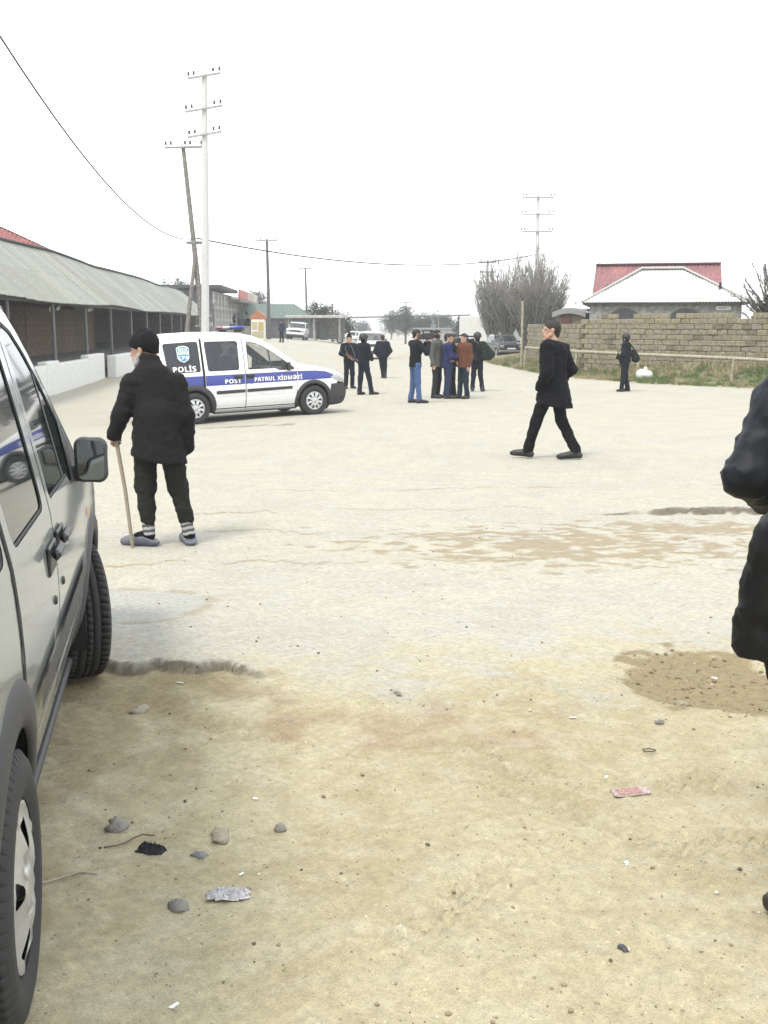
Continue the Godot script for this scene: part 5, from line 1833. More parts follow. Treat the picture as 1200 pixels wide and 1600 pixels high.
func build_stone_wall() -> void:
	var r := RandomNumberGenerator.new()
	r.seed = 21
	var a := P(8.2, -0.36, 46.5)
	var e := P(13.7, -0.36, 40.0)
	var o := frame("stone_block_wall", "high wall of sandy stone blocks behind the pipe rail", "wall", a, e)
	var len := a.distance_to(e)
	var ms := tones(0.28, 0.245, 0.165, 0.95, 8, 0.34, r, tex.blotch, 1.3)
	ms.append_array(tones(0.34, 0.31, 0.235, 0.95, 3, 0.12, r, tex.blotch, 1.3))
	var meshes := []
	for k in 4:
		var b := MB.new()
		b.box(Transform3D(Basis(Vector3(r.randf_range(-1, 1), r.randf_range(-1, 1), r.randf_range(-1, 1)).normalized(), r.randf_range(0, 0.012)), Vector3.ZERO), Vector3(0.388, 0.188, 0.2), 0.016)
		meshes.append(b.done())
	var rows := 12
	var cols := 22
	for row in rows:
		for c in cols:
			var px := c * 0.402 + (0.2 if row % 2 else 0.0) + 0.1
			if row == rows - 1 and (c < 6 and r.randf() < 0.75 or r.randf() < 0.12):
				continue
			var s := part("block", meshes[r.randi() % 4], ms[r.randi() % ms.size()], o)
			s.position = Vector3(px + r.randf_range(-0.006, 0.006), 0.1 + row * 0.2 + r.randf_range(-0.004, 0.004), r.randf_range(-0.03, 0.02))
			s.rotation = Vector3(0, r.randf_range(-0.02, 0.02), r.randf_range(-0.012, 0.012))
	var core := MB.new()
	core.bx(len / 2 + 0.1, 1.0, -0.05, len + 0.2, 2.1, 0.12)
	part("mortar", core.done(), grained(0.17, 0.15, 0.10, 0.95, tex.blotch, 1.0), o)
	# the wall runs on past the corner of the plot: too far to tell the blocks apart singly
	for run in [[P(8.2, -0.36, 46.5), P(7.7, -0.35, 60.0), 10, "lower stone block wall running back along the road"], [P(13.7 + 0.35, -0.25, 39.6), P(20.5, -0.3, 32.0), 11, "stone block wall continuing past the pipe rail"]]:
		var w: Node3D = frame("stone_block_wall", run[3], "wall", run[0] if run[2] == 11 else run[1], run[1] if run[2] == 11 else run[0])
		var n := int((run[0] as Vector3).distance_to(run[1]) / 0.402)
		for grp in 4:
			var b := MB.new()
			for row in run[2]:
				for c in n:
					if (c * 7 + row * 13 + (c * row) % 5) % 4 != grp:
						continue
					b.box(Transform3D(Basis(), Vector3(c * 0.402 + (0.2 if row % 2 else 0.0), 0.1 + row * 0.2, r.randf_range(-0.012, 0.012))), Vector3(0.39, 0.19, 0.2), 0.012)
			var q := part("blocks", b.done(), ms[grp * 2], w)
			q.set_meta("kind", "stuff")
		var c2 := MB.new()
		c2.bx(n * 0.201, 1.0, -0.05, n * 0.402, 1.9, 0.1)
		part("mortar", c2.done(), grained(0.17, 0.15, 0.10, 0.95, tex.blotch, 1.0), w)
	stage("stone wall")

func arch_poly(cx: float, y0: float, w: float, h: float) -> PackedVector2Array:
	var o := PackedVector2Array([Vector2(cx - w / 2, y0), Vector2(cx + w / 2, y0)])
	for k in 9:
		var a := PI * k / 8
		o.append(Vector2(cx + cos(a) * w / 2, y0 + h - w / 2 * 0.6 + sin(a) * w / 2 * 0.6))
	return o

func build_houses() -> void:
	var r := RandomNumberGenerator.new()
	r.seed = 33
	# grey house with the white hipped roof
	var a := P(10.55, -0.4, 58.4)
	var e := P(17.85, -0.4, 56.8)
	var o := frame("grey_house", "grey rendered house with a white corrugated hipped roof and arched windows", "house", a, e)
	var L := a.distance_to(e)
	var D := 7.5
	var hw := 3.05
	var plaster := grained(0.47, 0.465, 0.43, 0.95, tex.blotch, 0.45)
	var flat := func(u: float, v: float) -> Vector3: return Vector3(u, v, 0)
	var wins := []
	for cx in [1.75, 4.75]:
		wins.append(arch_poly(cx, 1.0, 1.5, 1.86))
	part("front_wall", panel([rect(0, 0, L, hw)], wins, flat, 0.8, 0.6), plaster, o)
	var b := MB.new()
	b.quad(Vector3(0, 0, 0), Vector3(0, hw, 0), Vector3(0, hw, -D), Vector3(0, 0, -D))
	b.quad(Vector3(L, 0, 0), Vector3(L, 0, -D), Vector3(L, hw, -D), Vector3(L, hw, 0))
	b.quad(Vector3(0, 0, -D), Vector3(0, hw, -D), Vector3(L, hw, -D), Vector3(L, 0, -D))
	part("wall", b.done(), plaster, o)
	for w in wins:
		var pn := part("window", panel([w], [], func(u: float, v: float) -> Vector3: return Vector3(u, v, -0.12), 0.5, 0.5), glass(0.85, 0.03, 0.035, 0.035), o)
		var fb := MB.new()
		for k in (w as PackedVector2Array).size():
			var p: Vector2 = w[k]
			var q: Vector2 = w[(k + 1) % w.size()]
			fb.bar(Vector3(p.x, p.y, -0.06), Vector3(q.x, q.y, -0.06), 0.07, 0.10)
		part("frame", fb.done(), grained(0.2, 0.19, 0.17, 0.8, tex.fine, 2.0), pn)
	b = MB.new()
	b.bx(L / 2, hw + 0.03, -D / 2, L + 0.7, 0.10, D + 0.7)
	part("eaves", b.done(), mat(0.05, 0.052, 0.055, 0.8), o)
	# small white plate with a house number
	b = MB.new()
	b.bx(6.6, 2.84, 0.05, 0.72, 0.2, 0.03, 0.005)
	var plate := part("name_plate", b.done(), mat(0.72, 0.72, 0.68, 0.6), o)
	b = MB.new()
	b.bx(6.55, 2.84, 0.068, 0.4, 0.035, 0.004)
	part("plate_line", b.done(), mat(0.06, 0.06, 0.06, 0.7), plate)
	# roof
	var whites := tones(0.43, 0.43, 0.415, 0.8, 5, 0.06, r, tex.blotch_soft, 0.5)
	var ov := 0.4
	var rise := 1.85
	var run := D / 2 + ov
	var sl := Vector2(run, rise).length()
	var an := atan2(rise, run)
	var r0 := 2.55
	var r1 := L - 2.75
	var y0 := hw + 0.09
	sheets(o, "roof_sheet", PackedVector2Array([Vector2(-ov, 0), Vector2(L + ov, 0), Vector2(r1, sl), Vector2(r0, sl)]), Transform3D(Basis(Vector3.RIGHT, -(PI / 2 - an)), Vector3(0, y0, ov)), 1.12, 1.55, 0.15, 0.022, whites, r)
	for s in [0, 1]:
		var rr := r0 + ov
		var an2 := atan2(rise, rr)
		var l2 := Vector2(rr, rise).length()
		var bas := Basis(Vector3.UP, PI / 2 if s else -PI / 2) * Basis(Vector3.RIGHT, -(PI / 2 - an2))
		sheets(o, "roof_sheet", PackedVector2Array([Vector2(-run, 0), Vector2(run, 0), Vector2(0, l2)]), Transform3D(bas, Vector3(L + ov if s else -ov, y0, -D / 2)), 1.12, 1.55, 0.15, 0.022, whites, r)
	b = MB.new()
	b.quad(Vector3(-ov, y0, -D - ov), Vector3(r0, y0 + rise, -D / 2), Vector3(r1, y0 + rise, -D / 2), Vector3(L + ov, y0, -D - ov))
	part("rear_roof", b.done(), whites[0], o)
	b = MB.new()
	b.tube([Vector3(r0, y0 + rise + 0.03, -D / 2), Vector3(r1, y0 + rise + 0.03, -D / 2)], [0.07], 8)
	for s in [[-ov, r0], [L + ov, r1]]:
		for z in [ov, -D - ov]:
			b.tube([Vector3(s[0], y0 + 0.03, z), Vector3(s[1], y0 + rise + 0.03, -D / 2)], [0.06], 6)
	part("ridge_cap", b.done(), whites[1], o)
	b = MB.new()
	b.tube([Vector3(L - 1.0, y0, -1.2), Vector3(L - 1.0, y0 + 1.0, -1.2)], [0.06], 8)
	part("flue", b.done(), mats.black, o)
	# house with the red gabled roof
	var a2 := P(13.5, -0.4, 73.0)
	var e2 := P(20.95, -0.4, 71.2)
	var o2 := frame("gabled_house", "house with a tall red sheet roof behind the white roofed house", "house", a2, e2)
	var L2 := a2.distance_to(e2)
	b = MB.new()
	b.bx(L2 / 2, 1.8, -4.0, L2 - 0.4, 3.7, 8.0)
	part("wall", b.done(), grained(0.36, 0.34, 0.30, 0.9, tex.blotch, 0.4), o2)
	b = MB.new()
	b.tri(Vector3(0.3, 3.6, 0), Vector3(0.3, 5.9, -4.0), Vector3(0.3, 3.6, -8.0))
	b.tri(Vector3(L2 - 0.3, 3.6, 0), Vector3(L2 - 0.3, 3.6, -8.0), Vector3(L2 - 0.3, 5.9, -4.0))
	part("gable", b.done(), grained(0.36, 0.34, 0.30, 0.9, tex.blotch, 0.4), o2)
	var reds := tones(0.35, 0.14, 0.14, 0.75, 4, 0.10, r, tex.blotch, 0.5)
	var s3 := Vector2(4.5, 2.55).length()
	var an3 := atan2(2.55, 4.5)
	sheets(o2, "roof_sheet", PackedVector2Array([Vector2(-0.2, 0), Vector2(L2 + 0.2, 0), Vector2(L2 + 0.2, s3), Vector2(-0.2, s3)]), Transform3D(Basis(Vector3.RIGHT, -(PI / 2 - an3)), Vector3(0, 3.45, 0.5)), 1.0, 1.3, 0.25, 0.03, reds, r)
	b = MB.new()
	b.quad(Vector3(-0.2, 3.45, -8.5), Vector3(-0.2, 6.0, -4.0), Vector3(L2 + 0.2, 6.0, -4.0), Vector3(L2 + 0.2, 3.45, -8.5))
	part("rear_roof", b.done(), reds[0], o2)
	b = MB.new()
	b.bx(L2 / 2, 6.03, -4.0, L2 + 0.4, 0.08, 0.3)
	part("ridge_cap", b.done(), mat(0.13, 0.04, 0.045, 0.7), o2)
	b = MB.new()
	b.tube([Vector3(0.05, 5.9, -4.0), Vector3(0.05, 6.6, -4.0)], [0.03], 6)
	part("flue", b.done(), mats.plastic, o2)
	# low outbuilding left of the grey house
	var o3 := frame("stone_outbuilding", "low stone outbuilding with a rust red door behind the block wall", "outbuilding", P(9.6, -0.4, 63.6), P(11.2, -0.4, 62.6))
	o3.transform.basis = o3.transform.basis * Basis.from_scale(Vector3(0.62, 1, 1))
	b = MB.new()
	b.bx(1.4, 1.35, -1.5, 2.7, 2.7, 2.9)
	part("wall", b.done(), grained(0.25, 0.22, 0.15, 0.95, tex.blotch, 0.7), o3)
	b = MB.new()
	b.bx(1.05, 1.9, 0.03, 0.95, 1.5, 0.06, 0.01)
	part("door", b.done(), grained(0.12, 0.045, 0.03, 0.8, tex.blotch, 1.0), o3)
	b = MB.new()
	var arc := []
	for k in 9:
		arc.append(Vector3(-0.2 + 3.2 * k / 8.0, 2.72 + 0.22 * sin(PI * k / 8.0), 0))
	for k in 8:
		b.quad(arc[k] + Vector3(0, 0, 0.2), arc[k + 1] + Vector3(0, 0, 0.2), arc[k + 1] + Vector3(0, 0, -3.2), arc[k] + Vector3(0, 0, -3.2))
		b.quad(arc[k] + Vector3(0, 0, 0.2), arc[k] + Vector3(0, -0.3, 0.2), arc[k + 1] + Vector3(0, -0.3, 0.2), arc[k + 1] + Vector3(0, 0, 0.2))
	part("roof", b.done(), mat(0.22, 0.22, 0.215, 0.8), o3)
	b = MB.new()
	b.tube([Vector3(12.05, -0.4, -60.5), Vector3(11.85, 3.6, -60.5)], [0.07, 0.06], 8)
	b.bx(11.85, 3.65, -60.5, 0.18, 0.14, 0.18)
	b.bx(12.0, 0.9, -60.4, 0.25, 0.6, 0.2, 0.05)
	tag(part("flue_post", b.done(), mat(0.09, 0.09, 0.09, 0.8), self), "thin leaning grey flue post beside the grey house", "post")
	stage("houses")

func build_shops() -> void:
	var r := RandomNumberGenerator.new()
	r.seed = 5
	# two storey shop block along the street, beyond the market hall
	var a := P(-16.0, 0.0, 107.0)
	var o := thing("shop_block", "white shop block with dark windows, a red and white fascia and a dark flat roof", "shop", a)
	var x := Vector3(-0.04, 0, -1).normalized()
	o.transform = Transform3D(Basis(x, Vector3.UP, x.cross(Vector3.UP)), a)
	var wht := grained(0.62, 0.62, 0.60, 0.9, tex.blotch, 0.3)
	var gr := grained(0.13, 0.13, 0.135, 0.9, tex.blotch, 0.3)
	var b := MB.new()
	b.bx(23, 2.2, -3.2, 46, 5.2, 6.0)
	part("wall", b.done(), wht, o)
	b = MB.new()
	b.bx(-0.06, 3.4, -3.2, 0.12, 2.9, 6.2)
	part("end_wall", b.done(), gr, o)
	b = MB.new()
	b.bx(8.0, 5.15, -3.0, 17.5, 0.35, 7.6, 0.05)
	part("roof", b.done(), mat(0.05, 0.05, 0.055, 0.9), o)
	for i in 13:
		b = MB.new()
		b.bx(1.6 + i * 3.4, 2.4, 0.0, 1.4, 2.6, 0.5)
		var w := part("window", b.done(), glass(0.9, 0.05, 0.06, 0.07), o)
		w.position.z = -0.42
		b = MB.new()
		b.bx(3.3 + i * 3.4, 2.2, -0.12, 0.35, 5.0, 0.3)
		part("pilaster", b.done(), wht, o)
	b = MB.new()
	b.bx(30, 4.2, 0.55, 32, 0.25, 1.5, 0.03)
	part("balcony", b.done(), grained(0.25, 0.24, 0.22, 0.9, tex.blotch, 0.4), o)
	for e in [[19.0, 10.0, [0.55, 0.12, 0.08]], [29.0, 9.0, [0.62, 0.40, 0.34]], [38.5, 9.5, [0.66, 0.63, 0.56]]]:
		b = MB.new()
		b.bx(e[0], 4.85, 1.2, e[1], 1.0, 0.15, 0.03)
		part("fascia_sign", b.done(), grained(e[2][0], e[2][1], e[2][2], 0.6, tex.blotch, 0.5), o)
	# kiosk with posters
	var k := thing("kiosk", "small kiosk with an orange gable and yellow posters", "kiosk", on(-9.95, 90.0))
	b = MB.new()
	b.bx(0, 0.85, 0, 1.05, 1.7, 1.0, 0.03)
	part("body", b.done(), mat(0.62, 0.60, 0.55, 0.7), k)
	b = MB.new()
	b.prism(Transform3D(Basis(), Vector3(0, 1.7, -0.5)), PackedVector2Array([Vector2(-0.6, 0), Vector2(0.6, 0), Vector2(0.6, 0.25), Vector2(0.0, 0.68), Vector2(-0.6, 0.25)]), 1.0)
	part("gable", b.done(), grained(0.52, 0.20, 0.10, 0.7, tex.blotch, 2.0), k)
	for e in [[-0.24, 1.2, 0.42, 0.6, [0.68, 0.6, 0.4]], [0.25, 1.15, 0.4, 0.7, [0.66, 0.5, 0.2]], [0.0, 0.5, 0.9, 0.5, [0.6, 0.55, 0.35]]]:
		b = MB.new()
		b.bx(e[0], e[1], 0.512, e[2], e[3], 0.01)
		part("poster", b.done(), grained(e[4][0], e[4][1], e[4][2], 0.6, tex.blotch, 3.0), k)
	# shed with a green roof, further on
	var g := thing("green_roof_shed", "low shed with a grey green pitched roof behind the kiosk", "shed", on(-12.6, 132.0))
	b = MB.new()
	b.bx(0, 1.2, -3, 8.0, 2.6, 6.0)
	part("wall", b.done(), gr, g)
	b = MB.new()
	b.quad(Vector3(-4.4, 2.3, 0.4), Vector3(4.4, 2.3, 0.4), Vector3(2.0, 4.0, -3), Vector3(-4.0, 4.0, -3))
	b.quad(Vector3(-4.4, 2.3, -6.4), Vector3(-4.0, 4.0, -3), Vector3(2.0, 4.0, -3), Vector3(4.4, 2.3, -6.4))
	b.tri(Vector3(4.4, 2.3, 0.4), Vector3(4.4, 2.3, -6.4), Vector3(2.0, 4.0, -3))
	b.tri(Vector3(-4.4, 2.3, 0.4), Vector3(-4.0, 4.0, -3), Vector3(-4.4, 2.3, -6.4))
	part("roof", b.done(), grained(0.13, 0.19, 0.165, 0.8, tex.blotch, 0.4), g)
	# flat roofed pavilion
	var p := thing("pavilion", "open pavilion with a flat white roof on thin columns beside the road", "pavilion", on(-6.7, 112.0))
	b = MB.new()
	b.bx(0, 2.35, -1.5, 6.0, 0.28, 4.0, 0.04)
	part("roof", b.done(), grained(0.55, 0.55, 0.53, 0.85, tex.blotch, 0.5), p)
	for cx in [-2.7, -0.2, 2.3]:
		for cz in [0.2, -3.2]:
			b = MB.new()
			b.bx(cx, 1.1, cz, 0.13, 2.3, 0.13)
			part("column", b.done(), grained(0.42, 0.42, 0.40, 0.85, tex.blotch, 0.8), p)
	b = MB.new()
	b.bx(1.2, 1.15, -3.4, 3.0, 2.1, 0.15)
	part("back_wall", b.done(), grained(0.24, 0.235, 0.21, 0.9, tex.blotch, 0.5), p)
	b = MB.new()
	b.bx(0.6, 0.85, -2.6, 0.8, 1.6, 0.4, 0.05)
	part("vending_box", b.done(), mat(0.07, 0.075, 0.08, 0.7), p)
	# grey boundary wall in front of the shops
	b = MB.new()
	b.bx(-13.2, 0.75, -93.0, 5.2, 1.5, 0.25, 0.03)
	tag(part("garden_wall", b.done(), grained(0.30, 0.29, 0.28, 0.9, tex.blotch, 0.5), self), "low grey wall in front of the clipped cypresses", "wall")
	# pale wall and sheds beyond the trees on the right hand side of the road
	var w2 := thing("white_yard_wall", "pale yard wall with a grey gate far along the road", "wall", on(13.0, 128.0))
	b = MB.new()
	b.bx(0, 1.4, 0, 9.0, 3.6, 0.3, 0.04)
	part("wall", b.done(), grained(0.56, 0.56, 0.53, 0.9, tex.blotch_soft, 0.4), w2)
	b = MB.new()
	b.bx(1.2, 1.2, 0.2, 2.0, 2.4, 0.1)
	part("gate", b.done(), mat(0.25, 0.28, 0.28, 0.7), w2)
	var w3 := thing("grey_shed", "long low grey shed seen down the road", "shed", on(11.0, 185.0))
	b = MB.new()
	b.bx(0, 1.2, 0, 12.0, 2.4, 6.0)
	part("wall", b.done(), grained(0.42, 0.42, 0.40, 0.9, tex.blotch, 0.4), w3)
	b = MB.new()
	b.bx(0, 2.5, 0, 12.6, 0.2, 6.6)
	part("roof", b.done(), mat(0.2, 0.2, 0.21, 0.8), w3)
	stage("shops")

# ---------------------------------------------------------------- poles, wires, rails
func pole(called: String, label: String, x: float, d: float, h: float, r: float, lean: Vector2, arms: Array, m: Material, arm_m: Material, twist := 0.0, arm_tilt := 0.0, group := "") -> Node3D:
	var base := on(x, d, -0.05)
	var o := thing(called, label, "utility pole", base, twist, group)
	var b := MB.new()
	var top := Vector3(lean.x, h, lean.y)
	b.tube([Vector3.ZERO, top * 0.5 + Vector3(r * 0.2, 0, 0), top], [r, r * 0.82, r * 0.62], 10)
	part("shaft", b.done(), m, o)
	for a in arms:
		var c: Vector3 = top * (float(a[0]) / h)
		b = MB.new()
		var t := Basis(Vector3.BACK, arm_tilt)
		var th := 0.07 * clampf(d / 60.0, 1.0, 2.2)
		b.bar(c + t * Vector3(-a[1] + a[3], 0, r), c + t * Vector3(a[1] + a[3], 0, r), th, th * 1.1, 0.008)
		var arm := part("crossarm", b.done(), arm_m, o)
		for k in a[2]:
			b = MB.new()
			var p: Vector3 = c + t * Vector3(k + a[3], 0.03, r)
			b.tube([p, p + Vector3(0, 0.10, 0)], [0.012], 5)
			b.lathe(Transform3D(Basis(), p + Vector3(0, 0.08, 0)), [Vector2(0.05, 0.0), Vector2(0.055, 0.03), Vector2(0.035, 0.06), Vector2(0.05, 0.075), Vector2(0.045, 0.12), Vector2(0.0, 0.14)], 8)
			part("insulator", b.done(), mats.insulator, arm)
	return o

func cable(label: String, a: Vector3, b: Vector3, sag: float, r: float, group := "") -> void:
	var pts := []
	for i in 33:
		var t := i / 32.0
		var p := a.lerp(b, t)
		p.y -= sag * 4.0 * t * (1.0 - t)
		pts.append(p)
	tag(part("overhead_cable", tube_mesh(pts, [r], 5), mats.wire, self), label, "cable", group)

func build_poles() -> void:
	mats.insulator = mat(0.06, 0.06, 0.065, 0.3)
	mats.wire = mat(0.035, 0.036, 0.04, 0.7)
	var conc := grained(0.55, 0.55, 0.545, 0.9, tex.blotch_soft, 0.8)
	var wood := grained(0.30, 0.285, 0.255, 0.9, tex.blotch, 1.2)
	var steel := mat(0.20, 0.20, 0.21, 0.6)
	pole("concrete_pole", "tall pale concrete pole with three crossarms beside the patrol van", -7.15, 45.0, 11.55, 0.17, Vector2(0.28, 0), [[11.45, 0.64, [-0.6, -0.4, 0.35, 0.6], 0.02], [10.25, 0.72, [-0.68, -0.46, 0.42, 0.66], 0.0], [9.3, 0.66, [-0.6, -0.38, 0.35, 0.58], 0.04]], conc, mat(0.30, 0.30, 0.30, 0.7), 0.0, 0.16)
	var wp := pole("wooden_pole", "weathered wooden pole leaning beside the concrete pole, with a bracing strut", -7.18, 45.8, 9.0, 0.13, Vector2(-0.72, 0.0), [[8.95, 0.82, [-0.78, -0.58, -0.02, 0.18, 0.62, 0.76], 0.12]], wood, steel, 0.0, 0.02)
	var b := MB.new()
	b.tube([Vector3(-0.95, -0.05, 0.5), Vector3(-0.36, 4.7, 0.1)], [0.10, 0.07], 8)
	part("strut", b.done(), grained(0.30, 0.28, 0.25, 0.9, tex.blotch, 1.2), wp)
	b = MB.new()
	for yy in [2.0, 5.25]:
		b.lathe(Transform3D(Basis(), Vector3(-0.72 * yy / 9.0 + 0.12, yy, 0.3)), [Vector2(0.36, 0), Vector2(0.37, 0.04), Vector2(0.36, 0.08)], 16)
	part("clamp", b.done(), steel, wp)
	pole("wooden_pole", "wooden pole with a single crossarm standing by the pavilion", -10.55, 104.0, 9.0, 0.18, Vector2(-0.05, 0), [[8.9, 0.95, [-0.9, -0.55, 0.0, 0.6, 0.9], 0.0]], grained(0.12, 0.115, 0.11, 0.9, tex.blotch, 1.0), steel)
	pole("wooden_pole", "far wooden pole with one short crossarm behind the pavilion", -11.2, 165.0, 10.2, 0.2, Vector2(-0.15, 0), [[10.1, 0.95, [-0.8, 0.0, 0.8], 0.0]], grained(0.10, 0.10, 0.10, 0.9, tex.blotch, 1.0), steel)
	pole("wooden_pole", "bare wooden post without a crossarm beside the pavilion", -5.5, 121.0, 4.1, 0.14, Vector2(0, 0), [], grained(0.10, 0.09, 0.08, 0.9, tex.blotch, 1.0), steel)
	pole("concrete_pole", "pale concrete pole with three crossarms rising above the bare trees", 9.95, 75.0, 10.5, 0.17, Vector2(0.05, 0), [[10.2, 1.0, [-1.0, -0.8, 0.85, 1.05], 0.0], [9.15, 1.0, [-1.0, -0.8, 0.75, 0.98], 0.0], [8.05, 1.0, [-1.05, -0.85, 0.8, 1.0], -0.02]], conc, mat(0.30, 0.30, 0.30, 0.7))
	pole("concrete_pole", "concrete pole with three crossarms behind the left trunk of the bare trees", 8.6, 95.0, 7.4, 0.16, Vector2(0.0, 0), [[7.2, 0.7, [-0.65, 0.65], 0.0], [6.4, 0.7, [-0.65, 0.65], 0.0], [5.5, 0.7, [-0.65, 0.65], 0.0]], conc, steel)
	pole("concrete_pole", "faint concrete pole far down the road among green trees", 3.9, 205.0, 7.6, 0.2, Vector2(0, 0), [[7.4, 1.0, [-0.9, 0.9], 0.0], [6.5, 1.0, [-0.9, 0.9], 0.0]], conc, steel)
	# thick cable in two spans
	var knot := P(-7.38, 4.98, 45.4)
	cable("thick black cable sagging from the wooden pole out of the picture overhead", P(-6.5, 11.0, 8.0), knot, 2.5, 0.018)
	cable("thick black cable crossing the road to the bare trees", knot, P(9.93, 6.15, 75.0), 0.85, 0.03)
	for e in [[P(-7.1, 10.2, 45.0), P(-10.5, 8.9, 104.0), 1.2], [P(-6.6, 10.9, 45.0), P(-10.0, 8.9, 104.0), 1.2], [P(-7.5, 10.3, 45.0), P(-16.0, 10.6, 12.0), 0.9], [P(-7.5, 9.3, 45.0), P(-17.0, 9.2, 14.0), 0.9], [P(-11.1, 8.9, 104.0), P(-11.4, 10.0, 165.0), 1.0]]:
		cable("thin overhead wire strung between the wooden and concrete poles", e[0], e[1], e[2], 0.006, "thin overhead wires")
	# gas pipe portal over the road
	var gp := thing("pipe_portal", "grey gas pipe carried across the road on tall posts", "pipe", Vector3.ZERO)
	b = MB.new()
	b.tube([P(-9.5, 2.85, 200), P(-7.3, 2.9, 200), P(15.2, 3.35, 200)], [0.14], 8)
	part("pipe", b.done(), mat(0.10, 0.10, 0.105, 0.7), gp)
	for px in [-7.3, 9.6, 15.1]:
		b = MB.new()
		b.tube([P(px, ground_y(px, 200) - 0.2, 200), P(px, 3.1, 200)], [0.11], 8)
		part("post", b.done(), mat(0.11, 0.11, 0.115, 0.7), gp)
	# pipe rail on the verge
	var rl := thing("pipe_rail", "low cream painted pipe rail on short posts along the grass verge", "rail", Vector3.ZERO)
	var cream := grained(0.46, 0.42, 0.30, 0.7, tex.blotch, 1.0)
	b = MB.new()
	b.tube([P(14.0, 0.50, 32.6), P(12.1, 0.51, 35.3), P(11.5, 0.52, 37.0), P(9.3, 0.55, 41.0), P(7.7, 0.56, 45.0), P(6.5, 0.58, 52.0)], [0.06], 8)
	part("rail", b.done(), cream, rl)
	for e in [[13.0, 34.0], [11.45, 37.0], [9.25, 41.0], [7.66, 45.0], [6.5, 51.9]]:
		b = MB.new()
		b.tube([P(e[0] - 0.05, -0.35, e[1]), P(e[0], 0.52, e[1])], [0.05], 8)
		part("post", b.done(), cream, rl)
	b = MB.new()
	b.tube([P(6.45, -0.4, 53.0), P(6.45, 2.7, 53.0)], [0.06, 0.05], 8)
	tag(part("marker_post", b.done(), cream, self), "tall thin cream post at the end of the pipe rail", "post")
	for e in [[7.75, 77.0, 2.9, "thick pale concrete post by the parked dark car"], [7.3, 79.0, 2.6, "slim pale concrete post behind the parked dark car"]]:
		b = MB.new()
		b.bx(e[0] + 0.9, ground_y(e[0], e[1]) + e[2] / 2 - 0.1, -e[1], 0.3, e[2], 0.26, 0.03)
		tag(part("concrete_post", b.done(), conc, self), e[3], "post")
	stage("poles")

# ---------------------------------------------------------------- trees, verge
class Twigs:
	var pos := PackedVector3Array()
	var nrm := PackedVector3Array()
	var idx := PackedInt32Array()
	func stick(a: Vector3, b: Vector3, ra: float, rb: float, sides := 3) -> void:
		var d := (b - a).normalized()
		var x := d.cross(Vector3(0.3, 0.2, 0.93)).normalized()
		var y := d.cross(x)
		var s := pos.size()
		for k in sides:
			var n := x * cos(TAU * k / sides) + y * sin(TAU * k / sides)
			pos.append(a + n * ra); nrm.append(n)
			pos.append(b + n * rb); nrm.append(n)
		for k in sides:
			var q := (k + 1) % sides
			idx.append_array([s + k * 2, s + q * 2 + 1, s + q * 2, s + k * 2, s + k * 2 + 1, s + q * 2 + 1])
	func leaf(p: Vector3, u: Vector3, v: Vector3) -> void:
		var s := pos.size()
		var n := u.cross(v).normalized()
		for q in [p - u * 0.5, p + v * 0.5 - u * 0.05, p + u * 0.5, p - v * 0.5 - u * 0.05]:
			pos.append(q); nrm.append(n)
		idx.append_array([s, s + 2, s + 1, s, s + 3, s + 2])
	func done() -> ArrayMesh:
		var arr := []
		arr.resize(Mesh.ARRAY_MAX)
		arr[Mesh.ARRAY_VERTEX] = pos
		arr[Mesh.ARRAY_NORMAL] = nrm
		arr[Mesh.ARRAY_INDEX] = idx
		var m := ArrayMesh.new()
		m.add_surface_from_arrays(Mesh.PRIMITIVE_TRIANGLES, arr)
		return m

func rnd_dir(r: RandomNumberGenerator) -> Vector3:
	return Vector3(r.randfn(), r.randfn(), r.randfn()).normalized()

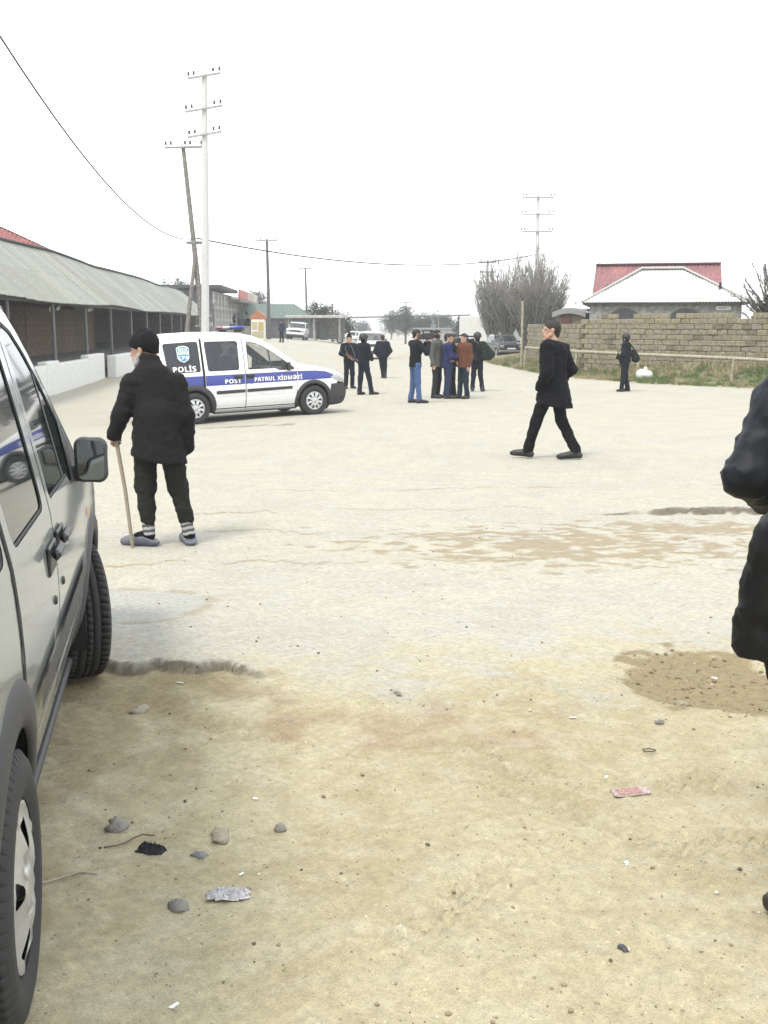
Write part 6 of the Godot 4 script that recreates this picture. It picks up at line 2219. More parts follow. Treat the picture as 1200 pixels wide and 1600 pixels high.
# pollarded bare tree: short trunk, many upright shoots
func bare_tree(label: String, x: float, d: float, h: float, spread: float, trunk_h: float, shoots: int, sd: int, group := "", open := 0.0) -> void:
	var r := RandomNumberGenerator.new()
	r.seed = sd
	var o := thing("bare_tree", label, "tree", on(x, d, -0.05), r.randf() * TAU, group)
	var b := MB.new()
	b.tube([Vector3.ZERO, Vector3(0.04, trunk_h * 0.5, 0.02), Vector3(0, trunk_h, 0)], [0.24, 0.2, 0.22], 10)
	part("trunk", b.done(), mats.bark, o)
	var tw := Twigs.new()
	var lf := Twigs.new()
	for i in shoots:
		var a := r.randf() * TAU
		var q := sqrt(r.randf())
		var p := Vector3(cos(a) * 0.34 * q, trunk_h + r.randf_range(-0.35, 0.35), sin(a) * 0.34 * q)
		var len := (h - trunk_h) * r.randf_range(0.5, 1.05) * (1.0 - 0.3 * q * q)
		var dir := Vector3(cos(a) * q * spread, 1.0, sin(a) * q * spread).normalized()
		var n := 6
		var rad := (0.085 if open > 0.0 else 0.042) * r.randf_range(0.6, 1.2)
		for k in n:
			var nd := (dir + rnd_dir(r) * 0.13 + Vector3(0, 0.035 - open, 0)).normalized()
			var e := p + nd * len / n
			var r1 := rad * (1.0 - (k + 1.0) / n * 0.7)
			tw.stick(p, e, rad * (1.0 - float(k) / n * 0.7), r1, 4)
			for s in r.randi_range(2, 4):
				var t0 := p.lerp(e, r.randf())
				var td := (nd + rnd_dir(r) * 0.75 + Vector3(0, 0.25 - open, 0)).normalized()
				var tl := r.randf_range(0.25, 0.8)
				var mid := t0 + td * tl * 0.5
				var td2 := (td + rnd_dir(r) * 0.35 + Vector3(0, 0.2 - open * 0.5, 0)).normalized()
				var fat := 1.9 if open > 0.0 else 1.0
				tw.stick(t0, mid, 0.011 * fat, 0.008 * fat)
				tw.stick(mid, mid + td2 * tl * 0.5, 0.008 * fat, 0.004 * fat)
				for c in r.randi_range(2, 4):
					var t3 := t0.lerp(mid, r.randf())
					tw.stick(t3, t3 + (td2 + rnd_dir(r) * 0.6).normalized() * tl * 0.5, 0.006, 0.003)
				if t0.y < trunk_h + (h - trunk_h) * 0.5:
					for c in 3:
						var u := rnd_dir(r) * r.randf_range(0.05, 0.10)
						lf.leaf(mid + rnd_dir(r) * 0.15, u, u.cross(rnd_dir(r)).normalized() * u.length() * 0.5)
			p = e
			dir = nd
	part("branches", tw.done(), mats.bark if open > 0.0 else mats.bark_pale, o)
	if open < 0.05:
		part("buds", lf.done(), mats.bud, o)

# leafy tree: limbs and leaf-sized faces gathered in clumps
func leafy_tree(called: String, label: String, x: float, d: float, h: float, wid: float, m: Material, leaf: float, n: int, sd: int, group := "", cone := false, low := 0.25) -> void:
	var r := RandomNumberGenerator.new()
	r.seed = sd
	var o := thing(called, label, "tree", on(x, d, -0.05), 0.0, group)
	var b := MB.new()
	b.tube([Vector3.ZERO, Vector3(0.05, h * 0.4, 0), Vector3(0, h * 0.75, 0)], [0.03 * h, 0.024 * h, 0.01 * h], 8)
	part("trunk", b.done(), mats.bark, o)
	var tw := Twigs.new()
	var lv := Twigs.new()
	var clumps := 26
	for c in clumps:
		var p: Vector3
		var cr := wid * r.randf_range(0.12, 0.24)
		if cone:
			var t := r.randf()
			p = Vector3(0, h * (low + (0.97 - low) * t), 0) + Vector3(r.randfn(), 0, r.randfn()) * wid * 0.22 * (1.05 - t)
			cr = wid * 0.30 * (1.08 - t)
		else:
			var q := rnd_dir(r) * pow(r.randf(), 0.4)
			p = Vector3(q.x * wid * 0.42, h * (low + (1.0 - low) * 0.5) + q.y * h * (1.0 - low) * 0.40, q.z * wid * 0.42)
		tw.stick(Vector3(0, h * 0.3, 0), p, 0.012 * h, 0.004 * h, 4)
		for k in n / clumps:
			var e := p + rnd_dir(r) * cr * pow(r.randf(), 0.45)
			var u := rnd_dir(r) * leaf * r.randf_range(0.6, 1.3)
			lv.leaf(e, u, u.cross(rnd_dir(r)).normalized() * u.length() * 0.6)
	part("limbs", tw.done(), mats.bark, o)
	part("crown", lv.done(), m, o)

func verge_y(x: float, d: float) -> float:
	var t := x - x_edge(d)
	if d < 37.0:
		t = minf(t, 0.75 * (d - lerpf(34.9, 28.0, clampf((x - 11.9) / 28.0, 0, 1))))
	return gy(x, d) + 0.02 + 0.36 * sstep(0.2, 4.0, t) + 0.05 * fbm(x, d, 0.7) * sstep(0.0, 1.0, t) + 0.03 * fbm(x, d, 2.1) * sstep(0.0, 0.6, t)

func build_verge() -> void:
	var r := RandomNumberGenerator.new()
	r.seed = 91
	var pos := PackedVector3Array()
	var col := PackedColorArray()
	var idx := PackedInt32Array()
	var ds := []
	var d := 28.0
	while d < 130.0:
		ds.append(d)
		d += 0.3 if d < 60.0 else 1.5
	var ts := []
	var t := 0.0
	while t < 60.0:
		ts.append(t)
		t += 0.25 if t < 8.0 else 4.0
	for dd in ds:
		for tt in ts:
			var x: float = x_edge(dd) + tt + (0.25 * fbm(dd, 1.0, 0.9) + 0.12 * fbm(dd, 5.0, 3.0) if tt < 0.1 else 0.0)
			if tt > 8.0:
				x = x_edge(dd) + 8.0 + (tt - 8.0) * 2.0
			var y := verge_y(x, dd)
			if tt < 0.1:
				y = gy(x, dd) - 0.03
			pos.append(P(x, y, dd))
			var n1 := fbm(x, dd, 0.5)
			var n2 := fbm(x + 20.0, dd, 1.9)
			var c := Color(0.30, 0.255, 0.165).lerp(Color(0.20, 0.17, 0.095), clampf(0.5 + n2, 0, 1))
			c = c.lerp(Color(0.115, 0.15, 0.05), 0.85 * sstep(-0.2, 0.3, n1 + 0.5 * n2 + 0.25 * sstep(44, 38, dd)))
			c = c.lerp(Color(0.36, 0.32, 0.23), 1.0 - sstep(0.2, 1.0, tt + n2))
			col.append(c)
	var nt := ts.size()
	for j in ds.size() - 1:
		for i in nt - 1:
			var q := j * nt + i
			idx.append_array([q, q + nt, q + nt + 1, q, q + nt + 1, q + 1])
	var st := SurfaceTool.new()
	st.begin(Mesh.PRIMITIVE_TRIANGLES)
	st.set_smooth_group(0)
	for i in pos.size():
		st.set_color(col[i])
		st.set_uv(Vector2(pos[i].x, pos[i].z) / 2.3)
		st.add_vertex(pos[i])
	for i in idx:
		st.add_index(i)
	st.generate_normals()
	var m := mat(1, 1, 1, 0.95)
	m.vertex_color_use_as_albedo = true
	m.albedo_texture = tex.grit
	structure("verge", st.commit(), m)
	# grass: tufts of blades
	for kind in 2:
		var tw := Twigs.new()
		for k in 16:
			var a := r.randf() * TAU
			var base := Vector3(cos(a), 0, sin(a)) * r.randf() * 0.09
			var tip := base + Vector3(r.randfn() * 0.06, r.randf_range(0.08, 0.22), r.randfn() * 0.06)
			var w := Vector3(cos(a + 1.5), 0, sin(a + 1.5)) * 0.006
			var s := tw.pos.size()
			var n := (tip - base).cross(w).normalized()
			for q in [base - w, base + w, tip]:
				tw.pos.append(q); tw.nrm.append(n)
			tw.idx.append_array([s, s + 1, s + 2])
		var mm := MultiMesh.new()
		mm.transform_format = MultiMesh.TRANSFORM_3D
		mm.mesh = tw.done()
		var list := []
		for k in 9000:
			var dd := 30.0 + 34.0 * r.randf()
			var x := x_edge(dd) + 0.25 + 6.5 * pow(r.randf(), 1.2)
			if x > 24.0:
				continue
			var g := fbm(x, dd, 0.5) + 0.5 * fbm(x + 20.0, dd, 1.9) + 0.25 * sstep(44, 38, dd)
			if (kind == 0) != (g > 0.02 + 0.2 * r.randfn()):
				continue
			var sc := r.randf_range(0.6, 1.5) * (1.0 + (1.3 if kind == 1 else 0.4) * sstep(2.0, 5.0, x - x_edge(dd)))
			list.append(Transform3D(Basis(Vector3.UP, r.randf() * TAU).scaled(Vector3(sc, sc * r.randf_range(0.4, 1.0), sc)), P(x, verge_y(x, dd) - 0.01, dd)))
		mm.instance_count = list.size()
		for i in list.size():
			mm.set_instance_transform(i, list[i])
		var mi := MultiMeshInstance3D.new()
		mi.multimesh = mm
		mi.name = "green_grass" if kind == 0 else "dry_grass"
		mi.material_override = mats.grass if kind == 0 else mats.straw
		add_child(mi)
		tag(mi, "fresh green grass tufts on the verge below the block wall" if kind == 0 else "dry straw coloured grass on the verge below the block wall", "grass")
		mi.set_meta("kind", "stuff")
	stage("verge")

func build_trees() -> void:
	mats.bark = grained(0.13, 0.12, 0.10, 0.95, tex.blotch, 2.0)
	mats.bark_pale = mat(0.20, 0.19, 0.17, 0.9)
	mats.bud = mat(0.16, 0.165, 0.11, 0.8)
	mats.bud.backlight_enabled = true
	mats.bud.backlight = Color(0.2, 0.22, 0.12)
	var leaf_m := func(a: float, b: float, c: float) -> StandardMaterial3D:
		var m := mat(a, b, c, 0.7)
		m.backlight_enabled = true
		m.backlight = Color(0.3, 0.34, 0.16)
		return m
	var g := "bare trees by the parked dark car"
	bare_tree("bare tree with dense grey shoots between the tall cream post and the parked dark car", 8.55, 65.0, 5.8, 0.50, 1.4, 70, 3, g)
	bare_tree("bare tree with upright shoots directly under the concrete pole with three crossarms", 8.9, 71.0, 6.8, 0.55, 1.5, 80, 4, g)
	bare_tree("wide bare tree with spreading shoots next to the stone outbuilding", 9.3, 67.0, 6.8, 0.55, 1.4, 80, 5, g)
	bare_tree("bare tree with tall thin shoots rising behind the parked dark car", 7.7, 80.0, 7.0, 0.55, 1.6, 80, 6, g)
	bare_tree("full crowned bare tree between the dark car and the concrete pole", 8.25, 76.0, 7.0, 0.55, 1.5, 80, 9, g)
	bare_tree("bare tree leaning its shoots over the stone outbuilding roof", 9.9, 72.0, 6.2, 0.55, 1.4, 60, 7, g)
	bare_tree("slim bare tree furthest back along the right road edge", 8.4, 90.0, 6.6, 0.40, 1.6, 40, 8, g)
	bare_tree("gnarled bare fruit tree with crooked branches beside the grey house", 18.75, 54.0, 5.6, 1.0, 1.6, 34, 12, "", 0.06)
	leafy_tree("green_shrub", "dense green shrub behind the block wall by the grey house", 18.0, 52.5, 3.2, 2.6, leaf_m.call(0.075, 0.085, 0.035), 0.16, 2600, 14)
	var far := leaf_m.call(0.09, 0.13, 0.05) as StandardMaterial3D
	var olive := leaf_m.call(0.13, 0.135, 0.08) as StandardMaterial3D
	leafy_tree("green_tree", "round green tree at the bend of the road beyond the camera crew", 3.6, 190.0, 6.2, 7.0, far, 0.22, 6000, 41)
	leafy_tree("green_tree", "smaller green tree beside the round tree at the road bend", 6.2, 200.0, 5.2, 5.0, olive, 0.22, 4500, 42)
	leafy_tree("green_tree", "grey green tree behind the pipe portal", 11.0, 215.0, 5.6, 6.0, olive, 0.24, 4000, 43)
	leafy_tree("dark_conifer", "dark blue green conifer by the right post of the pipe portal", 10.7, 160.0, 4.2, 2.8, leaf_m.call(0.035, 0.055, 0.045), 0.22, 1800, 44, "", true, 0.05)
	leafy_tree("green_tree", "tall olive tree crown behind the green roofed shed", -17.0, 150.0, 7.2, 6.0, olive, 0.2, 5000, 45)
	leafy_tree("green_tree", "olive tree crown behind the pavilion", -7.6, 135.0, 4.4, 5.0, olive, 0.18, 4500, 46)
	leafy_tree("green_tree", "bushy olive tree between the pavilion and the pipe portal", -5.0, 128.0, 3.6, 4.2, leaf_m.call(0.085, 0.09, 0.04), 0.16, 4500, 47, "", false, 0.05)
	leafy_tree("green_tree", "pale hazy tree far behind the market hall", -27.0, 150.0, 8.5, 6.0, olive, 0.24, 3500, 48)
	for e in [[-12.45, 94.5, 2.5, 1.05, "narrow clipped cypress next to the shop windows"], [-11.5, 95.0, 2.5, 1.2, "broad clipped cypress beside the kiosk"]]:
		leafy_tree("clipped_cypress", e[4], e[0], e[1] + 0.3, e[2], e[3], leaf_m.call(0.022, 0.04, 0.02), 0.10, 3000, int(e[1] * 7), "", true, 0.02)
	for k in 12:
		var xx := -34.0 + k * 9.0
		leafy_tree("hazy_tree", "hazy tree in the distant belt closing the view", xx, 300.0 + 25.0 * sin(k * 2.3), 6.5 + 2.0 * sin(k * 1.7), 9.0, olive, 0.35, 2400, 60 + k, "distant tree belt", false, 0.02)
	stage("trees")

func build_verge_materials() -> void:
	mats.grass = mat(0.085, 0.125, 0.03, 0.8)
	mats.straw = mat(0.30, 0.25, 0.15, 0.9)

# ---------------------------------------------------------------- parked cars further off
func build_saloon(called: String, label: String, c: Dictionary) -> Node3D:
	var car := thing(called, label, "car")
	var sh := CarShape.new()
	var wb: float = c.wb
	sh.prof = c.prof
	sh.upper = c.prof.slice(3, c.prof.size() - 3)
	sh.wmax = c.wmax
	sh.belt = c.belt
	sh.lean = c.lean
	sh.nose_cut = 0.04
	sh.nose_f = 0.3
	sh.nose_len = 0.5
	sh.tail_f = c.tail
	sh.tail_cut = 0.03
	sh.round_r = 0.04
	sh.setup()
	var n: int = c.prof.size()
	var L := sh.lens
	var arches := [circle(Vector2(0, c.wheel_r), c.wheel_r + 0.05, 24), circle(Vector2(-wb, c.wheel_r), c.wheel_r + 0.05, 24)]
	var sil := PackedVector2Array(c.prof)
	if Geometry2D.is_polygon_clockwise(sil):
		sil.reverse()
	for s in [1.0, -1.0]:
		var fl: bool = s < 0
		part("side_panel", panel([sil], arches + c.windows, sh.side(0.0, s), 0.15, 0.12, fl), c.paint, car)
		for w in c.windows:
			part("window", panel([w], [], sh.side(-0.008, s), 0.2, 0.2, fl), c.glass, car)
		part("rub_strip", panel([rect(-wb - 0.5, 0.52, 0.35, 0.57)], arches, sh.side(0.01, s), 0.2, 0.05, fl), mats.handle, car)
		for k in 2:
			var hb := MB.new()
			hb.bx(s * (c.wmax + 0.01), c.belt - 0.1, 0.9 + k * 0.85, 0.03, 0.03, 0.14, 0.008)
			part("handle", hb.done(), mats.handle, car)
	for e in c.strips:
		part(e[0], panel([rect(-1, L[e[1]], 1, L[e[2]])], [], sh.strip(0.0, 0.02), 0.25, 0.12, true), e[3], car)
	for e in [[c.prof[2].x, 0.42, 1], [c.prof[n - 3].x, 0.42, -1]]:
		var b := MB.new()
		b.bx(0, e[1], -(e[0] + 0.06 * e[2]), c.wmax * 2.0, 0.12, 0.1, 0.02)
		part("bumper", b.done(), c.bumper, car)
		b = MB.new()
		b.bx(0, e[1] + 0.17, -(e[0] + 0.025 * e[2]), 0.52, 0.11, 0.012)
		part("number_plate", b.done(), mats.white_plastic, car)
		for s in [-1, 1]:
			b = MB.new()
			b.bx(s * (c.wmax - 0.2), c.lamp_y, -(e[0] + 0.01 * e[2]), 0.27, 0.15, 0.06, 0.02)
			part("headlight" if e[2] > 0 else "tail_light", b.done(), mats.lamp_glass if e[2] > 0 else mats.red_lamp, car)
	if c.has("grille"):
		var b := MB.new()
		b.bx(0, c.lamp_y, -(c.prof[2].x + 0.012), c.wmax * 2.0 - 0.7, 0.17, 0.05, 0.01)
		part("grille", b.done(), mats.handle, car)
	for s in [-1, 1]:
		var b := MB.new()
		b.bx(s * (c.wmax + 0.06), c.belt + 0.07, 0.62, 0.14, 0.1, 0.06, 0.02)
		part("mirror", b.done(), mats.handle, car)
	var fb := MB.new()
	fb.bx(0, 0.36, wb / 2, c.wmax * 1.6, 0.1, wb + 1.0)
	part("floor_pan", fb.done(), mats.black, car)
	seat(car, -0.34, -1.1, 0.5, 0.5, mats.seat_cloth)
	seat(car, 0.34, -1.1, 0.5, 0.5, mats.seat_cloth)
	c.track = c.wmax - 0.01
	for s in [1.0, -1.0]:
		add_wheel(car, 0.0, s, 0.0, c)
		add_wheel(car, -wb, s, 0.0, c)
	return car

func build_far_cars() -> void:
	var alloy := mat(0.4, 0.4, 0.41, 0.35, 0.5)
	# boxy dark saloon, nose to the camera
	var box := [Vector2(0.55, 0.24), Vector2(0.66, 0.30), Vector2(0.70, 0.45), Vector2(0.69, 0.80), Vector2(0.62, 0.86), Vector2(-0.45, 0.95), Vector2(-0.98, 1.36), Vector2(-1.25, 1.42), Vector2(-2.15, 1.40), Vector2(-2.45, 1.32), Vector2(-2.80, 0.98), Vector2(-3.30, 0.93), Vector2(-3.38, 0.85), Vector2(-3.40, 0.45), Vector2(-3.34, 0.28), Vector2(-3.2, 0.24)]
	var wins := [rounded([Vector2(-0.62, 0.96), Vector2(-1.02, 1.29), Vector2(-1.55, 1.34), Vector2(-1.55, 0.96)], 0.03), rounded([Vector2(-1.63, 0.96), Vector2(-1.63, 1.34), Vector2(-2.35, 1.29), Vector2(-2.6, 0.98)], 0.03)]
	for w in wins:
		if Geometry2D.is_polygon_clockwise(w):
			w.reverse()
	var saloon := func(paint: Material) -> Dictionary:
		var c := van_wheels(8, 0.09, 0.15, 0.14, false, alloy)
		var gl := glass(0.6, 0.03, 0.04, 0.04)
		c.merge({"prof": box, "wb": 2.42, "wmax": 0.80, "belt": 0.93, "lean": 0.28, "tail": -3.1, "windows": wins, "paint": paint, "glass": gl, "bumper": mat(0.35, 0.35, 0.36, 0.3, 0.8), "lamp_y": 0.70, "grille": true,
			"strips": [["valance", 0, 2, mats.handle], ["nose", 2, 4, paint], ["bonnet", 4, 5, paint], ["windscreen", 5, 6, gl], ["roof", 6, 9, paint], ["rear_window", 9, 10, gl], ["boot_lid", 10, 13, paint], ["tail", 13, 15, paint]]}, true)
		return c
	var dark := build_saloon("dark_saloon", "dark grey boxy saloon parked under the bare trees", saloon.call(car_paint(0.02, 0.022, 0.026)))
	set_on_ground(dark, 7.75, 70.5, PI + 0.16, 2.42)
	var w1 := build_saloon("white_saloon", "small white saloon far down the road", saloon.call(car_paint(0.7, 0.7, 0.7)))
	set_on_ground(w1, 6.4, 236.0, PI, 2.42)
	var w2 := build_saloon("white_saloon", "white saloon at the roadside behind the officer in the bobble hat", saloon.call(car_paint(0.7, 0.7, 0.7)))
	set_on_ground(w2, -4.6, 118.0, PI / 2, 2.42)
	# white off-roader coming towards the camera
	var jeep := [Vector2(0.5, 0.32), Vector2(0.6, 0.36), Vector2(0.66, 0.5), Vector2(0.65, 0.95), Vector2(0.56, 1.01), Vector2(-0.45, 1.08), Vector2(-0.85, 1.52), Vector2(-1.05, 1.60), Vector2(-2.6, 1.60), Vector2(-2.95, 1.50), Vector2(-3.05, 1.1), Vector2(-3.06, 0.95), Vector2(-3.06, 0.55), Vector2(-3.0, 0.40), Vector2(-2.9, 0.34)]
	var jw := [rounded([Vector2(-0.58, 1.09), Vector2(-0.92, 1.47), Vector2(-1.55, 1.52), Vector2(-1.55, 1.09)], 0.03), rounded([Vector2(-1.65, 1.09), Vector2(-1.65, 1.52), Vector2(-2.6, 1.50), Vector2(-2.75, 1.09)], 0.03)]
	for w in jw:
		if Geometry2D.is_polygon_clockwise(w):
			w.reverse()
	for e in [[-0.78, 67.5, PI + 0.03, "white off-road car with a dark grille on the road behind the officers"], [-8.1, 104.0, PI - 0.05, "white off-road car parked by the pavilion"]]:
		var c := van_wheels(8, 0.09, 0.15, 0.14, false, alloy)
		c.tyre = tyre_mesh(0.345, 0.2, false)
		c.wheel_r = 0.345
		var wp := car_paint(0.68, 0.68, 0.68)
		var gl := glass(0.6, 0.05, 0.06, 0.06)
		c.merge({"prof": jeep, "wb": 2.2, "wmax": 0.84, "belt": 1.06, "lean": 0.22, "tail": -2.8, "windows": jw, "paint": wp, "glass": gl, "bumper": mats.plastic, "lamp_y": 0.82, "grille": true,
			"strips": [["valance", 0, 2, mats.handle], ["nose", 2, 4, wp], ["bonnet", 4, 5, wp], ["windscreen", 5, 6, gl], ["roof", 6, 9, wp], ["rear_window", 9, 10, gl], ["tail", 10, 14, wp]]}, true)
		var jp := build_saloon("white_jeep", e[3], c)
		set_on_ground(jp, e[0], e[1], e[2], 2.2)
	stage("far cars")

# ---------------------------------------------------------------- stones and litter
func stone_mesh(r: RandomNumberGenerator, sx: float, sy: float, sz: float, rough := 0.22) -> ArrayMesh:
	var st := SurfaceTool.new()
	st.begin(Mesh.PRIMITIVE_TRIANGLES)
	st.set_smooth_group(0)
	var off := r.randf() * 50.0
	var n := 14
	var m := 9
	var f := func(i: int, k: int) -> Vector3:
		var a := TAU * (i % n) / n
		var t := PI * k / m
		var v := Vector3(sin(t) * cos(a), cos(t), sin(t) * sin(a))
		var q := 1.0 + rough * noise_a.get_noise_3d(v.x * 1.2 + off, v.y * 1.2, v.z * 1.2) * 1.6 + rough * 0.5 * noise_a.get_noise_3d(v.x * 3.2, v.y * 3.2 + off, v.z * 3.2)
		return Vector3(v.x * sx, v.y * sy, v.z * sz) * q
	for k in m:
		for i in n:
			var c := [f.call(i, k), f.call(i + 1, k), f.call(i + 1, k + 1), f.call(i, k + 1)]
			for t in [0, 1, 2, 0, 2, 3]:
				st.add_vertex(c[t])
	st.generate_normals()
	return st.commit()

# a thin sheet crushed into ridges, with an uneven outline
func crumpled(r: RandomNumberGenerator, w: float, l: float, h: float) -> ArrayMesh:
	var st := SurfaceTool.new()
	st.begin(Mesh.PRIMITIVE_TRIANGLES)
	st.set_smooth_group(-1)
	var o := r.randf() * 90.0
	var nu := 20
	var nv := 12
	var f := func(i: int, k: int) -> Vector3:
		var u := i / float(nu) * 2.0 - 1.0
		var v := k / float(nv) * 2.0 - 1.0
		var rim := 1.0 - maxf(absf(u), absf(v))
		var y := h * (1.0 - 2.4 * absf(noise_a.get_noise_2d(u * 1.3 + o, v * 1.1))) * minf(1.0, rim * 3.0 + 0.15) + h * 0.35 * noise_a.get_noise_2d(u * 4.0 + o, v * 4.0)
		var e := 1.0 + 0.35 * noise_a.get_noise_2d(atan2(v, u) * 0.9 + o, 3.0)
		var q := Vector2(u, v) * (1.0 - 0.18 * absf(u * v)) * e
		return Vector3(q.x * w * 0.5 + 0.006 * noise_a.get_noise_2d(v * 5.0, u * 5.0 + o), maxf(y, 0.0) + 0.002, q.y * l * 0.5)
	for k in nv:
		for i in nu:
			var c := [f.call(i, k), f.call(i + 1, k), f.call(i + 1, k + 1), f.call(i, k + 1)]
			for t in [0, 1, 2, 0, 2, 3]:
				st.add_vertex(c[t])
	st.generate_normals()
	return st.commit()

func build_litter() -> void:
	var r := RandomNumberGenerator.new()
	r.seed = 717
	var stone_grey := grained(0.27, 0.255, 0.225, 0.9, tex.fine, 8.0)
	var stone_blue := grained(0.24, 0.245, 0.24, 0.9, tex.fine, 8.0)
	var stone_pale := grained(0.36, 0.32, 0.24, 0.9, tex.fine, 8.0)
	for e in [[-0.86, 3.39, 0.036, 0.030, 0.034, stone_grey, "round grey cobble lying beside the rear wheel of the silver van"],
			[-0.575, 2.90, 0.036, 0.018, 0.026, stone_grey, "flat mottled stone half sunk next to the white plastic bag"],
			[-0.565, 3.21, 0.020, 0.012, 0.026, stone_blue, "small bluish stone sunk in the dirt near the dark rag"],
			[-0.335, 3.39, 0.020, 0.016, 0.018, stone_grey, "small angular stone alone on the bare dirt"],
			[-0.52, 3.34, 0.05, 0.012, 0.03, stone_pale, "flat pale stone buried flush in the dirt"],
			[-1.03, 4.52, 0.055, 0.016, 0.032, stone_pale, "broken slab of pale asphalt beside the darker soil"],
			[0.06, 4.74, 0.032, 0.010, 0.012, stone_grey, "thin flat chip lying at the sand line"],
			[1.28, 4.62, 0.03, 0.015, 0.02, stone_pale, "pale lump of rubble on the rim of the damp hollow"],
			[1.12, 4.35, 0.02, 0.012, 0.016, stone_grey, "grey lump of rubble below the damp hollow"],
			[-0.40, 4.40, 0.028, 0.010, 0.018, stone_pale, "crumb of asphalt in front of the broken edge"],
			[0.62, 2.68, 0.020, 0.012, 0.010, mat(0.05, 0.05, 0.055, 0.6), "small dark bobbin shaped scrap on the bare dirt"]]:
		var o := part("stone", stone_mesh(r, e[2], e[3], e[4], 0.34), e[5], self)
		o.position = on(e[0], e[1], e[3] * 0.15)
		o.rotation.y = r.randf() * TAU
		tag(o, e[6], "stone")
	# crumpled white bag and dark rag
	var o1 := part("plastic_bag", crumpled(r, 0.125, 0.062, 0.020), grained(0.60, 0.60, 0.62, 0.45, tex.fine, 10.0), self)
	o1.position = on(-0.445, 2.955)
	tag(o1, "crumpled white plastic bag trodden into the dirt", "bag")
	var o2 := part("rag", crumpled(r, 0.10, 0.05, 0.026), cloth(0.05, 0.052, 0.058), self)
	o2.position = on(-0.72, 3.25)
	o2.rotation.y = -0.25
	tag(o2, "dark grey crumpled rag lying in the dirt near the cobble", "rag")
	# flattened pink packet
	var pk := thing("flattened_packet", "flattened pink and white packet on the dirt", "packet", on(0.855, 3.68, 0.002), 0.22)
	var b := MB.new()
	b.prism(Transform3D(Basis(Vector3.RIGHT, -PI / 2 + 0.03), Vector3.ZERO), PackedVector2Array([Vector2(-0.068, -0.022), Vector2(-0.05, -0.034), Vector2(0.066, -0.03), Vector2(0.07, 0.02), Vector2(0.045, 0.032), Vector2(-0.06, 0.028)]), 0.004)
	part("card", b.done(), grained(0.55, 0.45, 0.42, 0.7, tex.blotch, 12.0), pk)
	b = MB.new()
	b.prism(Transform3D(Basis(Vector3.RIGHT, -PI / 2 + 0.03), Vector3(0, 0.0045, 0)), PackedVector2Array([Vector2(-0.05, -0.026), Vector2(0.04, -0.024), Vector2(0.04, 0.024), Vector2(-0.048, 0.022)]), 0.001)
	part("print", b.done(), grained(0.48, 0.27, 0.24, 0.7, tex.blotch, 14.0), pk)
	# twigs
	for e in [[-0.80, 3.30, 0.16, 0.5, "bent dry twig lying next to the round cobble"], [1.0, 4.02, 0.05, 0.0, "small loop of wire lying on the dirt"], [-0.95, 3.05, 0.22, 0.3, "pale splinter of wood beside the rear wheel"]]:
		b = MB.new()
		var pts := []
		for k in 6:
			var t := k / 5.0 - 0.5
			pts.append(Vector3(t * e[2], 0.004 + 0.006 * absf(sin(k * 2.0)), 0.02 * sin(k * 1.3)) if e[3] > 0.0 else Vector3(0.026 * cos(k * 1.2), 0.004, 0.016 * sin(k * 1.2)))
		b.tube(pts, [0.0025], 5)
		var tw := part("twig", b.done(), mat(0.11, 0.085, 0.06, 0.9) if e[2] < 0.2 else mat(0.38, 0.34, 0.27, 0.9), self)
		tw.position = on(e[0], e[1], 0.002)
		tw.rotation.y = e[3]
		tag(tw, e[4], "twig")
	# scattered paper scraps
	for e in [[-0.92, 4.86, 0.018], [-0.44, 3.62, 0.009], [0.78, 4.42, 0.014], [0.80, 3.82, 0.012], [-0.42, 3.08, 0.010], [-0.5, 2.44, 0.014], [0.73, 3.15, 0.014], [1.55, 5.05, 0.016]]:
		b = MB.new()
		b.prism(Transform3D(Basis(Vector3.UP, r.randf() * TAU) * Basis(Vector3.RIGHT, -PI / 2 + r.randf_range(-0.3, 0.3)), Vector3.ZERO), PackedVector2Array([Vector2(-e[2], -e[2] * 0.35), Vector2(e[2], -e[2] * 0.4), Vector2(e[2] * 0.8, e[2] * 0.4), Vector2(-e[2] * 0.9, e[2] * 0.3)]), 0.002)
		var s := part("paper_scrap", b.done(), mats.white_plastic, self)
		s.position = on(e[0], e[1], 0.004)
		tag(s, "tiny white paper scrap on the dirt", "paper scrap", "tiny white paper scraps")
	# gravel
	for kind in 3:
		var mm := MultiMesh.new()
		mm.transform_format = MultiMesh.TRANSFORM_3D
		mm.mesh = stone_mesh(r, 1.0, 0.62, 0.85, 0.3)
		var list := []
		for k in [1800, 700, 350][kind]:
			var d := 2.3 + 7.5 * pow(r.randf(), 1.3)
			var x := r.randf_range(-0.42, 0.40) * d * 1.05 + 0.2
			var dens := 0.5 + fbm(x, d, 1.3) * 1.2
			if r.randf() > dens:
				continue
			var sz := 0.002 + 0.006 * pow(r.randf(), 6.0)
			list.append(Transform3D(Basis(Vector3.UP, r.randf() * TAU).scaled(Vector3.ONE * sz), on(x, d, sz * 0.3)))
		mm.instance_count = list.size()
		for i in list.size():
			mm.set_instance_transform(i, list[i])
		var mi := MultiMeshInstance3D.new()
		mi.multimesh = mm
		mi.name = ["sandy_gravel", "dark_gravel", "pale_gravel"][kind]
		mi.material_override = [mat(0.24, 0.195, 0.125, 0.95), mat(0.10, 0.085, 0.062, 0.95), mat(0.52, 0.49, 0.42, 0.9)][kind]
		add_child(mi)
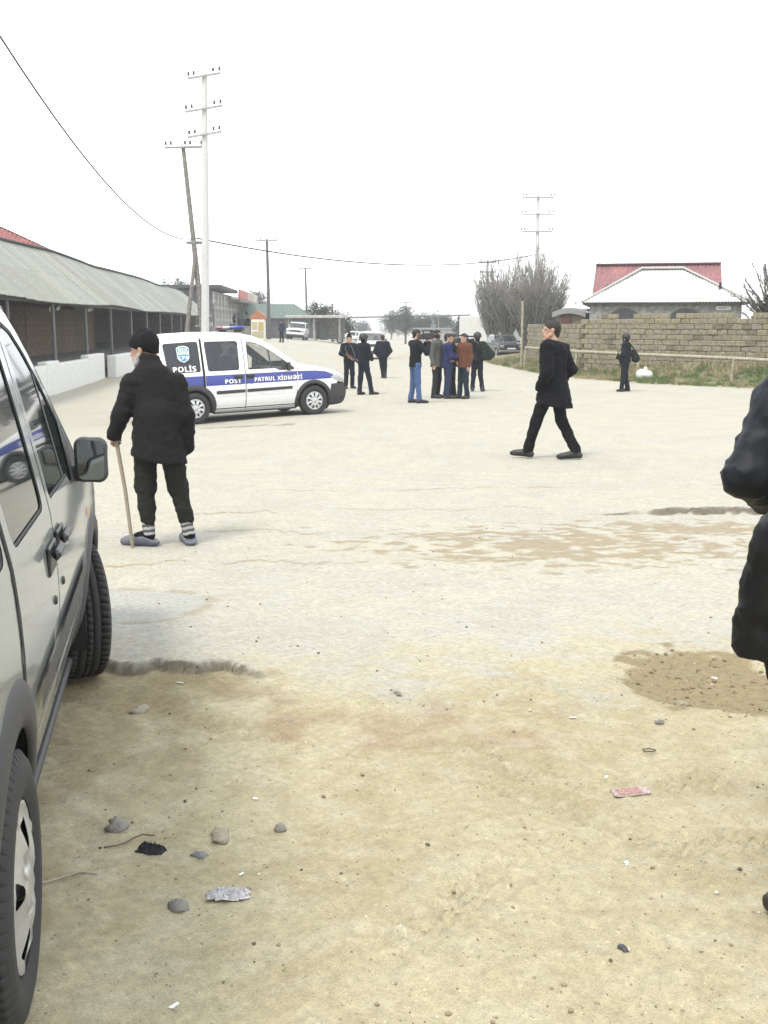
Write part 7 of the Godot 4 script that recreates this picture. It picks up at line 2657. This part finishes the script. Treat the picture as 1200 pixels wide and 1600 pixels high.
		tag(mi, ["loose sandy gravel strewn over the dirt", "dark crumbs of asphalt strewn over the dirt", "pale pebbles strewn over the dirt"][kind], "gravel")
		mi.set_meta("kind", "stuff")
	# clods in the damp hollow
	var cm := MultiMesh.new()
	cm.transform_format = MultiMesh.TRANSFORM_3D
	cm.mesh = stone_mesh(r, 1.0, 0.7, 0.9, 0.4)
	var clods := []
	for k in 300:
		var a := r.randf() * TAU
		var q := pow(r.randf(), 0.6) * (1.0 + 0.35 * fbm(cos(a), sin(a), 1.5))
		var x := 1.5 + cos(a) * q * 0.42
		var d := 4.93 + sin(a) * q * 0.45
		var sz := 0.0025 + 0.009 * pow(r.randf(), 5.0)
		clods.append(Transform3D(Basis(Vector3.UP, r.randf() * TAU).scaled(Vector3.ONE * sz), on(x, d, sz * 0.2)))
	cm.instance_count = clods.size()
	for i in clods.size():
		cm.set_instance_transform(i, clods[i])
	var ci := MultiMeshInstance3D.new()
	ci.multimesh = cm
	ci.name = "clods"
	ci.material_override = grained(0.26, 0.212, 0.128, 0.95, tex.fine, 6.0)
	add_child(ci)
	tag(ci, "brown clods of earth heaped in the damp hollow", "soil")
	ci.set_meta("kind", "stuff")
	# white sack and rubble at the wall foot
	var sk := Sdf.new()
	sk.cell = 0.025
	sk.fold = 0.03
	sk.fold_f = 6.0
	sk.add(Vector3(-0.1, 0.12, 0), Vector3(0.12, 0.1, 0), 0.2, 0.17)
	sk.add(Vector3(0, 0.2, 0), Vector3(0.02, 0.34, 0), 0.12, 0.06)
	var sack := part("white_sack", net([sk]), mat(0.68, 0.68, 0.68, 0.6), self)
	sack.position = P(9.25, verge_y(9.25, 40.0), 40.0)
	tag(sack, "white knotted rubbish sack on the verge behind the officer", "sack")
	stage("litter")

func _ready() -> void:
	setup_view()
	build_ground()
	build_verge_materials()
	build_verge()
	build_market()
	build_stone_wall()
	car_materials()
	build_houses()
	build_shops()
	build_poles()
	build_trees()
	build_vans()
	build_people()
	build_far_cars()
	build_litter()
